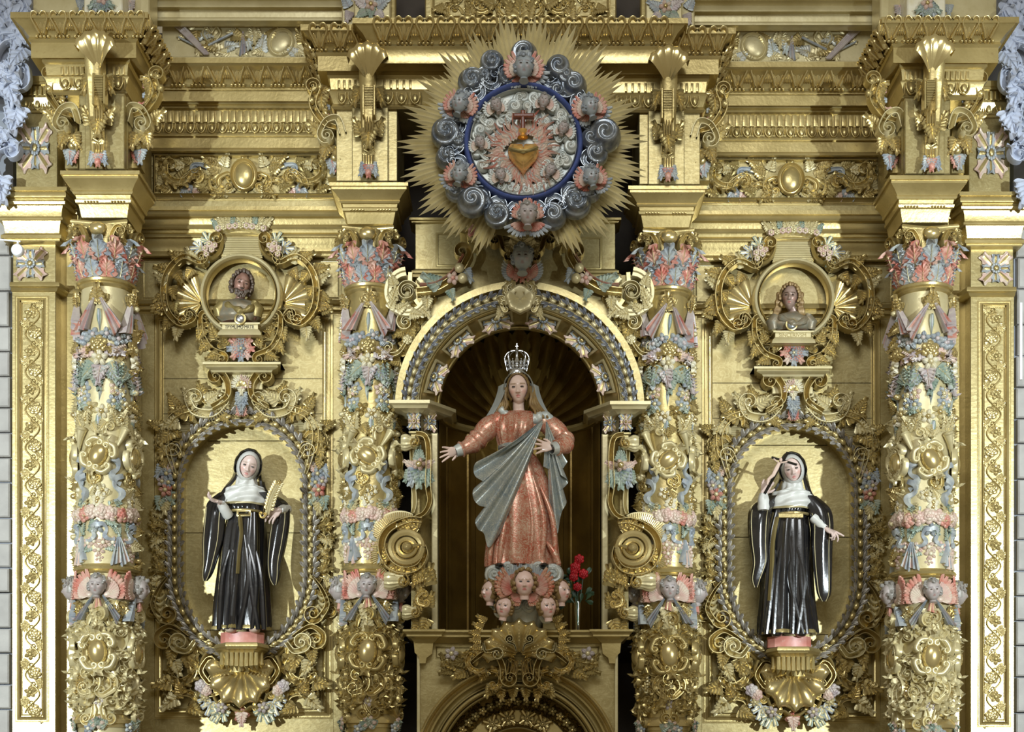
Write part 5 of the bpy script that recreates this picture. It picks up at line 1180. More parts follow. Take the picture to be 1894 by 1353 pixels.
def sunburst():
    cx, cy, d = 968, 262, 1.45
    t = thing('sunburst', 'large gilded sunburst of pointed rays above the arch', 'sunburst', P(cx, cy+235, d))
    rng = random.Random(2); N = 132; k = px2m(d)
    for i in range(N):
        a = 2*pi*i/N; g = (i % 6)/5.0
        L_ = 200+36*(1-abs(g*2-1))+rng.uniform(-3, 5)+6*sin(a*3+1); 
        if abs(math.degrees(a)-180) < 17: continue
        if abs(math.degrees(a)-180) > 22: L_ += 2
        mb = MB(); r0 = 92; w0 = 1.3; w1 = r0*0; wd = 4.7*L_/200
        def q(r, off, h): return P(cx+r*sin(a)+off*cos(a), cy-r*cos(a)+off*sin(a), d)+Vector((0, -h, 0))
        vs = [q(r0, -1.7, 0), q(r0, 0, .008), q(r0, 1.7, 0), q(L_*.86, -wd, 0), q(L_*.86, 0, .026), q(L_*.86, wd, 0), q(L_, 0, .008), q(r0, 0, -.02), q(L_*.86, 0, -.02)]
        mb.add(vs, [(0, 1, 4, 3), (1, 2, 5, 4), (3, 4, 6), (4, 5, 6), (0, 3, 8, 7), (2, 7, 8, 5), (3, 6, 8), (5, 8, 6)]); part('ray', mb, ['GL'], sharp=20)
    mb = MB(); mb.grid([[P(cx+r*sin(a), cy-r*cos(a), d-.03) for a in [2*pi*j/48 for j in range(48)]] for r in (90, 178)], cu=True); part('ray_disc', mb, ['G'])
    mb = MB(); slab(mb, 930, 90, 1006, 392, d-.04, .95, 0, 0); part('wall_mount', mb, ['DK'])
    G.root = None
    t = thing('cloud_ring', 'ring of tarnished silver swirling clouds around the heart medallion', 'cloud ring', P(cx, 420, d+.1))
    mb = MB(); mb.tube([P(cx+128*sin(a), cy+4-128*cos(a), d+.02) for a in [2*pi*j/48 for j in range(49)]], .10, 10, cap=False); part('ring_core', mb, ['S'])
    C = motif('cloud', 'S'); C2 = motif('cloud', 'S', turns=1.8)
    for i, (x, y, s) in enumerate(((969, 100, 52), (910, 116, 46), (1032, 124, 46), (874, 152, 56), (1060, 158, 52), (940, 142, 40), (1000, 146, 40), (826, 246, 58), (1118, 250, 62), (828, 290, 46), (1102, 284, 46), (846, 214, 34), (1092, 216, 34), (846, 350, 46), (874, 372, 58), (1064, 374, 60), (1090, 352, 44), (920, 396, 50), (1022, 398, 52), (895, 140, 34), (1046, 140, 34), (905, 166, 36), (1030, 168, 36), (870, 190, 38), (1070, 196, 38), (850, 262, 40), (1092, 256, 38), (858, 330, 34), (1080, 334, 36), (896, 376, 34), (1044, 380, 34), (968, 404, 40))):
        put('cloud_puff', C if i % 2 else C2, x, y+2, d+.10+.03*(i % 3), s, rot=(i*77) % 360, sx=(1 if x > cx else -1)*1.0, sd=1.15)
    for i in range(22):
        a = 2*pi*i/22+.1; put('cloud_curl', motif('cscroll', 'S'), cx+126*sin(a), cy+4-126*cos(a), d+.14, 48, rot=-math.degrees(a)+90, sd=1.3)
    G.root = None
    for x, y, s, yaw, nm, sk in ((969, 124, 42, 0, 'top centre', 'blue'), (850, 190, 36, -35, 'upper left', 'blue'), (1092, 196, 36, 35, 'upper right', 'blue'), (850, 320, 34, -30, 'lower left', 'blue'), (1094, 326, 34, 30, 'lower right', 'blue'), (976, 396, 40, 0, 'bottom centre', 'stone')):
        t = thing('winged_cherub', f'winged cherub head at the {nm} of the silver cloud ring', 'cherub head', P(x, y, d+.25), 'cherub heads on the cloud ring')
        put('head', motif('cherub', 'PT', skin=sk), x, y, d+.34, s, rot=yaw*.4, yaw=yaw*.6)
        mb = MB(); mb.ell(P(x, y+6, d+.16), (.07, .17, .07), 10, 8); part('cloud_base', mb, ['S'])
        n = 3
        for q in range(n):
            for s_ in (-1, 1):
                if nm == 'bottom centre': ang = 40 if q == 0 else (10 if q == 1 else 160); 
                else: ang = (75, 35, 140)[q]
                put('wing', motif('wing', ('R', 'B', 'B')[q], ('PK', 'V', 'R')[q], n=7), x+s_*4, y+12, d+.24-.02*q, s*1.05, rot=-s_*(ang-60)+(yaw*.4), sx=s_, sd=.8)
        G.root = None
    # relief disc
    t = thing('heart_medallion', 'round cobalt framed relief of clouds, flames and cherubs holding the golden heart', 'medallion', P(cx, 372, d+.2))
    e = d+.16; cy2 = 268
    mb = MB(); mb.grid([[P(cx+r*sin(a), cy2-r*cos(a), e-.02) for a in [2*pi*j/48 for j in range(48)]] for r in (.1, 108)], cu=True); part('disc', mb, ['SC'])
    mb = MB(); pband(mb, [(cx+105*cos(2*pi*j/64), cy2+105*sin(2*pi*j/64)) for j in range(64)], 5.5, .10, e-.02, 'round', closed=True); part('blue_rim', mb, ['BL'])
    mb = MB(); pband(mb, [(cx+98*cos(2*pi*j/64), cy2+98*sin(2*pi*j/64)) for j in range(64)], 1.6, .07, e-.02, 'round', closed=True); part('inner_rim', mb, ['SC'])
    rg = random.Random(12); CC = motif('cloud', 'SC', turns=1.6)
    for i in range(46):
        r = rg.choice((84, 72, 58, 88)); a = i*2.399; s = rg.uniform(20, 30)
        put('cloud_curl', CC, cx+r*sin(a), cy2-r*cos(a), e, s, rot=rg.uniform(0, 360), sd=.8)
    for i in range(20):
        a = 2*pi*i/20+.2; put('cloud_scroll', motif('volute', 'SC', tail=0), cx+70*sin(a), cy2-70*cos(a), e+.02, 26, rot=rg.uniform(0, 360), sx=rg.choice((-1, 1)))
    for i in range(22):
        a = 2*pi*i/22; r = 40+8*sin(a*3); put('flame', motif('flame', 'R', 'PK') if i % 2 else motif('flame', 'PK', 'SC'), cx-2+r*.75*sin(a), cy2+14-r*.85*cos(a), e+.03, 46, rot=-math.degrees(a)+rg.uniform(-12, 12), sd=.8)
    for x, y, s, r in ((918, 194, 24, 20), (1006, 186, 24, -12), (1042, 236, 22, -20), (888, 262, 21, 15), (926, 322, 22, 10), (1018, 314, 22, -25)):
        put('cherub_face', motif('cherub', 'PT', skin='stone'), x, y, e+.09, s, rot=r); 
        for s_ in (-1, 1): put('small_wing', motif('wing', 'SC', 'PK', n=7), x+s_*3, y+12, e+.05, s*1.1, rot=-s_*18+r, sx=s_, sd=.7)
    # heart
    hx, hy, s = 968, 290, 29; rows = []
    hp = []
    for j in range(40):
        a = 2*pi*j/40; hp.append((16*sin(a)**3/16, (13*cos(a)-5*cos(2*a)-2*cos(3*a)-cos(4*a))/15))
    hp = [(x, min(y, .62)+.0) for x, y in hp]
    for q in range(8):
        f = sin(pi/2*q/7) if q else 0; h = .13*sqrt(max(0, 1-f**2.2)); rows.append([P(hx+s*x*f, hy-s*(y*f*1.15)-0, e+.06)+Vector((0, -h, 0)) for x, y in hp])
    rows.append([P(hx+s*x, hy-s*y*1.15, e)+Vector((0, 0, 0)) for x, y in hp])
    mb = MB(); mb.grid(rows, cu=True); part('golden_heart', mb, ['CU'], label='polished copper gold heart')
    mb = MB(); mb.tube([P(hx-26, hy-16, e+.16), P(hx-10, hy-12, e+.22), P(hx+10, hy-12, e+.22), P(hx+26, hy-18, e+.16)], .012, 6); mb.tube([P(hx-26, hy-13, e+.16), P(hx, hy-8, e+.22), P(hx+26, hy-15, e+.16)], .010, 6); part('thorn_band', mb, ['GD'])
    mb = MB(); slab(mb, 963, 202, 971, 240, e+.14, .05, 0, .01); slab(mb, 949, 208, 988, 216, e+.145, .05, 0, .01); part('wooden_cross', mb, ['WD'], kind=None)
    mb = MB(); c = P(967, 0, e+.12); mb.lathe((c.x, -(e+.12)), [(P(0, y, e+.12).z, r*k) for y, r in ((238, 3), (240, 8), (244, 7), (247, 4), (252, 7), (254, 10))], 16); part('cross_socket', mb, ['CU'])
    G.root = None
sunburst()
def niche_frame():
    sd = CT.side; d = .17
    t = thing('niche_frame', f'oval carved scroll frame with silvery laurel garland around the nun on the {sd}', 'frame', P(OCX, 1210, d), 'oval laurel niche frames')
    mb = MB(); pband(mb, ostad(3), 4.5, .07, d, 'round', closed=True); part('inner_moulding', mb, ['G'])
    mb = MB(); pband(mb, ostad(26), 4, .06, d, 'round', closed=True); part('outer_moulding', mb, ['G'])
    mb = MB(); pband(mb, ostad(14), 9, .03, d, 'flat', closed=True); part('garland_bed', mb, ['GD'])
    o = ostad(14, 40); top = max(range(len(o)), key=lambda i: -o[i][1])
    right_half = [p for p in o[top:] if True]; N_ = len(o)
    seq = [o[(top+i) % N_] for i in range(N_)]; bot = max(range(N_), key=lambda i: seq[i][1])
    garland([p for p in reversed(seq[:bot+1])][0:-1], d+.04, 30, 19.5); garland(seq[bot:], d+.04, 30, 19.5)
    # reeded field above the oval
    pol = [(330, 905), (318, 850), (326, 800), (350, 768), (392, 745), (420, 715), (478, 715), (506, 745), (552, 768), (576, 800), (582, 850), (570, 905)]
    low = [(OCX+(OA+22)*cos(a), OT+(OA+22)*sin(a)) for a in [radians(-5-i*10) for i in range(18)]]
    ribbed(pol+low[0:1]+low[1:], d-.01)
    # crest: ledge, scroll consoles, painted pendant
    mb = MB(); moulding(mb, [(669, .12), (673, .12), (675, .09), (678, .10), (681, .08), (684, .05), (688, .04), (690, 0)], [(400, d), (400, d+.12), (494, d+.12), (494, d)]); part('crest_ledge', mb, ['GL'])
    mb = MB(); slab(mb, 410, 688, 486, 720, d+.06, .2); part('crest_block', mb, ['GL'])
    mb = MB(); slab(mb, 408, 716, 490, 760, d, .1); part('crest_block', mb, ['GL'])
    for s in (-1, 1):
        X = lambda x: OCX-1+s*x
        strap([(X(34), 695), (X(22), 715), (X(24), 740), (X(52), 758)], 8, .14, d, v0=(13, s), turns=1.3, w2=.6)
        strap([(X(28), 748), (X(52), 768), (X(84), 764), (X(96), 745)], 9, .10, d, mats=['GL'], name='fluted_scroll', v0=(10, s), v1=(14, -s), turns=1.2)
        mb = MB()
        for i in range(16):
            a = radians(200-14*i*.9) ; x = 60+30*cos(radians(200)+i*radians(9.2)) ; y = 742+28*sin(radians(20)+i*radians(9)); mb.tube([P(X(x), y, d+.10), P(X(60+(x-60)*1.25), 742+(y-742)*1.25, d+.06)], .006, 5)
        part('fluting', mb, ['GL'], kind='stuff')
        strap([(X(88), 758), (X(122), 772), (X(138), 800), (X(136), 832)], 7, .10, d, v1=(14, s), turns=1.2, w0=.9)
        strap([(X(108), 850), (X(118), 832), (X(132), 836), (X(120), 880)], 7, .11, d, mats=['GL'], v0=None, v1=None, w0=.5, w2=.4)
        for x, y, z, r, m in ((66, 742, 34, -60, 'GL'), (72, 732, 30, 20, 'G'), (84, 748, 30, 60, 'GL'), (100, 765, 36, 80, 'G'), (118, 780, 36, 110, 'GL'), (132, 800, 34, 140, 'G'), (140, 822, 34, 160, 'G'), (148, 790, 30, 70, 'G'), (94, 738, 28, 40, 'GL'), (146, 845, 28, 190, 'G'), (122, 752, 30, 30, 'G'), (48, 748, 28, -100, 'GL'), (38, 766, 26, -140, 'G')):
            put('leaf', AC(m, 'GL'), X(x), y, d+.06, z, rot=-s*r, sd=1.3)
        for x, y, z, r in ((56, 738, 44, 40), (112, 768, 46, 60), (140, 812, 48, 100), (142, 850, 40, 150)): put('scroll', motif('frond', 'G'), X(x), y, d+.03, z, rot=-s*r, sx=-s)
        # painted flower drops at the shoulders
        for i, (x, y, z, r, k, m) in enumerate(((134, 856, 22, 180, 'l', 'PK'), (146, 862, 24, 150, 'l', 'B'), (140, 876, 18, 0, 'f', 'B'), (136, 892, 18, 0, 'f', 'B'), (148, 890, 16, 0, 'f', 'V'), (142, 906, 20, 0, 'f', 'R'), (134, 912, 22, 200, 'l', 'N'), (150, 918, 24, 170, 'l', 'N'), (142, 924, 28, 180, 'l', 'GL'))):
            if k == 'l': put('leaf', AC(m, 'GL'), X(x), y, d+.06, z+4, rot=-s*r, sd=1.3)
            else: put('flower', motif('flower', m, 'GL'), X(x), y, d+.08, z+6, rot=i*20, sd=1.2)
        # side foliage
        for i, (x, y, z, r, kd) in enumerate(((146, 955, 54, 185, 'frond'), (150, 1000, 50, 20, 'frond'), (144, 1040, 50, 190, 'frond'), (150, 1080, 52, 10, 'frond'), (138, 1120, 40, 160, 'volute'), (152, 1025, 30, 160, 'cscroll'))):
            put('scroll', motif(kd, 'G'), X(x), y, d+.0, z, rot=-s*r*.9, sx=s if i % 2 else -s, sd=1.2)
        for i in range(15):
            y = 935+i*14; put('leaf', AC(('G', 'GL', 'GD')[i % 3], 'GB'), X(138+(i*37 % 17)), y, d+.02, 30, rot=-s*((i*67) % 150+20), sd=1.4)
        strap([(X(134), 1070), (X(150), 1092), (X(160), 1120), (X(146), 1145)], 7, .12, d, v0=None, v1=(15, s), w0=.3)
        for i in range(5): strap([(X(140+i*1.5), 1100+i*11), (X(150), 1108+i*11), (X(163-i*1.5), 1102+i*11)], 5, .07, d+.02, mats=['GL'], prof='round', name='gadroon', w0=.3, w2=.3)
        # lower sweep from the oval to the corbel
        strap([(X(148), 1140), (X(118), 1165), (X(80), 1195), (X(54), 1222)], 8, .09, d, prof='ridge', w0=.4, w2=.9)
        strap([(X(96), 1180), (X(128), 1160), (X(150), 1172), (X(152), 1184)], 8, .12, d+.02, v1=(13, -s if False else s), w0=.4)
        strap([(X(84), 1188), (X(98), 1205), (X(116), 1202)], 8, .12, d+.03, mats=['GL'], v1=(14, -s), w0=.5)
        for x, y, z, r, kd in ((118, 1190, 44, 200, 'frond'), (108, 1245, 66, 215, 'frond'), (124, 1268, 60, 160, 'frond'), (100, 1295, 56, 80, 'frond'), (92, 1232, 40, 30, 'volute'), (76, 1296, 34, 100, 'volute')): put('scroll', motif(kd, 'G'), X(x), y, d+.02, z, rot=s*r, sx=s, sd=1.3)
        for x, y, z, r, m in ((110, 1176, 34, 120, 'GL'), (128, 1200, 32, 170, 'G'), (100, 1212, 34, 190, 'G'), (124, 1222, 34, 200, 'GL'), (132, 1262, 38, 100, 'G'), (122, 1290, 38, 130, 'GL'), (98, 1305, 34, 240, 'G'), (82, 1290, 28, -60, 'G'), (86, 1240, 30, 30, 'G'), (112, 1282, 30, 20, 'GB')): put('leaf', AC(m, 'GB'), X(x), y, d+.08, z, rot=-s*r, sd=1.3)
        for x, y, z, m in ((76, 1268, 22, 'V'), (66, 1276, 20, 'PK'), (70, 1290, 16, 'GL')): put('blossom', motif('rose' if m != 'GL' else 'flower', m, m) if m == 'GL' else motif('rose', m), X(x), y, d+.14, z)
        for x, y, z, r, m in ((56, 1298, 28, 160, 'B'), (62, 1290, 22, 110, 'B'), (36, 1312, 30, 150, 'N'), (48, 1314, 22, 150, 'N')): put('painted_leaf', motif('lobedleaf', m, 'GL'), X(x), y, d+.12, z, rot=-s*r, sd=1.2)
        put('flower', motif('flower', 'V', 'GL'), X(38), 1308, d+.16, 22)
    for i, (y, z, m) in enumerate(((716, 22, 'W'), (744, 26, 'B'), (752, 22, 'V'))): put('leaf', AC(m, 'GL'), OCX-2, y-4, d+.11, z, rot=180, sd=1.3)
    for k in range(9): put('leaf', AC('W' if k > 4 else 'PK', 'GL'), OCX-2, 712, d+.12, 20, rot=-100+k*25, sx=.8)
    put('scallop', motif('shell', 'G', n=5), OCX-2, 714, d+.13, 11)
    for q in (-24, 0, 24): put('painted_leaf', AC('B', 'B'), OCX-2, 728, d+.11, 26, rot=180+q); put('painted_leaf', AC('R', 'PK'), OCX-2, 750, d+.10, 22, rot=180+q)
    put('flower', motif('flower', 'R', 'PK'), OCX-2, 1322, d+.12, 30); put('painted_leaf', AC('PK', 'R'), OCX-2, 1318, d+.14, 28, rot=180)
    G.root = None

def corbel():
    sd = CT.side; d = .17; cx = OCX-2
    t = thing('corbel', f'gilded shell corbel carrying the nun statue on the {sd}', 'corbel', P(cx, 1320, d), 'shell corbels')
    # polygonal cap, plan = half octagon
    def oct_(hw, dep): return [(cx-hw, d), (cx-hw*.96, d+dep*.45), (cx-hw*.55, d+dep), (cx+hw*.55, d+dep), (cx+hw*.96, d+dep*.45), (cx+hw, d)]
    mb = MB(); moulding(mb, [(1187, .02), (1190, .03), (1194, .03), (1196, .02), (1199, .015), (1201, -.005), (1206, -.02), (1216, -.03), (1226, -.02), (1227, -.06)], oct_(46, .42)); part('cap', mb, ['G'])
    for i in range(9):
        x = cx-36+i*9; e = abs(i-4)/4
        mb = MB(); dd = d+.41 if abs(x-cx) < 26 else d+.41-.022*(abs(x-cx)-26)*.8; pts = [P(x, 1206, dd), P(x, 1218, dd), P(x, 1228+3*(1-e), dd)-Vector((0, .01, 0)), P(x+(x-cx)*.03, 1236+4*(1-e), dd)-Vector((0, -.03, 0))]
        mb.tube(pts, [.018, .021, .023, .006], 8); part('gadroon', mb, ['G'])
    mb = MB(); mb.lathe((P(cx, 0, d).x, -d+.0), [(P(0, 1226, d+.3).z, .16), (P(0, 1240, d+.3).z, .17), (P(0, 1252, d+.2).z, .09), (P(0, 1262, d+.1).z, .03)], 24); part('neck', mb, ['G'])
    put('shell', motif('shell', 'GB', n=7, span=210, bowl=.28, deep=.07, rim=.12), cx, 1236, d+.10, 74, rot=180, sx=.86, sd=1.1)
    rim = []
    for k in range(7):
        a0 = radians(-96+k*32-16); a1 = a0+radians(32)
        for q in range(6):
            t_ = q/6; a = a0+(a1-a0)*t_; r_ = 74*(1.0+.08*sin(pi*t_)); rim.append((cx+.90*r_*sin(a), 1236+r_*cos(a)*1.0))
    strap(rim, 4.2, .10, d+.05, prof='round', name='shell_rim', w0=1, w2=1, k=2)
    for s in (-1, 1):
        strap([(cx+s*58, 1262), (cx+s*70, 1242), (cx+s*60, 1222)], 5, .13, d+.06, v1=(9, -s if s > 0 else 1), v0=(9, s), turns=1.3)
        put('scroll', motif('cscroll', 'G'), cx+s*56, 1276, d+.10, 34, rot=-s*40); put('scroll', motif('cscroll', 'GB'), cx+s*32, 1302, d+.10, 30, rot=-s*65, sx=s)
        for i in range(5): put('bead', motif('berry', 'GB'), cx+s*(24+i*7), 1246+i*1.5, d+.20, 4)
    G.root = None

def medallion():
    sd = CT.side; d = .26; cx, cy = 448, 548
    t = thing('medallion_frame', f'round gilded scroll medallion frame with side shells around the bust on the {sd}', 'frame', P(cx, 668, d), 'round bust medallions')
    ring = lambda r, n=56: [(cx+r*cos(2*pi*i/n), cy+r*sin(2*pi*i/n)) for i in range(n)]
    mb = MB(); pband(mb, ring(71), 5.5, .10, d, 'round', closed=True); part('ring', mb, ['GL'])
    mb = MB(); pband(mb, ring(64), 1.6, .09, d, 'round', closed=True); part('inner_bead', mb, ['GB'])
    mb = MB(); o = ring(67); mb.grid([[P(x, y, d+.05) for x, y in o], [P(x, y, .15) for x, y in o]], cu=True); part('ring_depth', mb, ['GP'])
    pol = [(408, 432), (482, 432), (480, 455), (486, 478), (474, 482), (448, 474), (422, 482), (410, 478), (417, 455)]
    ribbed(pol, d+.02, 3.3, back=.1)
    strap([(404, 434), (448, 427), (486, 434)], 4, .14, d, prof='ridge', name='neck_rim', w0=.9, w2=.9, mats=['GL'])
    for s in (-1, 1):
        X = lambda x: cx+s*x
        strap([(X(38), 434), (X(36), 455), (X(44), 474), (X(60), 484)], 4.5, .10, d, prof='ridge', name='neck_rim', w0=.9, w2=.6)
        strap([(X(52), 446), (X(56), 468), (X(70), 488), (X(64), 496)], 6, .10, d, v0=(9, -s), v1=None, w2=.5)
        # shell ear
        put('shell', motif('shell', 'GB', n=6, span=150, bowl=.10, deep=.06), X(74), 560, d+.0, 62, rot=-s*82, sx=.95)
        strap([(X(76), 492), (X(104), 482), (X(130), 505), (X(140), 540), (X(134), 580), (X(112), 604), (X(90), 600)], 7, .12, d, v0=(11, s), v1=(12, s), turns=1.3)
        strap([(X(78), 594), (X(92), 580), (X(96), 598)], 5, .13, d, mats=['GB'], v1=(8, -s))
        for x, y, z, r, m in ((90, 484, 30, 30, 'GL'), (110, 482, 32, 60, 'G'), (134, 500, 32, 80, 'G'), (140, 520, 28, 60, 'GL'), (142, 545, 28, 120, 'G'), (140, 565, 30, 100, 'GB'), (148, 575, 22, 90, 'G'), (132, 590, 30, 150, 'G'), (118, 606, 28, 170, 'GL'), (122, 504, 28, -150, 'G'), (130, 530, 28, -170, 'G'), (128, 560, 28, -160, 'GD'), (92, 498, 26, 150, 'GB')): put('leaf', AC(m, 'GB'), X(x), y, d+.06, z, rot=-s*r, sd=1.3)
        # flowers on the shoulders
        for x, y, z, r, m in ((62, 446, 20, 30, 'N'), (76, 458, 22, 95, 'B'), (66, 472, 20, 150, 'N')): put('painted_leaf', motif('lobedleaf', m, 'GL'), X(x), y, d+.05, z, rot=-s*r)
        for x, y, z in ((60, 452, 16), (68, 460, 15), (56, 462, 14), (66, 470, 14), (50, 454, 13)): put('fruit', motif('fruit', 'PK', 'GL'), X(x), y, d+.10, z)
        # lower scroll cluster
        strap([(X(74), 590), (X(72), 620), (X(56), 648), (X(30), 660)], 6, .10, d-.02, v0=(9, -s), v1=(9, -s), turns=1.2)
        for x, y, z, r, kd in ((48, 636, 40, 60, 'frond'), (34, 632, 34, 10, 'volute'), (66, 612, 36, 20, 'frond'), (20, 648, 30, 60, 'volute')): put('scroll', motif(kd, 'G'), X(x), y, d, z, rot=s*r, sx=s, sd=1.2)
        for x, y, z, r in ((72, 608, 30, 160), (62, 634, 30, 140), (44, 656, 28, 110), (50, 626, 26, 20), (28, 640, 24, 30)): put('leaf', AC('G', 'GB'), X(x), y, d+.05, z, rot=-s*r, sd=1.3)
    for k, (a, m) in enumerate(((0, 'B'), (50, 'R'), (-50, 'R'), (95, 'B'), (-95, 'R'), (140, 'R'), (-140, 'PK'), (180, 'B'))): put('painted_leaf', AC(m, 'W', w=.4), cx-2, 644, d+.06, 28, rot=a)
    put('flower', motif('flower', 'B', 'GL'), cx-2, 644, d+.09, 17)
    # flower crown on top
    for i in range(9):
        x = -42+i*10.5; put('fruit', motif('fruit', ('PK', 'GL', 'PK')[i % 3], 'GL'), cx-2+x, 424-6*cos(x/42*1.4), d+.12, 15)
        put('leaf', AC(('N', 'GL', 'GL')[i % 3], 'GL'), cx-2+x, 422-6*cos(x/42*1.4)-(i*7 % 5), d+.08, 20+(i*5 % 7), rot=-x*1.3+(i*37 % 30-15), sd=1.2)
    for x, r, m in ((-14, 10, 'N'), (14, -14, 'N'), (2, 0, 'B')): put('painted_leaf', motif('lobedleaf', m, 'GL'), cx+x, 414, d+.08, 20, rot=r)
    G.root = None
for right in (False, True):
    setside(right, 1914, 8); niche_frame(); corbel(); medallion()
setside()
# ================= statues, busts and loose things =================
setside(); G.root = None
def sheet(mb, rows, th=.012, mi=0, mb_mi=None):
    """cloth surface with a back, rows of Vectors"""
    bk = [[p+Vector((0, th, 0)) for p in r] for r in rows]; n = len(rows); m = len(rows[0])
    mb.grid(rows, mi); mb.grid(bk, mi if mb_mi is None else mb_mi)
    mb.grid([rows[0], bk[0]], mi); mb.grid([rows[-1], bk[-1]], mi); mb.grid([[r[0] for r in rows], [r[0] for r in bk]], mi); mb.grid([[r[-1] for r in rows], [r[-1] for r in bk]], mi)
def sg(x, e=.6): return (1 if x >= 0 else -1)*abs(x)**e
def loft(mb, secs, fold, n=72, sub=5, mi=0, cap=True, mif=None):
    """secs: (px, py, half width px, half depth m, centre depth d, fold amp)"""
    s = catmull(secs, sub); rows = []
    for i, (x, y, w, dp, d, am) in enumerate(s):
        t = i/(len(s)-1); row = []
        for j in range(n):
            a = 2*pi*j/n; r = 1+am*fold(a, t); c = P(x, y, d); row.append(Vector((c.x+sin(a)*w*px2m(d)*r, c.y-cos(a)*dp*r, c.z)))
        rows.append(row)
    if cap:
        for e in (0, -1):
            c = sum(rows[e], Vector())/n; rows = ([[c]*n]+rows) if e == 0 else (rows+[[c]*n])
    mb.grid(rows, mi, cu=True, mif=mif); return rows
def hand(mb, wrist, tip, normal, L, spread=14, curl=(.15, .2, .25, .3), thumb=1, col=(.72, .52, .43), thumbang=50, pw=.42):
    """hand from the wrist towards tip; normal = back of the hand; L = hand length"""
    f = (Vector(tip)-Vector(wrist)).normalized(); nrm = Vector(normal); nrm = (nrm-f*nrm.dot(f)).normalized(); s = f.cross(nrm)*thumb; w0 = Vector(wrist); rows = []
    for i in range(8):
        q = i/7; hw = L*(.14+.12*min(1, q*1.6)-.02*q)*(pw/.42); th = L*(.10-.03*q); c = w0+f*L*.50*q-nrm*L*.02*sin(q*pi)
        rows.append([c+s*hw*sg(cos(a), .8)+nrm*th*sg(sin(a), .8) for a in [2*pi*k/14 for k in range(14)]])
    rows = [[w0]*14]+rows+[[w0+f*L*.53]*14]; mb.grid(rows, 0, cu=True, col=col)
    fl = (.42, .48, .44, .34)
    for k in range(4):
        off = (1.5-k)*.135*L*(pw/.42); base = w0+f*L*.46+s*off; a = radians((1.5-k)*spread); dr = (f*cos(a)+s*sin(a)).normalized(); p = base; pts = [p-dr*L*.06, p]; cu = curl[k]; ang = 0
        for g, ln in enumerate((.42, .31, .27)):
            ang += cu*(1.0+.35*g); dd = (dr*cos(ang)-nrm*sin(ang)); p = p+dd*fl[k]*L*ln; pts.append(p)
        mb.tube(pts, [L*.058, L*.060, L*.054, L*.048, L*.036], 8, 0, col=col); mb.ell(pts[-1], (L*.037,)*3, 7, 5, 0, col=col)
    a = radians(thumbang); dr = (f*cos(a)+s*sin(a)); b = w0+f*L*.12+s*L*.17; pts = [b-s*L*.05, b, b+dr*L*.17-nrm*L*.03, b+dr*L*.17+(f*.55*cos(a)+f*.45+s*.5*sin(a))*L*.17-nrm*L*.08]
    mb.tube(pts, [L*.075, L*.072, L*.058, L*.042], 8, 0, col=col); mb.ell(pts[-1], (L*.043,)*3, 7, 5, 0, col=col)
def headxf(px, py, d, size, roll=0, yaw=0, pitch=0):
    m = Matrix.Translation(P(px, py, d)) @ Matrix.Rotation(radians(-roll), 4, 'Y') @ Matrix.Rotation(radians(yaw), 4, 'Z') @ Matrix.Rotation(radians(pitch), 4, 'X') @ Matrix.Scale(size*px2m(d), 4)
    return lambda p: tuple(m @ Vector(p))
def hood(mb, f, r, a0, u0, u1, vmax=135, n=28, m=14, rip=.012, mi=0, dropz=0, k=14, flare=0):
    rows = []
    for i in range(m+1):
        al = radians(a0+(vmax-a0)*i/m); row = []
        for j in range(n+1):
            u = radians(u0+(u1-u0)*j/n); rr = 1+rip*cos(k*u+i*.8); lo = max(0, -sin(u))
            row.append(Vector(f((r[0]*sin(al)*cos(u)*rr*(1+flare*lo), -r[1]*cos(al)*rr, r[2]*sin(al)*sin(u)*rr-dropz*lo*sin(al)))))
        rows.append(row)
    inn = [Vector(f(tuple(Vector((r[0]*.93*sin(radians(a0+6))*cos(u), -r[1]*.86*cos(radians(a0+6)), r[2]*.93*sin(radians(a0+6))*sin(u)-dropz*max(0, -sin(u))*sin(radians(a0))))))) for u in [radians(u0+(u1-u0)*j/n) for j in range(n+1)]]
    mb.grid([inn]+rows, mi)

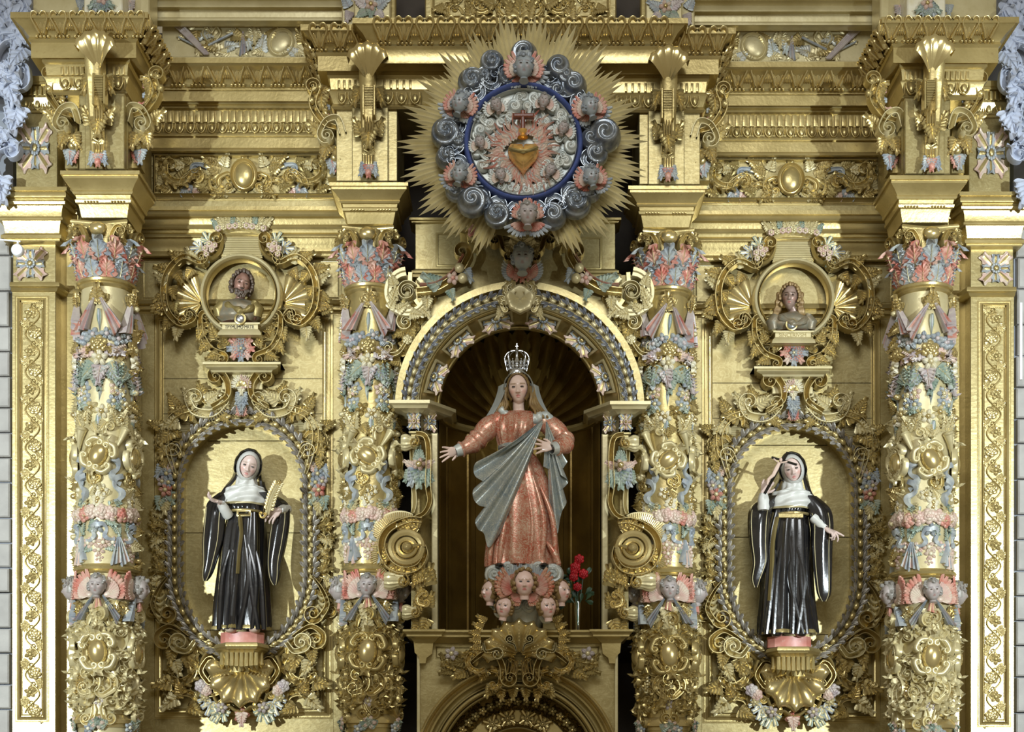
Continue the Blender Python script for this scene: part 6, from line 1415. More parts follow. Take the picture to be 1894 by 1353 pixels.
# ---------- Mary statue ----------
def virgin():
    d = .84
    t = thing('crowned_statue', 'painted crowned woman statue in red gown and blue mantle in the central niche', 'statue', P(965, 1050, d))
    skin = (.80, .60, .50)
    mb = MB(); f = headxf(959, 719, d+.06, 57, roll=2, yaw=-4, pitch=6)
    head_mesh(mb, skin, (.60, .20, .17), (.80, .42, .34), (.34, .22, .12), xf=f, narrow=.92, iris=(.10, .07, .05))
    body = [(959, 742, 10.5, .05, d+.03, 0), (959, 752, 10.5, .05, d+.02, 0), (960, 762, 13, .06, d, 0), (960, 770, 34, .11, d-.02, 0), (960, 800, 36, .13, d-.02, 0), (960, 840, 26, .10, d-.02, 0), (962, 900, 40, .13, d-.03, 0), (964, 1040, 40, .13, d-.03, 0)]
    mb.col = skin; loft(mb, body, lambda a, t: 0, 24, 3)
    mb.tube([P(925, 782, d-.02), P(884, 815, d+.02), P(846, 832, d+.08)], [.06, .05, .032], 10, 0, col=skin)
    mb.tube([P(1000, 782, d-.02), P(1040, 815, d+.05), P(1022, 829, d+.18)], [.06, .05, .032], 10, 0, col=skin)
    hand(mb, P(848, 832, d+.08), P(812, 840, d+.12), (0, .8, .6), .185, 17, (.02, .05, .08, .10), 1, skin, 55)
    hand(mb, P(1022, 826, d+.20), P(985, 824, d+.24), (.1, -1, .1), .19, 15, (.04, .08, .12, .16), -1 if False else 1, skin, 50)
    body_o = part('body', mb, ['SK'])
    # gown
    mb = MB()
    gs_ = [(960, 763, 30, .09, d, .02), (958, 775, 40, .14, d, .05), (956, 800, 37, .16, d+.01, .09), (953, 822, 29, .125, d+.01, .12), (952, 832, 26, .115, d+.01, .08), (956, 850, 38, .15, d, .10), (962, 890, 51, .18, d, .09), (966, 940, 58, .20, d, .10), (966, 990, 61, .21, d, .12), (965, 1030, 64, .215, d, .15), (966, 1048, 66, .22, d, .16)]
    def fold(a, t):
        b = ((a+pi) % (2*pi))-pi
        return .55*sg(cos(9*b+.6+1.6*sin(t*3)), .8)+.4*cos(15*b-3*t+1)*(1 if t < .32 else .45)+.35*sg(sin(4*b+t*4), .7)
    loft(mb, gs_, fold, 110, 8); part('gown', mb, ['RO'])
    mb = MB()
    for x0, y0, x1, y1, x2, y2, w_ in ((985, 880, 1005, 960, 1000, 1046, .030), (1000, 900, 1022, 960, 1028, 1040, .026), (940, 930, 930, 990, 922, 1046, .028), (955, 900, 962, 980, 958, 1046, .028), (972, 880, 985, 970, 978, 1048, .024), (915, 970, 908, 1010, 905, 1046, .022), (1010, 1000, 1024, 1020, 1034, 1044, .03)):
        c = catmull([tuple(P(x0, y0, d+.155)), tuple(P(x1, y1, d+.175)), tuple(P(x2, y2, d+.18))], 6); n = len(c); mb.tube(c, [w_*(.25+.75*sin(pi*min(1, (i+1)/n*.8))) for i in range(n)], 10, 0, flat=1.0)
    part('gown_folds', mb, ['RO'])
    mb = MB(); c = [P(953+28*sin(a), 828-1*cos(a), d+.01)+Vector((0, -.125*cos(a), 0)) for a in [2*pi*j/24 for j in range(25)]]; mb.tube(c, .022, 6, cap=False); part('sash', mb, ['MA'])
    for c, R_ in (([(928, 776), (905, 790), (884, 812), (868, 824), (852, 831)], (.085, .092, .088, .075, .062)), ([(1000, 776), (1022, 792), (1043, 814), (1040, 824), (1028, 828)], (.085, .09, .088, .078, .062))):
        mb = MB(); dz = (0, .01, .03, .06, .08) if c[0][0] < 960 else (0, .02, .06, .14, .19)
        cc = catmull([tuple(P(x, y, d-.01+q))+(r,) for (x, y), q, r in zip(c, dz, R_)], 9); n = len(cc)
        mb.tube([p[:3] for p in cc], [p[3]*(1+.11*sg(sin(i*.8+1.5*sin(i*.33)), .6)*(.25+i/n)) for i, p in enumerate(cc)], 20); part('sleeve', mb, ['RO'])
        mb = MB(); e = cc[-1]; e2 = Vector(e[:3])+(Vector(e[:3])-Vector(cc[-4][:3])).normalized()*.05; mb.tube([e[:3], e2], [.058, .048], 14); mb.tube([e2, e2+(e2-Vector(e[:3]))*.05], [.040, .038], 12, 1); part('cuff', mb, ['SC', 'K'])
    # mantle: two fans from the left shoulder
    def dd(x): return d+.02+.20*sqrt(max(.03, 1-((x-962)/105)**2))
    def fan(G0, B, nf, amp, mats, nm, d_off=0.02, ns=90, nt=16, t0=.04):
        b = catmull(B, ns//(len(B)-1)+1); rows = []
        for i in range(nt+1):
            tt = t0+(1-t0)*i/nt; row = []
            for j, (x, y) in enumerate(b):
                s = j/(len(b)-1); X = G0[0]+(x-G0[0])*tt; Y = G0[1]+(y-G0[1])*tt+6*sin(pi*tt)
                row.append(P(X, Y, dd(X)+d_off+amp*tt**.7*sg(cos(2*pi*nf*s), .8)))
            rows.append(row)
        mb = MB(); sheet(mb, rows, .02); return part(nm, mb, mats)
    fan((1008, 772), [(936, 832), (906, 848), (884, 852), (876, 864), (879, 880), (893, 890), (884, 896), (875, 906), (876, 922), (886, 934), (900, 938), (888, 948), (879, 962), (884, 978), (895, 986), (904, 1012), (925, 985)], 6.5, .032, ['MA'], 'mantle')
    fan((1010, 775), [(1005, 862), (1024, 868), (1049, 852), (1040, 868), (1036, 876), (1051, 889), (1042, 902), (1034, 910), (1048, 926), (1040, 944), (1036, 958), (1030, 985), (1016, 930)], 5.5, .03, ['MA'], 'mantle', -.03)
    mb = MB(); rows = []
    for x, y, r in ((920, 745, .02), (926, 755, .03), (938, 768, .036), (952, 777, .042), (970, 780, .045), (988, 775, .045), (1003, 768, .042), (1014, 776, .05), (1018, 796, .04)): rows.append(tuple(P(x, y, d+.10-.06*abs(x-965)/50))+(r,))
    rows = rows[1:]; cc = catmull(rows, 8); mb.tube([p[:3] for p in cc], [p[3]*(1+.16*sin(i*.9)*cos(i*.31)) for i, p in enumerate(cc)], 14, flat=.8); part('neck_veil', mb, ['SC'])
    # hair and veil
    mb = MB(); hood(mb, f, (.405, .47, .545), 52, -52, 232, 140, 40, 12, .02, k=30)
    for s in (-1, 1):
        for q in range(4):
            pts = [f((s*(.36+.03*q), -.14+.05*q, .05)), f((s*(.42+.03*q), -.10+.05*q, -.25)), f((s*(.38+.08*q), -.16+.04*q, -.52)), f((s*(.52+.09*q), -.14+.05*q, -.76)), f((s*(.50+.14*q), -.16, -.98))]
            c = catmull([tuple(p) for p in pts], 5); mb.tube(c, [.018-.0004*i for i in range(len(c))], 7)
    part('hair', mb, ['HR'])
    mb = MB(); hood(mb, f, (.50, .50, .58), 70, -38, 218, 140, 36, 12, .015, dropz=.0)
    for s in (-1, 1):
        rows = []
        for i in range(10):
            q = i/9; X = 959+s*(25+26*q*q*.8+10*q); Y = 708+66*q; rows.append([P(X+s*4*k-(3*s if k == 0 else 0), Y+2*k, d+.08-.05*k+.02*sin(q*6+k)-.03*q) for k in range(4)])
        sheet(mb, rows, .012)
    part('veil', mb, ['SC'])
    for x, r in ((924, 20), (1006, -10)):
        mb = MB(); mb.ell(P(x, 1046, d+.20), (.045, .08, .028), 12, 8); part('shoe', mb, ['K'])
    G.root = None
    # crown
    e = d+.05; t = thing('crown', 'openwork silver crown with arches and a small cross on the statue head', 'crown', P(957, 694, e))
    c = P(956, 0, e); k = px2m(e); z = lambda y: P(0, y, e).z
    mb = MB(); mb.lathe((c.x, c.y), [(z(y), r*k) for y, r in ((695, 14.5), (694, 15.5), (690, 16), (687, 15.2), (686, 16), (684, 15.5), (683, 14.5))], 32); part('band', mb, ['SV'])
    for i in range(16):
        a = 2*pi*i/16; big = i % 2 == 0; h = 22 if big else 15; mb = MB()
        def pl(u, y, out=0): r = (15.5+(684-y)*.30)*k+out; aa = a+u; return (c.x+r*sin(aa), c.y-r*cos(aa), z(y))
        pts = [(0, 684), (.16, 680), (.10, 676), (.17, 672), (.05, 684-h+3), (0, 684-h), (-.05, 684-h+3), (-.17, 672), (-.10, 676), (-.16, 680)]
        fr = [pl(u, y, .006) for u, y in pts]; bk = [pl(u, y, -.004) for u, y in pts]; n = len(pts)
        mb.add(fr, [tuple(range(n))]); mb.add(bk, [tuple(range(n))[::-1]]); mb.add(fr+bk, [(q, (q+1) % n, (q+1) % n+n, q+n) for q in range(n)])
        mb.ell(pl(0, 684-h-1, 0), (.006,)*3, 7, 5); mb.ell(pl(0, 677, .008), (.010,)*3, 7, 5); part('fleuron', mb, ['SV'])
    for a in (0, pi/4, pi/2, 3*pi/4):
        pts = []
        for i in range(25):
            q = -1+2*i/24; yy = 648+38*abs(q)**2.6; rr = 24*sin(pi/2*min(1, abs(q)*1.15))*(1 if q > 0 else -1)*(1-.25*max(0, abs(q)-.7)/.3); pts.append((c.x+rr*k*cos(a), c.y-rr*k*sin(a), z(yy)))
        mb = MB(); mb.tube(pts, .0035 if a != pi/2 else .004, 6); part('arch_band', mb, ['SV'])
    mb = MB()
    for i in range(9): mb.ell((c.x, c.y-.10*(1-i/9), z(682-i*4)), (.016-.0006*i, .010, .011), 8, 6)
    part('front_stem', mb, ['SV'])
    mb = MB(); mb.ell((c.x, c.y, z(645)), (.013, .013, .013), 10, 8); mb.box((c.x-.003, c.y-.003, z(643)), (c.x+.003, c.y+.003, z(635))); mb.box((c.x-.012, c.y-.003, z(640)-.003), (c.x+.012, c.y+.003, z(640)+.003)); part('orb_cross', mb, ['SV'])
    G.root = None
    # pedestal of clouds and cherub heads
    e = .90; t = thing('cherub_cloud_pedestal', 'painted pedestal of clouds with five winged child heads under the crowned statue', 'pedestal', P(967, 1165, e))
    mb = MB(); loft(mb, [(968, 1048, 58, .22, e-.1, .05), (968, 1062, 66, .25, e-.1, .06), (968, 1100, 56, .24, e-.1, .07), (967, 1130, 44, .2, e-.1, .07), (966, 1166, 34, .17, e-.1, .05)], lambda a, t: sin(a*7+t*5)+.5*sin(a*13), 60, 5); part('cloud_mass', mb, ['SC'])
    for x, y, s in ((915, 1062, 38), (1022, 1062, 42), (955, 1120, 26), (978, 1120, 26), (940, 1050, 26), (996, 1050, 26), (926, 1130, 26), (1010, 1140, 26)): put('cloud_puff', motif('cloud', 'SC'), x, y, e+.12, s, sd=.8)
    for x, y, dd_, s, yaw, rot in ((970, 1078, .30, 50, 0, 0), (908, 1094, .14, 42, -48, 8), (1036, 1094, .12, 44, 48, -8), (934, 1122, .22, 42, -18, 12), (1011, 1122, .22, 44, 22, -10)):
        mb = MB(); f = headxf(x, y, e+dd_, s, roll=-rot, yaw=yaw); head_mesh(mb, (.80, .58, .50), (.66, .2, .18), (.82, .38, .34), (.4, .28, .14), xf=f, child=True, narrow=1.06, n=(36, 32), iris=(.12, .14, .16)); mb.tube([f((0, .02, -.35)), f((0, .05, -.6))], [s*.17*px2m(e)]*2, 10, 0, col=(.78, .56, .48)); ho = part('child_head', mb, ['SK'])
        mb = MB(); g_ = lambda p: f(p); curls(mb, 46 if yaw == 0 else 26, random.Random(x), .10 if yaw == 0 else .085, z0=-.32 if yaw == 0 else -.1, xf=g_) if False else None
        hood(mb, f, (.44, .48, .55), 58, -40, 220, 140, 34, 10, .03, k=36)
        rg = random.Random(int(x))
        for q in range(30):
            u = radians(rg.uniform(-35, 215)); al = radians(rg.uniform(58, 100)); p0 = (.45*sin(al)*cos(u), -.49*cos(al), .56*sin(al)*sin(u)); r = s*px2m(e)*.075
            mb.ell(f(p0), (r*1.1, r, r), 7, 5)
        part('child_hair', mb, ['HR'], parent=ho)
    for s_ in (-1, 1):
        for k, (m, m2, rr) in enumerate((('RO', 'R', 62), ('B', 'RO', 20))): put('wing', motif('wing', m, m2, n=8), 970+s_*16, 1092, e+.26-.03*k, 50, rot=-s_*(rr-40), sx=s_, sd=.9)
        put('wing', motif('wing', 'RO', 'R', n=8), 970+s_*4, 1100, e+.26, 34, rot=-s_*70, sx=s_, sd=.8)
        put('leaf', AC('SC', 'B'), 967+s_*62, 1066, e+.08, 40, rot=s_*60, sd=1.4); put('leaf', AC('N', 'SC'), 967+s_*50, 1112, e+.06, 36, rot=s_*150)
    G.root = None
    # roses in a glass
    e = .80; t = thing('rose_bouquet', 'bunch of red roses with dark leaves in the slim glass vase', 'flowers', P(1066, 1165, e))
    for x, y, s in ((1071, 1034, 17), (1064, 1049, 18), (1079, 1061, 17), (1061, 1067, 15), (1068, 1085, 15), (1062, 1056, 14)): put('rose', motif('rose', 'RS'), x, y, e+.04, s, sd=1.3)
    rg = random.Random(4)
    for i in range(34): x = 1066+rg.uniform(-20, 20); put('leaf', motif('leaf', 'LF', 'LF'), x, 1060+rg.uniform(0, 60), e-.02+rg.uniform(0, .06), 18, rot=-(x-1066)*4+rg.uniform(-50, 50), yaw=rg.uniform(-40, 40))
    mb = MB()
    for x, y in ((1071, 1034), (1064, 1049), (1079, 1061), (1061, 1067), (1068, 1085)): mb.tube([P(x, y, e+.02), P((x+1068)/2, (y+1150)/2, e), P(1068, 1155, e)], .005, 5)
    part('stem_bunch', mb, ['LF'])
    G.root = None; c = P(1068, 0, e); mb = MB(); mb.lathe((c.x, c.y), [(P(0, y, e).z, r*px2m(e)) for y, r in ((1112, 6), (1150, 4.5), (1163, 4.2), (1165, 4.2), (1165.2, .1))], 20); solo('glass_vase', mb, ['GLASS'], 'slim clear glass vase holding the red roses', 'vase')
    mb = MB(); slab(mb, 1004, 1150, 1028, 1164, .92, .1, 0, .004); solo('small_block', mb, ['GL'], 'small gilded block on the niche sill right of the shell crest', 'block')
virgin()

# ---------- nuns ----------
def nun(right):
    d = .22; sd = 'right' if right else 'left'
    cx, hem, yo = (1459, 1172, 8) if right else (449, 1164, 0)
    txt = 'nun statue in black habit pointing and holding a crucifix, right oval niche' if right else 'nun statue in black habit with open hand and gilded quill, left oval niche'
    t = thing('nun_statue', txt, 'statue', P(cx, hem+8, d), 'nun statues' if False else None)
    skin = (.76, .60, .54); hx, hy = (1466, 868) if right else (459, 862)
    f = headxf(hx, hy, d+.14, 53, roll=12 if right else -15, yaw=-12 if right else 14, pitch=8)
    mb = MB(); head_mesh(mb, skin, (.62, .24, .22), (.76, .44, .38), (.5, .4, .32), xf=f, narrow=.9, iris=(.12, .10, .08)); mb.col = skin
    loft(mb, [(hx, hy+20, 9, .045, d+.09, 0), (cx+6, 896+yo, 10, .05, d+.06, 0), (cx+4, 905+yo, 30, .09, d+.04, 0), (cx+3, 930+yo, 34, .11, d+.04, 0), (cx, 990, 24, .09, d+.03, 0), (cx, 1150, 16, .06, d+.03, 0)], lambda a, t: 0, 22, 3)
    if right:
        A_ = [(1428, 925), (1402, 950), (1412, 912)]; H1 = (P(1412, 912, d+.26), P(1422, 885, d+.30)); B_ = [(1496, 925), (1518, 955), (1532, 980)]; H2 = (P(1526, 976, d+.20), P(1556, 992, d+.26))
    else:
        A_ = [(418, 918), (400, 945), (402, 936)]; H1 = (P(408, 930, d+.26), P(386, 922, d+.34)); B_ = [(490, 918), (522, 945), (512, 948)]; H2 = (P(518, 942, d+.24), P(488, 962, d+.32))
    mb.tube([P(*A_[0], d+.04), P(*A_[1], d+.12), H1[0]], [.05, .045, .03], 9, 0, col=skin); mb.tube([P(*B_[0], d+.04), P(*B_[1], d+.12), H2[0]], [.05, .045, .03], 9, 0, col=skin)
    L = .195
    if right:
        hand(mb, H1[0], H1[1], (-.3, -1, .1), L, 5, (.7, .75, .8, .85), 1, skin, 60); hand(mb, H2[0], H2[1], (.2, -.5, .9), L, 8, (.02, .35, .6, .7), -1, skin, 40)
    else:
        hand(mb, H1[0], H1[1], (.2, .6, -.8), L*.95, 10, (.25, .3, .35, .4), 1, skin, 50); hand(mb, H2[0], H2[1], (-.1, -1, .4), L, 10, (.25, .3, .35, .3), 1, skin, 55)
    part('body', mb, ['SK'])
    # habit
    if right: secs = [(1464, 912, 30, .10, d+.04, .03), (1462, 935, 34, .14, d+.05, .05), (1459, 950, 33, .14, d+.05, .10), (1457, 985, 39, .16, d+.05, .13), (1455, 1040, 43, .18, d+.05, .15), (1454, 1100, 46, .19, d+.05, .18), (1455, 1150, 50, .20, d+.05, .2), (1457, 1174, 52, .20, d+.05, .2)]
    else: secs = [(457, 905, 30, .10, d+.04, .03), (454, 930, 33, .14, d+.05, .05), (455, 945, 31, .13, d+.05, .10), (452, 985, 37, .16, d+.05, .13), (449, 1040, 42, .18, d+.05, .15), (447, 1100, 46, .19, d+.05, .18), (446, 1145, 49, .20, d+.05, .2), (447, 1166, 51, .20, d+.05, .2)]
    ph = 1.3 if right else .2
    def fold(a, t):
        b = ((a+pi) % (2*pi))-pi
        return .5*sg(cos(8*b+ph+2.2*t*sin(2*b+1+ph)), .75)+.38*cos(17*b+ph*2+2*t)*(1-.6*t)+.3*sg(sin(5*b-3*t+ph), .6)
    mb = MB(); loft(mb, secs, fold, 110, 8); part('habit', mb, ['K'])
    mb = MB()
    for q in ((-30, -38, -40), (-14, -20, -12), (4, 10, -6), (18, 14, 26), (30, 34, 36), (8, 24, 16), (-24, -12, -24)) if not right else ((-32, -30, -38), (-16, -22, -26), (0, 8, 6), (16, 2, 24), (28, 22, 30), (10, 28, 14)):
        c = catmull([tuple(P(cx+q[0]*.8, 985+abs(q[0]), d+.19)), tuple(P(cx+q[1], 1070, d+.215)), tuple(P(cx+q[2]*1.1, hem, d+.235))], 7); n = len(c); mb.tube(c, [.007+.020*sin(pi*min(1, (i+.6)/n*.75)) for i in range(n)], 9)
    part('habit_folds', mb, ['K'])
    mb = MB(); k = px2m(d)
    s_ = secs[-1]; row = []
    for y_, o in ((hem-6, .0), (hem-2, .008), (hem+1, .008)):
        r_ = []
        for j in range(72):
            a = 2*pi*j/72; r = 1+.2*fold(a, .97); c = P(s_[0], y_, d+.05); r_.append(Vector((c.x+sin(a)*(50*k*r+o), c.y-cos(a)*(.20*r+o), c.z)))
        row.append(r_)
    mb.grid(row, cu=True); part('gold_hem', mb, ['GD'])
    # wimple cape, hood, veil
    capes = [(hx+(-1 if right else -2), hy+18, 16, .075, d+.10, .06), (cx+6, 897+yo, 21, .09, d+.08, .12), (cx+5, 903+yo, 32, .12, d+.06, .10), (cx+4, 914+yo, 41, .15, d+.05, .07), (cx+3, 926+yo, 42, .17, d+.05, .07), (cx+2, 936+yo, 38, .165, d+.05, .06)]
    mb = MB(); loft(mb, capes, lambda a, t: sin(20*t+5*cos(a)+2*sin(2*a))*.9+.4*sin(9*a+4*t), 90, 9, cap=False, mif=lambda i, j: 1 if i > 40 else 0); part('white_cape', mb, ['KT', 'GL'])
    mb = MB(); hood(mb, f, (.41, .475, .545), 47, 0, 360, 125, 48, 10, .008, k=20); part('wimple', mb, ['KT'])
    mb = MB(); hood(mb, f, (.50, .52, .63), 68, -36, 216, 150, 40, 12, .014, k=12)
    for s in (-1, 1):
        pts = [(hx+s*21, hy-4), (hx+s*24, hy+18), (cx+4+s*33, 900+yo), (cx+4+s*42, 914+yo)]; rows = []
        for i, (x, y) in enumerate(catmull(pts, 5)):
            rows.append([P(x-s*4, y+1, d+.10-.004*i), P(x, y, d+.11-.005*i), P(x+s*5, y, d+.03), P(x+s*3, y, d-.03)])
        sheet(mb, rows, .01)
    part('black_veil', mb, ['K'])
    # wide sleeves
    def sleeve(pts, nm='wide_sleeve', ed=True):
        c = catmull([(a, b, w_*1.12, q, r) for a, b, w_, q, r in pts], 7); rows = []; n = 26
        for i, (x, y, w, dp, dd) in enumerate(c):
            cc = P(x, y, dd); tt = i/(len(c)-1); rows.append([Vector((cc.x+sin(a)*w*k*(1+.07*sin(6*a+3*tt)), cc.y-cos(a)*dp*(1+.07*sin(5*a+5*tt)), cc.z)) for a in [2*pi*j/n for j in range(n)]])
        e0 = sum(rows[0], Vector())/n; e1 = sum(rows[-1], Vector())/n; mb = MB(); mb.grid([[e0]*n]+rows+[[e1]*n], cu=True); o = part(nm, mb, ['K'])
        if ed:
            for sx in (-.8, .55):
                mb = MB(); mb.tube([P(x+sx*w, y, dd)+Vector((0, -dp*sqrt(1-sx*sx)-.004, 0)) for (x, y, w, dp, dd) in c[10:]], .0035, 5); part('sleeve_edge', mb, ['GL'], parent=o)
        return o
    e = d+.08
    if right:
        sleeve([(1432, 918, 14, .07, e), (1410, 935, 18, .09, e+.04), (1404, 960, 18, .09, e+.07), (1404, 1000, 16, .07, e+.08), (1406, 1040, 13, .055, e+.08), (1399, 1070, 9, .04, e+.08), (1398, 1086, 3, .02, e+.08)])
        sleeve([(1494, 918, 14, .07, e), (1512, 940, 19, .09, e+.03), (1520, 968, 18, .09, e+.05), (1520, 1010, 17, .07, e+.06), (1522, 1060, 15, .055, e+.06), (1524, 1096, 12, .04, e+.06), (1524, 1112, 4, .02, e+.06)])
        cu = ((H1[0], Vector((0, 0, -1)), .062), (H2[0], Vector((-.7, .2, .7)), .05))
    else:
        sleeve([(420, 912, 14, .07, e), (402, 930, 16, .08, e+.03), (398, 955, 17, .08, e+.06), (394, 1000, 17, .07, e+.07), (388, 1040, 11, .05, e+.07), (383, 1062, 8, .04, e+.07), (380, 1074, 3, .02, e+.07)])
        sleeve([(490, 912, 14, .07, e), (515, 930, 15, .08, e+.03), (520, 955, 15, .08, e+.06), (514, 1000, 15, .065, e+.07), (508, 1040, 12, .05, e+.07), (508, 1068, 9, .04, e+.07), (509, 1082, 3, .02, e+.07)])
        cu = ((H1[0], Vector((.35, .6, -.65)), .056), (H2[0], Vector((.3, .9, .2)), .052))
    for p, v, r in cu:
        v = v.normalized(); mb = MB(); mb.tube([p+v*.15, p+v*.12, p+v*.09, p+v*.06, p+v*.03, p], [r*.80, r*.9, r*.80, r*.86, r*.74, r*.62], 16); part('white_cuff', mb, ['KT'])
    # belt
    by = 948+yo*.6; mb = MB(); mb.tube([P(cx+4+33*sin(a), by, d+.05)+Vector((0, -.15*cos(a), 0)) for a in [2*pi*j/30 for j in range(31)]], .014, 6, cap=False); bo = part('belt', mb, ['GB' if right else 'GD'])
    if right:
        mb = MB(); slab(mb, 1440, by-4, 1486, by+4, d+.215, .03, 0, .004); part('belt_plate', mb, ['GB'], parent=bo)
        strap_x = [(1438, 955), (1430, 1000), (1428, 1050), (1424, 1110)]
    else:
        mb = MB(); frame(mb, 440, by-3, 462, by+4, 2, d+.21, .015); part('buckle', mb, ['GB'], parent=bo); strap_x = [(443, 950), (445, 985), (441, 1020), (438, 1060)]
    mb = MB(); rows = [[P(x-4, y, d+.21+.012*i/4)+Vector((0, .01, 0)), P(x, y, d+.222+.012*i/4), P(x+4, y, d+.21+.012*i/4)+Vector((0, .01, 0))] for i, (x, y) in enumerate(catmull(strap_x, 4))]; sheet(mb, rows, .012); part('hanging_strap', mb, ['GD'], parent=bo)
    for s in (-1, 1):
        mb = MB(); mb.ell(P(cx+s*22, hem+1, d+.19), (.05, .07, .026), 12, 8); part('shoe', mb, ['K'] if right else ['PK'])
    G.root = None
    c = P(cx, 0, d+.05); k = px2m(d); n = 12; mb = MB(); rows = []
    for y, r in ((hem+2, .0), (hem+2, 41), (hem+22, 41), (hem+22, 0)): rows.append([(c.x+r*k*sin(a), c.y-r*k*.62*cos(a), P(0, y, d+.25).z) for a in [2*pi*(j+.5)/n for j in range(n)]])
    mb.grid(rows, cu=True); solo('statue_base', mb, ['RM'], f'low pink marbled base under the nun statue on the {sd}', 'base', 'marbled statue bases', sharp=20)
    if right:
        t = thing('crucifix', 'small dark crucifix with a pale figure held up by the right nun', 'crucifix', P(1420, 905, d+.34)); e = d+.37
        a, b = P(1420, 902, e), P(1457, 836, e); u = (b-a).normalized()
        mb = MB(); mb.tube([a-u*.06, b], .013, 4); part('upright', mb, ['K']); mb = MB(); mb.tube([P(1427, 845, e-.02), P(1474, 859, e+.02)], .011, 4); part('crossbar', mb, ['K'])
        mb = MB(); mb.col = (.74, .56, .46); pts = [P(1441, 856, e+.04), P(1436, 866, e+.055), P(1430, 878, e+.055), P(1421, 886, e+.05), P(1419, 896, e+.05)]; mb.tube(pts, [.016, .020, .017, .013, .009], 8); mb.ell(P(1444, 850, e+.055), (.016, .016, .02), 8, 6); mb.tube([P(1441, 856, e+.04), P(1431, 848, e+.02)], .007, 5); mb.tube([P(1441, 856, e+.04), P(1456, 853, e+.02)], .007, 5); part('corpus', mb, ['SK'])
    else:
        t = thing('gilded_quill', 'gilded pierced quill held upright by the left nun', 'quill', P(500, 950, d+.34)); e = d+.34
        c = catmull([(494, 952), (498, 934), (503, 918), (510, 904), (516, 893)], 6); n = len(c); mb = MB(); pband(mb, c, [2.5+5*sin(pi*min(1, i/n*1.05))**.8 for i in range(n)], .02, e, 'ridge'); part('blade', mb, ['GL'])
        for i in range(3, n-2, 2):
            for s in (-1, 1): put('barb', motif('leaf', 'GB', 'GL'), c[i][0]+s*2, c[i][1], e+.015, 11, rot=-s*45-20)
        put('finial', motif('flower', 'GB', 'GB'), 516, 892, e+.01, 12); put('scroll_end', motif('cscroll', 'GB'), 486, 953, e+.02, 16, rot=80)
    G.root = None
nun(False); nun(True)

# ---------- busts ----------
def text_part(txt, px, py, d, w, h, mat):
    cu = bpy.data.curves.new('inscription', 'FONT'); cu.body = txt; cu.align_x = 'CENTER'; cu.align_y = 'CENTER'; cu.extrude = .003; cu.size = .1
    o = bpy.data.objects.new('tmp_text', cu); COL.objects.link(o); bpy.context.view_layer.update()
    me = bpy.data.meshes.new_from_object(o.evaluated_get(bpy.context.evaluated_depsgraph_get())); bpy.data.objects.remove(o)
    xs = [v.co.x for v in me.vertices]; ys = [v.co.y for v in me.vertices]; sx = w*px2m(d)/(max(xs)-min(xs)); sy = h*px2m(d)/(max(ys)-min(ys)); mx = (max(xs)+min(xs))/2; my = (max(ys)+min(ys))/2
    for v in me.vertices: v.co = ((v.co.x-mx)*sx, -v.co.z, (v.co.y-my)*sy)
    me.materials.clear(); me.materials.append(M[mat]); return link('inscription', me, Matrix.Translation(P(px, py, d)), None)
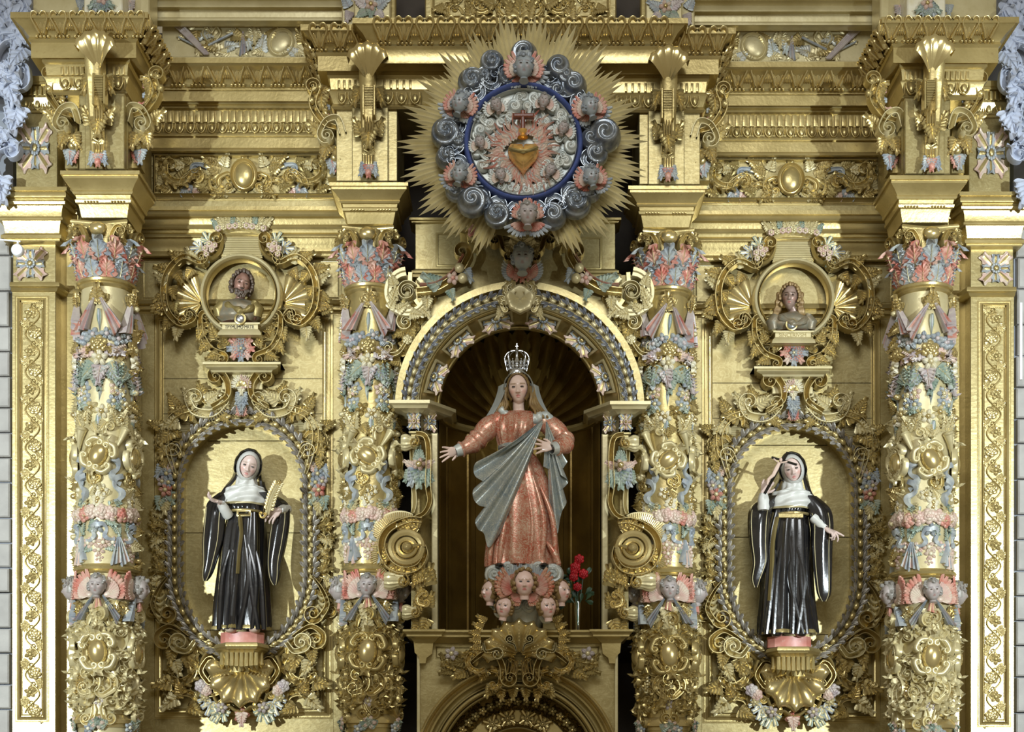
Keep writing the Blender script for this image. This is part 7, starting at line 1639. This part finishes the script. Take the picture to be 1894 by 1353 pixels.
def bust(right):
    d = .30; cx, y0 = (1464, 8) if right else (441, 0)
    lab = 'painted reliquary bust of a long-haired youth in the right medallion' if right else 'painted reliquary bust of a bearded man in the left medallion'
    t = thing('bust', lab, 'bust', P(cx, 622+y0, d))
    skin = (.42, .31, .26) if right else (.40, .24, .19)
    hx, hy, hs = (1461, 550, 44) if right else (447, 527, 47)
    mb = MB(); f = headxf(hx, hy, d+.08, hs, roll=-4 if right else -10, yaw=-12 if right else 18, pitch=4)
    head_mesh(mb, skin, (.45, .18, .15), (.48, .26, .2), (.12, .08, .05), xf=f, beard=None if right else (.10, .075, .06), narrow=.9); mb.col = skin
    sh = 561 if not right else 585
    secs = [(hx, hy+15, 8, .045, d+.05, 0), (cx+3, sh-9, 9, .05, d+.03, 0), (cx+2, sh-5, 15, .06, d+.02, 0), (cx, sh+1, 32, .09, d+.02, .0), (cx, sh+11, 38, .12, d+.02, 0), (cx, sh+(20 if right else 26), 38, .12, d+.02, 0), (cx, sh+(28 if right else 36), 30, .10, d+.02, 0)]
    loft(mb, secs, lambda a, t: 0, 30, 4); part('body', mb, ['BU'])
    s2 = [(a, b, c+1.2, e+.012, g, .06) for a, b, c, e, g, h in secs[2:]]
    mb = MB(); loft(mb, s2, lambda a, t: sin(14*t+4*cos(a+.6))*.6+.5*sin(7*a+3*t), 72, 8, cap=False); part('tunic', mb, ['TB'])
    mb = MB(); c = catmull([tuple(P(cx-22, sh+2, d+.10)), tuple(P(cx-8, sh+8, d+.14)), tuple(P(cx+8, sh+14, d+.15)), tuple(P(cx+24, sh+8, d+.12)), tuple(P(cx+30, sh, d+.08))], 5); mb.tube(c, [.028+.008*sin(i) for i in range(len(c))], 9)
    for s in (-1, 1): mb.tube([P(cx+s*28, sh+2, d+.06), P(cx+s*36, sh+12, d+.07), P(cx+s*34, sh+24, d+.06)], [.05, .058, .045], 12)
    part('cloak_roll', mb, ['TB' if right else 'GD'])
    mb = MB(); rg = random.Random(8)
    hood(mb, f, (.41, .48, .56), 62, -20, 200, 140, 30, 8, .03, k=20)
    for q in range(70 if not right else 60):
        u = radians(rg.uniform(-40, 220)); al = radians(rg.uniform(60, 115)); p0 = (.44*sin(al)*cos(u), -.49*cos(al), .57*sin(al)*sin(u)); r = hs*px2m(d)*rg.uniform(.05, .085); mb.ell(f(p0), (r, r, r*1.2), 6, 5)
    if right:
        for s in (-1, 1):
            for q in range(4): c = catmull([tuple(f((s*(.36+.04*q), .0, .2))), tuple(f((s*(.46+.02*q), -.06, -.15))), tuple(f((s*(.40+.05*q), 0, -.45))), tuple(f((s*(.50+.05*q), 0, -.75)))], 5); mb.tube(c, [.016*(1+.3*sin(i*1.3)) for i in range(len(c))], 6)
    else:
        for q in range(34): x = rg.uniform(-.26, .26); z = rg.uniform(-.52, -.33)+abs(x)*.5; r = hs*px2m(d)*.05; mb.ell(f((x, -.40+abs(x)*.55+(-.33-z)*.2, z)), (r, r, r*1.3), 6, 5)
    part('curly_hair', mb, ['HR'] if right else ['HD'])
    ox, oy = (1464, 600) if right else (444, 589)
    c = P(ox, oy, d+.15); mb = MB(); mb.ell(c, (.042, .02, .042), 18, 8); part('relic_glass', mb, ['S' if right else 'SV'])
    mb = MB(); mb.tube([c+Vector((.047*cos(a), 0, .047*sin(a))) for a in [2*pi*j/22 for j in range(23)]], .009, 7, cap=False); part('relic_ring', mb, ['G'])
    px0 = 1467 if right else 444; py0 = 615 if right else 600
    mb = MB(); moulding(mb, [(py0-4, .02), (py0-1, .02), (py0, .0), (py0+8, .0), (py0+10, .012), (py0+14, .03), (py0+19, .035), (py0+20, 0)], [(rx(px0-33, d+.12, .2), .2), (px0-33, d+.12), (px0+33, d+.12), (rx(px0+33, d+.12, .2), .2)]); part('plinth', mb, ['GL'])
    text_part('SINCERIVSM' if right else 'TPYMLIMO·MRTR', px0-1, py0+4.3, d+.121, 54 if not right else 50, 6.4, 'GD' if right else 'DK')
    mb = MB(); slab(mb, px0-34, py0+18, px0+34, py0+23, d+.08, .2, 0, .01); part('shelf', mb, ['G'])
    G.root = None
bust(False); bust(True)

# ---------- plaster ornament, sensor lamp, conduit ----------
for right in (False, True):
    setside(right, 1899, 6); sd = CT.side; d = .8
    t = thing('plaster_ornament', f'white plaster leaf scrolls on the church wall at the upper {sd} edge', 'plaster ornament', P(15, 380, d), 'white plaster wall ornaments')
    for x, y, z, r, kd, fx in ((24, 20, 80, 30, 'frond', 1), (12, 120, 100, 160, 'frond', 1), (30, 60, 70, 80, 'frond', -1), (2, 190, 90, 20, 'frond', 1), (10, 300, 90, 10, 'frond', -1), (38, 150, 60, 120, 'cscroll', 1)): put('scroll', motif(kd, 'PL'), x if not right else x-6, y, d, z, rot=r, sx=fx, sd=1.2)
    for x, y, z, r in ((34, 30, 60, 60), (20, 70, 64, -80), (44, 90, 54, 150), (14, 150, 60, 200), (34, 200, 60, 170), (6, 240, 60, 150), (20, 10, 60, 20), (6, 60, 60, -30), (0, 330, 60, 190), (26, 130, 50, 100)): put('leaf', AC('PL', 'PL'), x, y, d+.05, z, rot=r, sd=1.3)
    mb = MB(); slab(mb, -60, -40, 30, 60, d-.05, .2, 0, .03); slab(mb, -60, 60, 22, 190, d-.06, .2, 0, .03); part('plaster_ground', mb, ['PL'])
    G.root = None
setside()
t = thing('round_sensor', 'small round white sensor hanging from a thin bar at the left pilaster', 'sensor', P(33, 463, 1.0))
c = P(33, 463, 1.0); mb = MB(); rows = [[(c.x+r*cos(a), c.y+y, c.z+r*sin(a)) for a in [2*pi*j/28 for j in range(28)]] for r, y in ((.0, -.03), (.045, -.03), (.052, -.02), (.052, .02), (.0, .02))]; mb.grid(rows, cu=True); part('disc', mb, ['WH'])
mb = MB(); mb.tube([P(-40, 440, .98), P(38, 446, .98)], .007, 6); mb.tube([P(33, 446, .98), P(33, 456, .99)], .01, 6); part('bar', mb, ['WH'])
G.root = None; mb = MB(); mb.tube([P(1888, 560, .75), P(1888, 702, .75)], .015, 8); solo('conduit', mb, ['WH'], 'thin white conduit on the right wall beside the pilaster', 'conduit')
# everything painted or carved above is fixed; nothing hangs loose
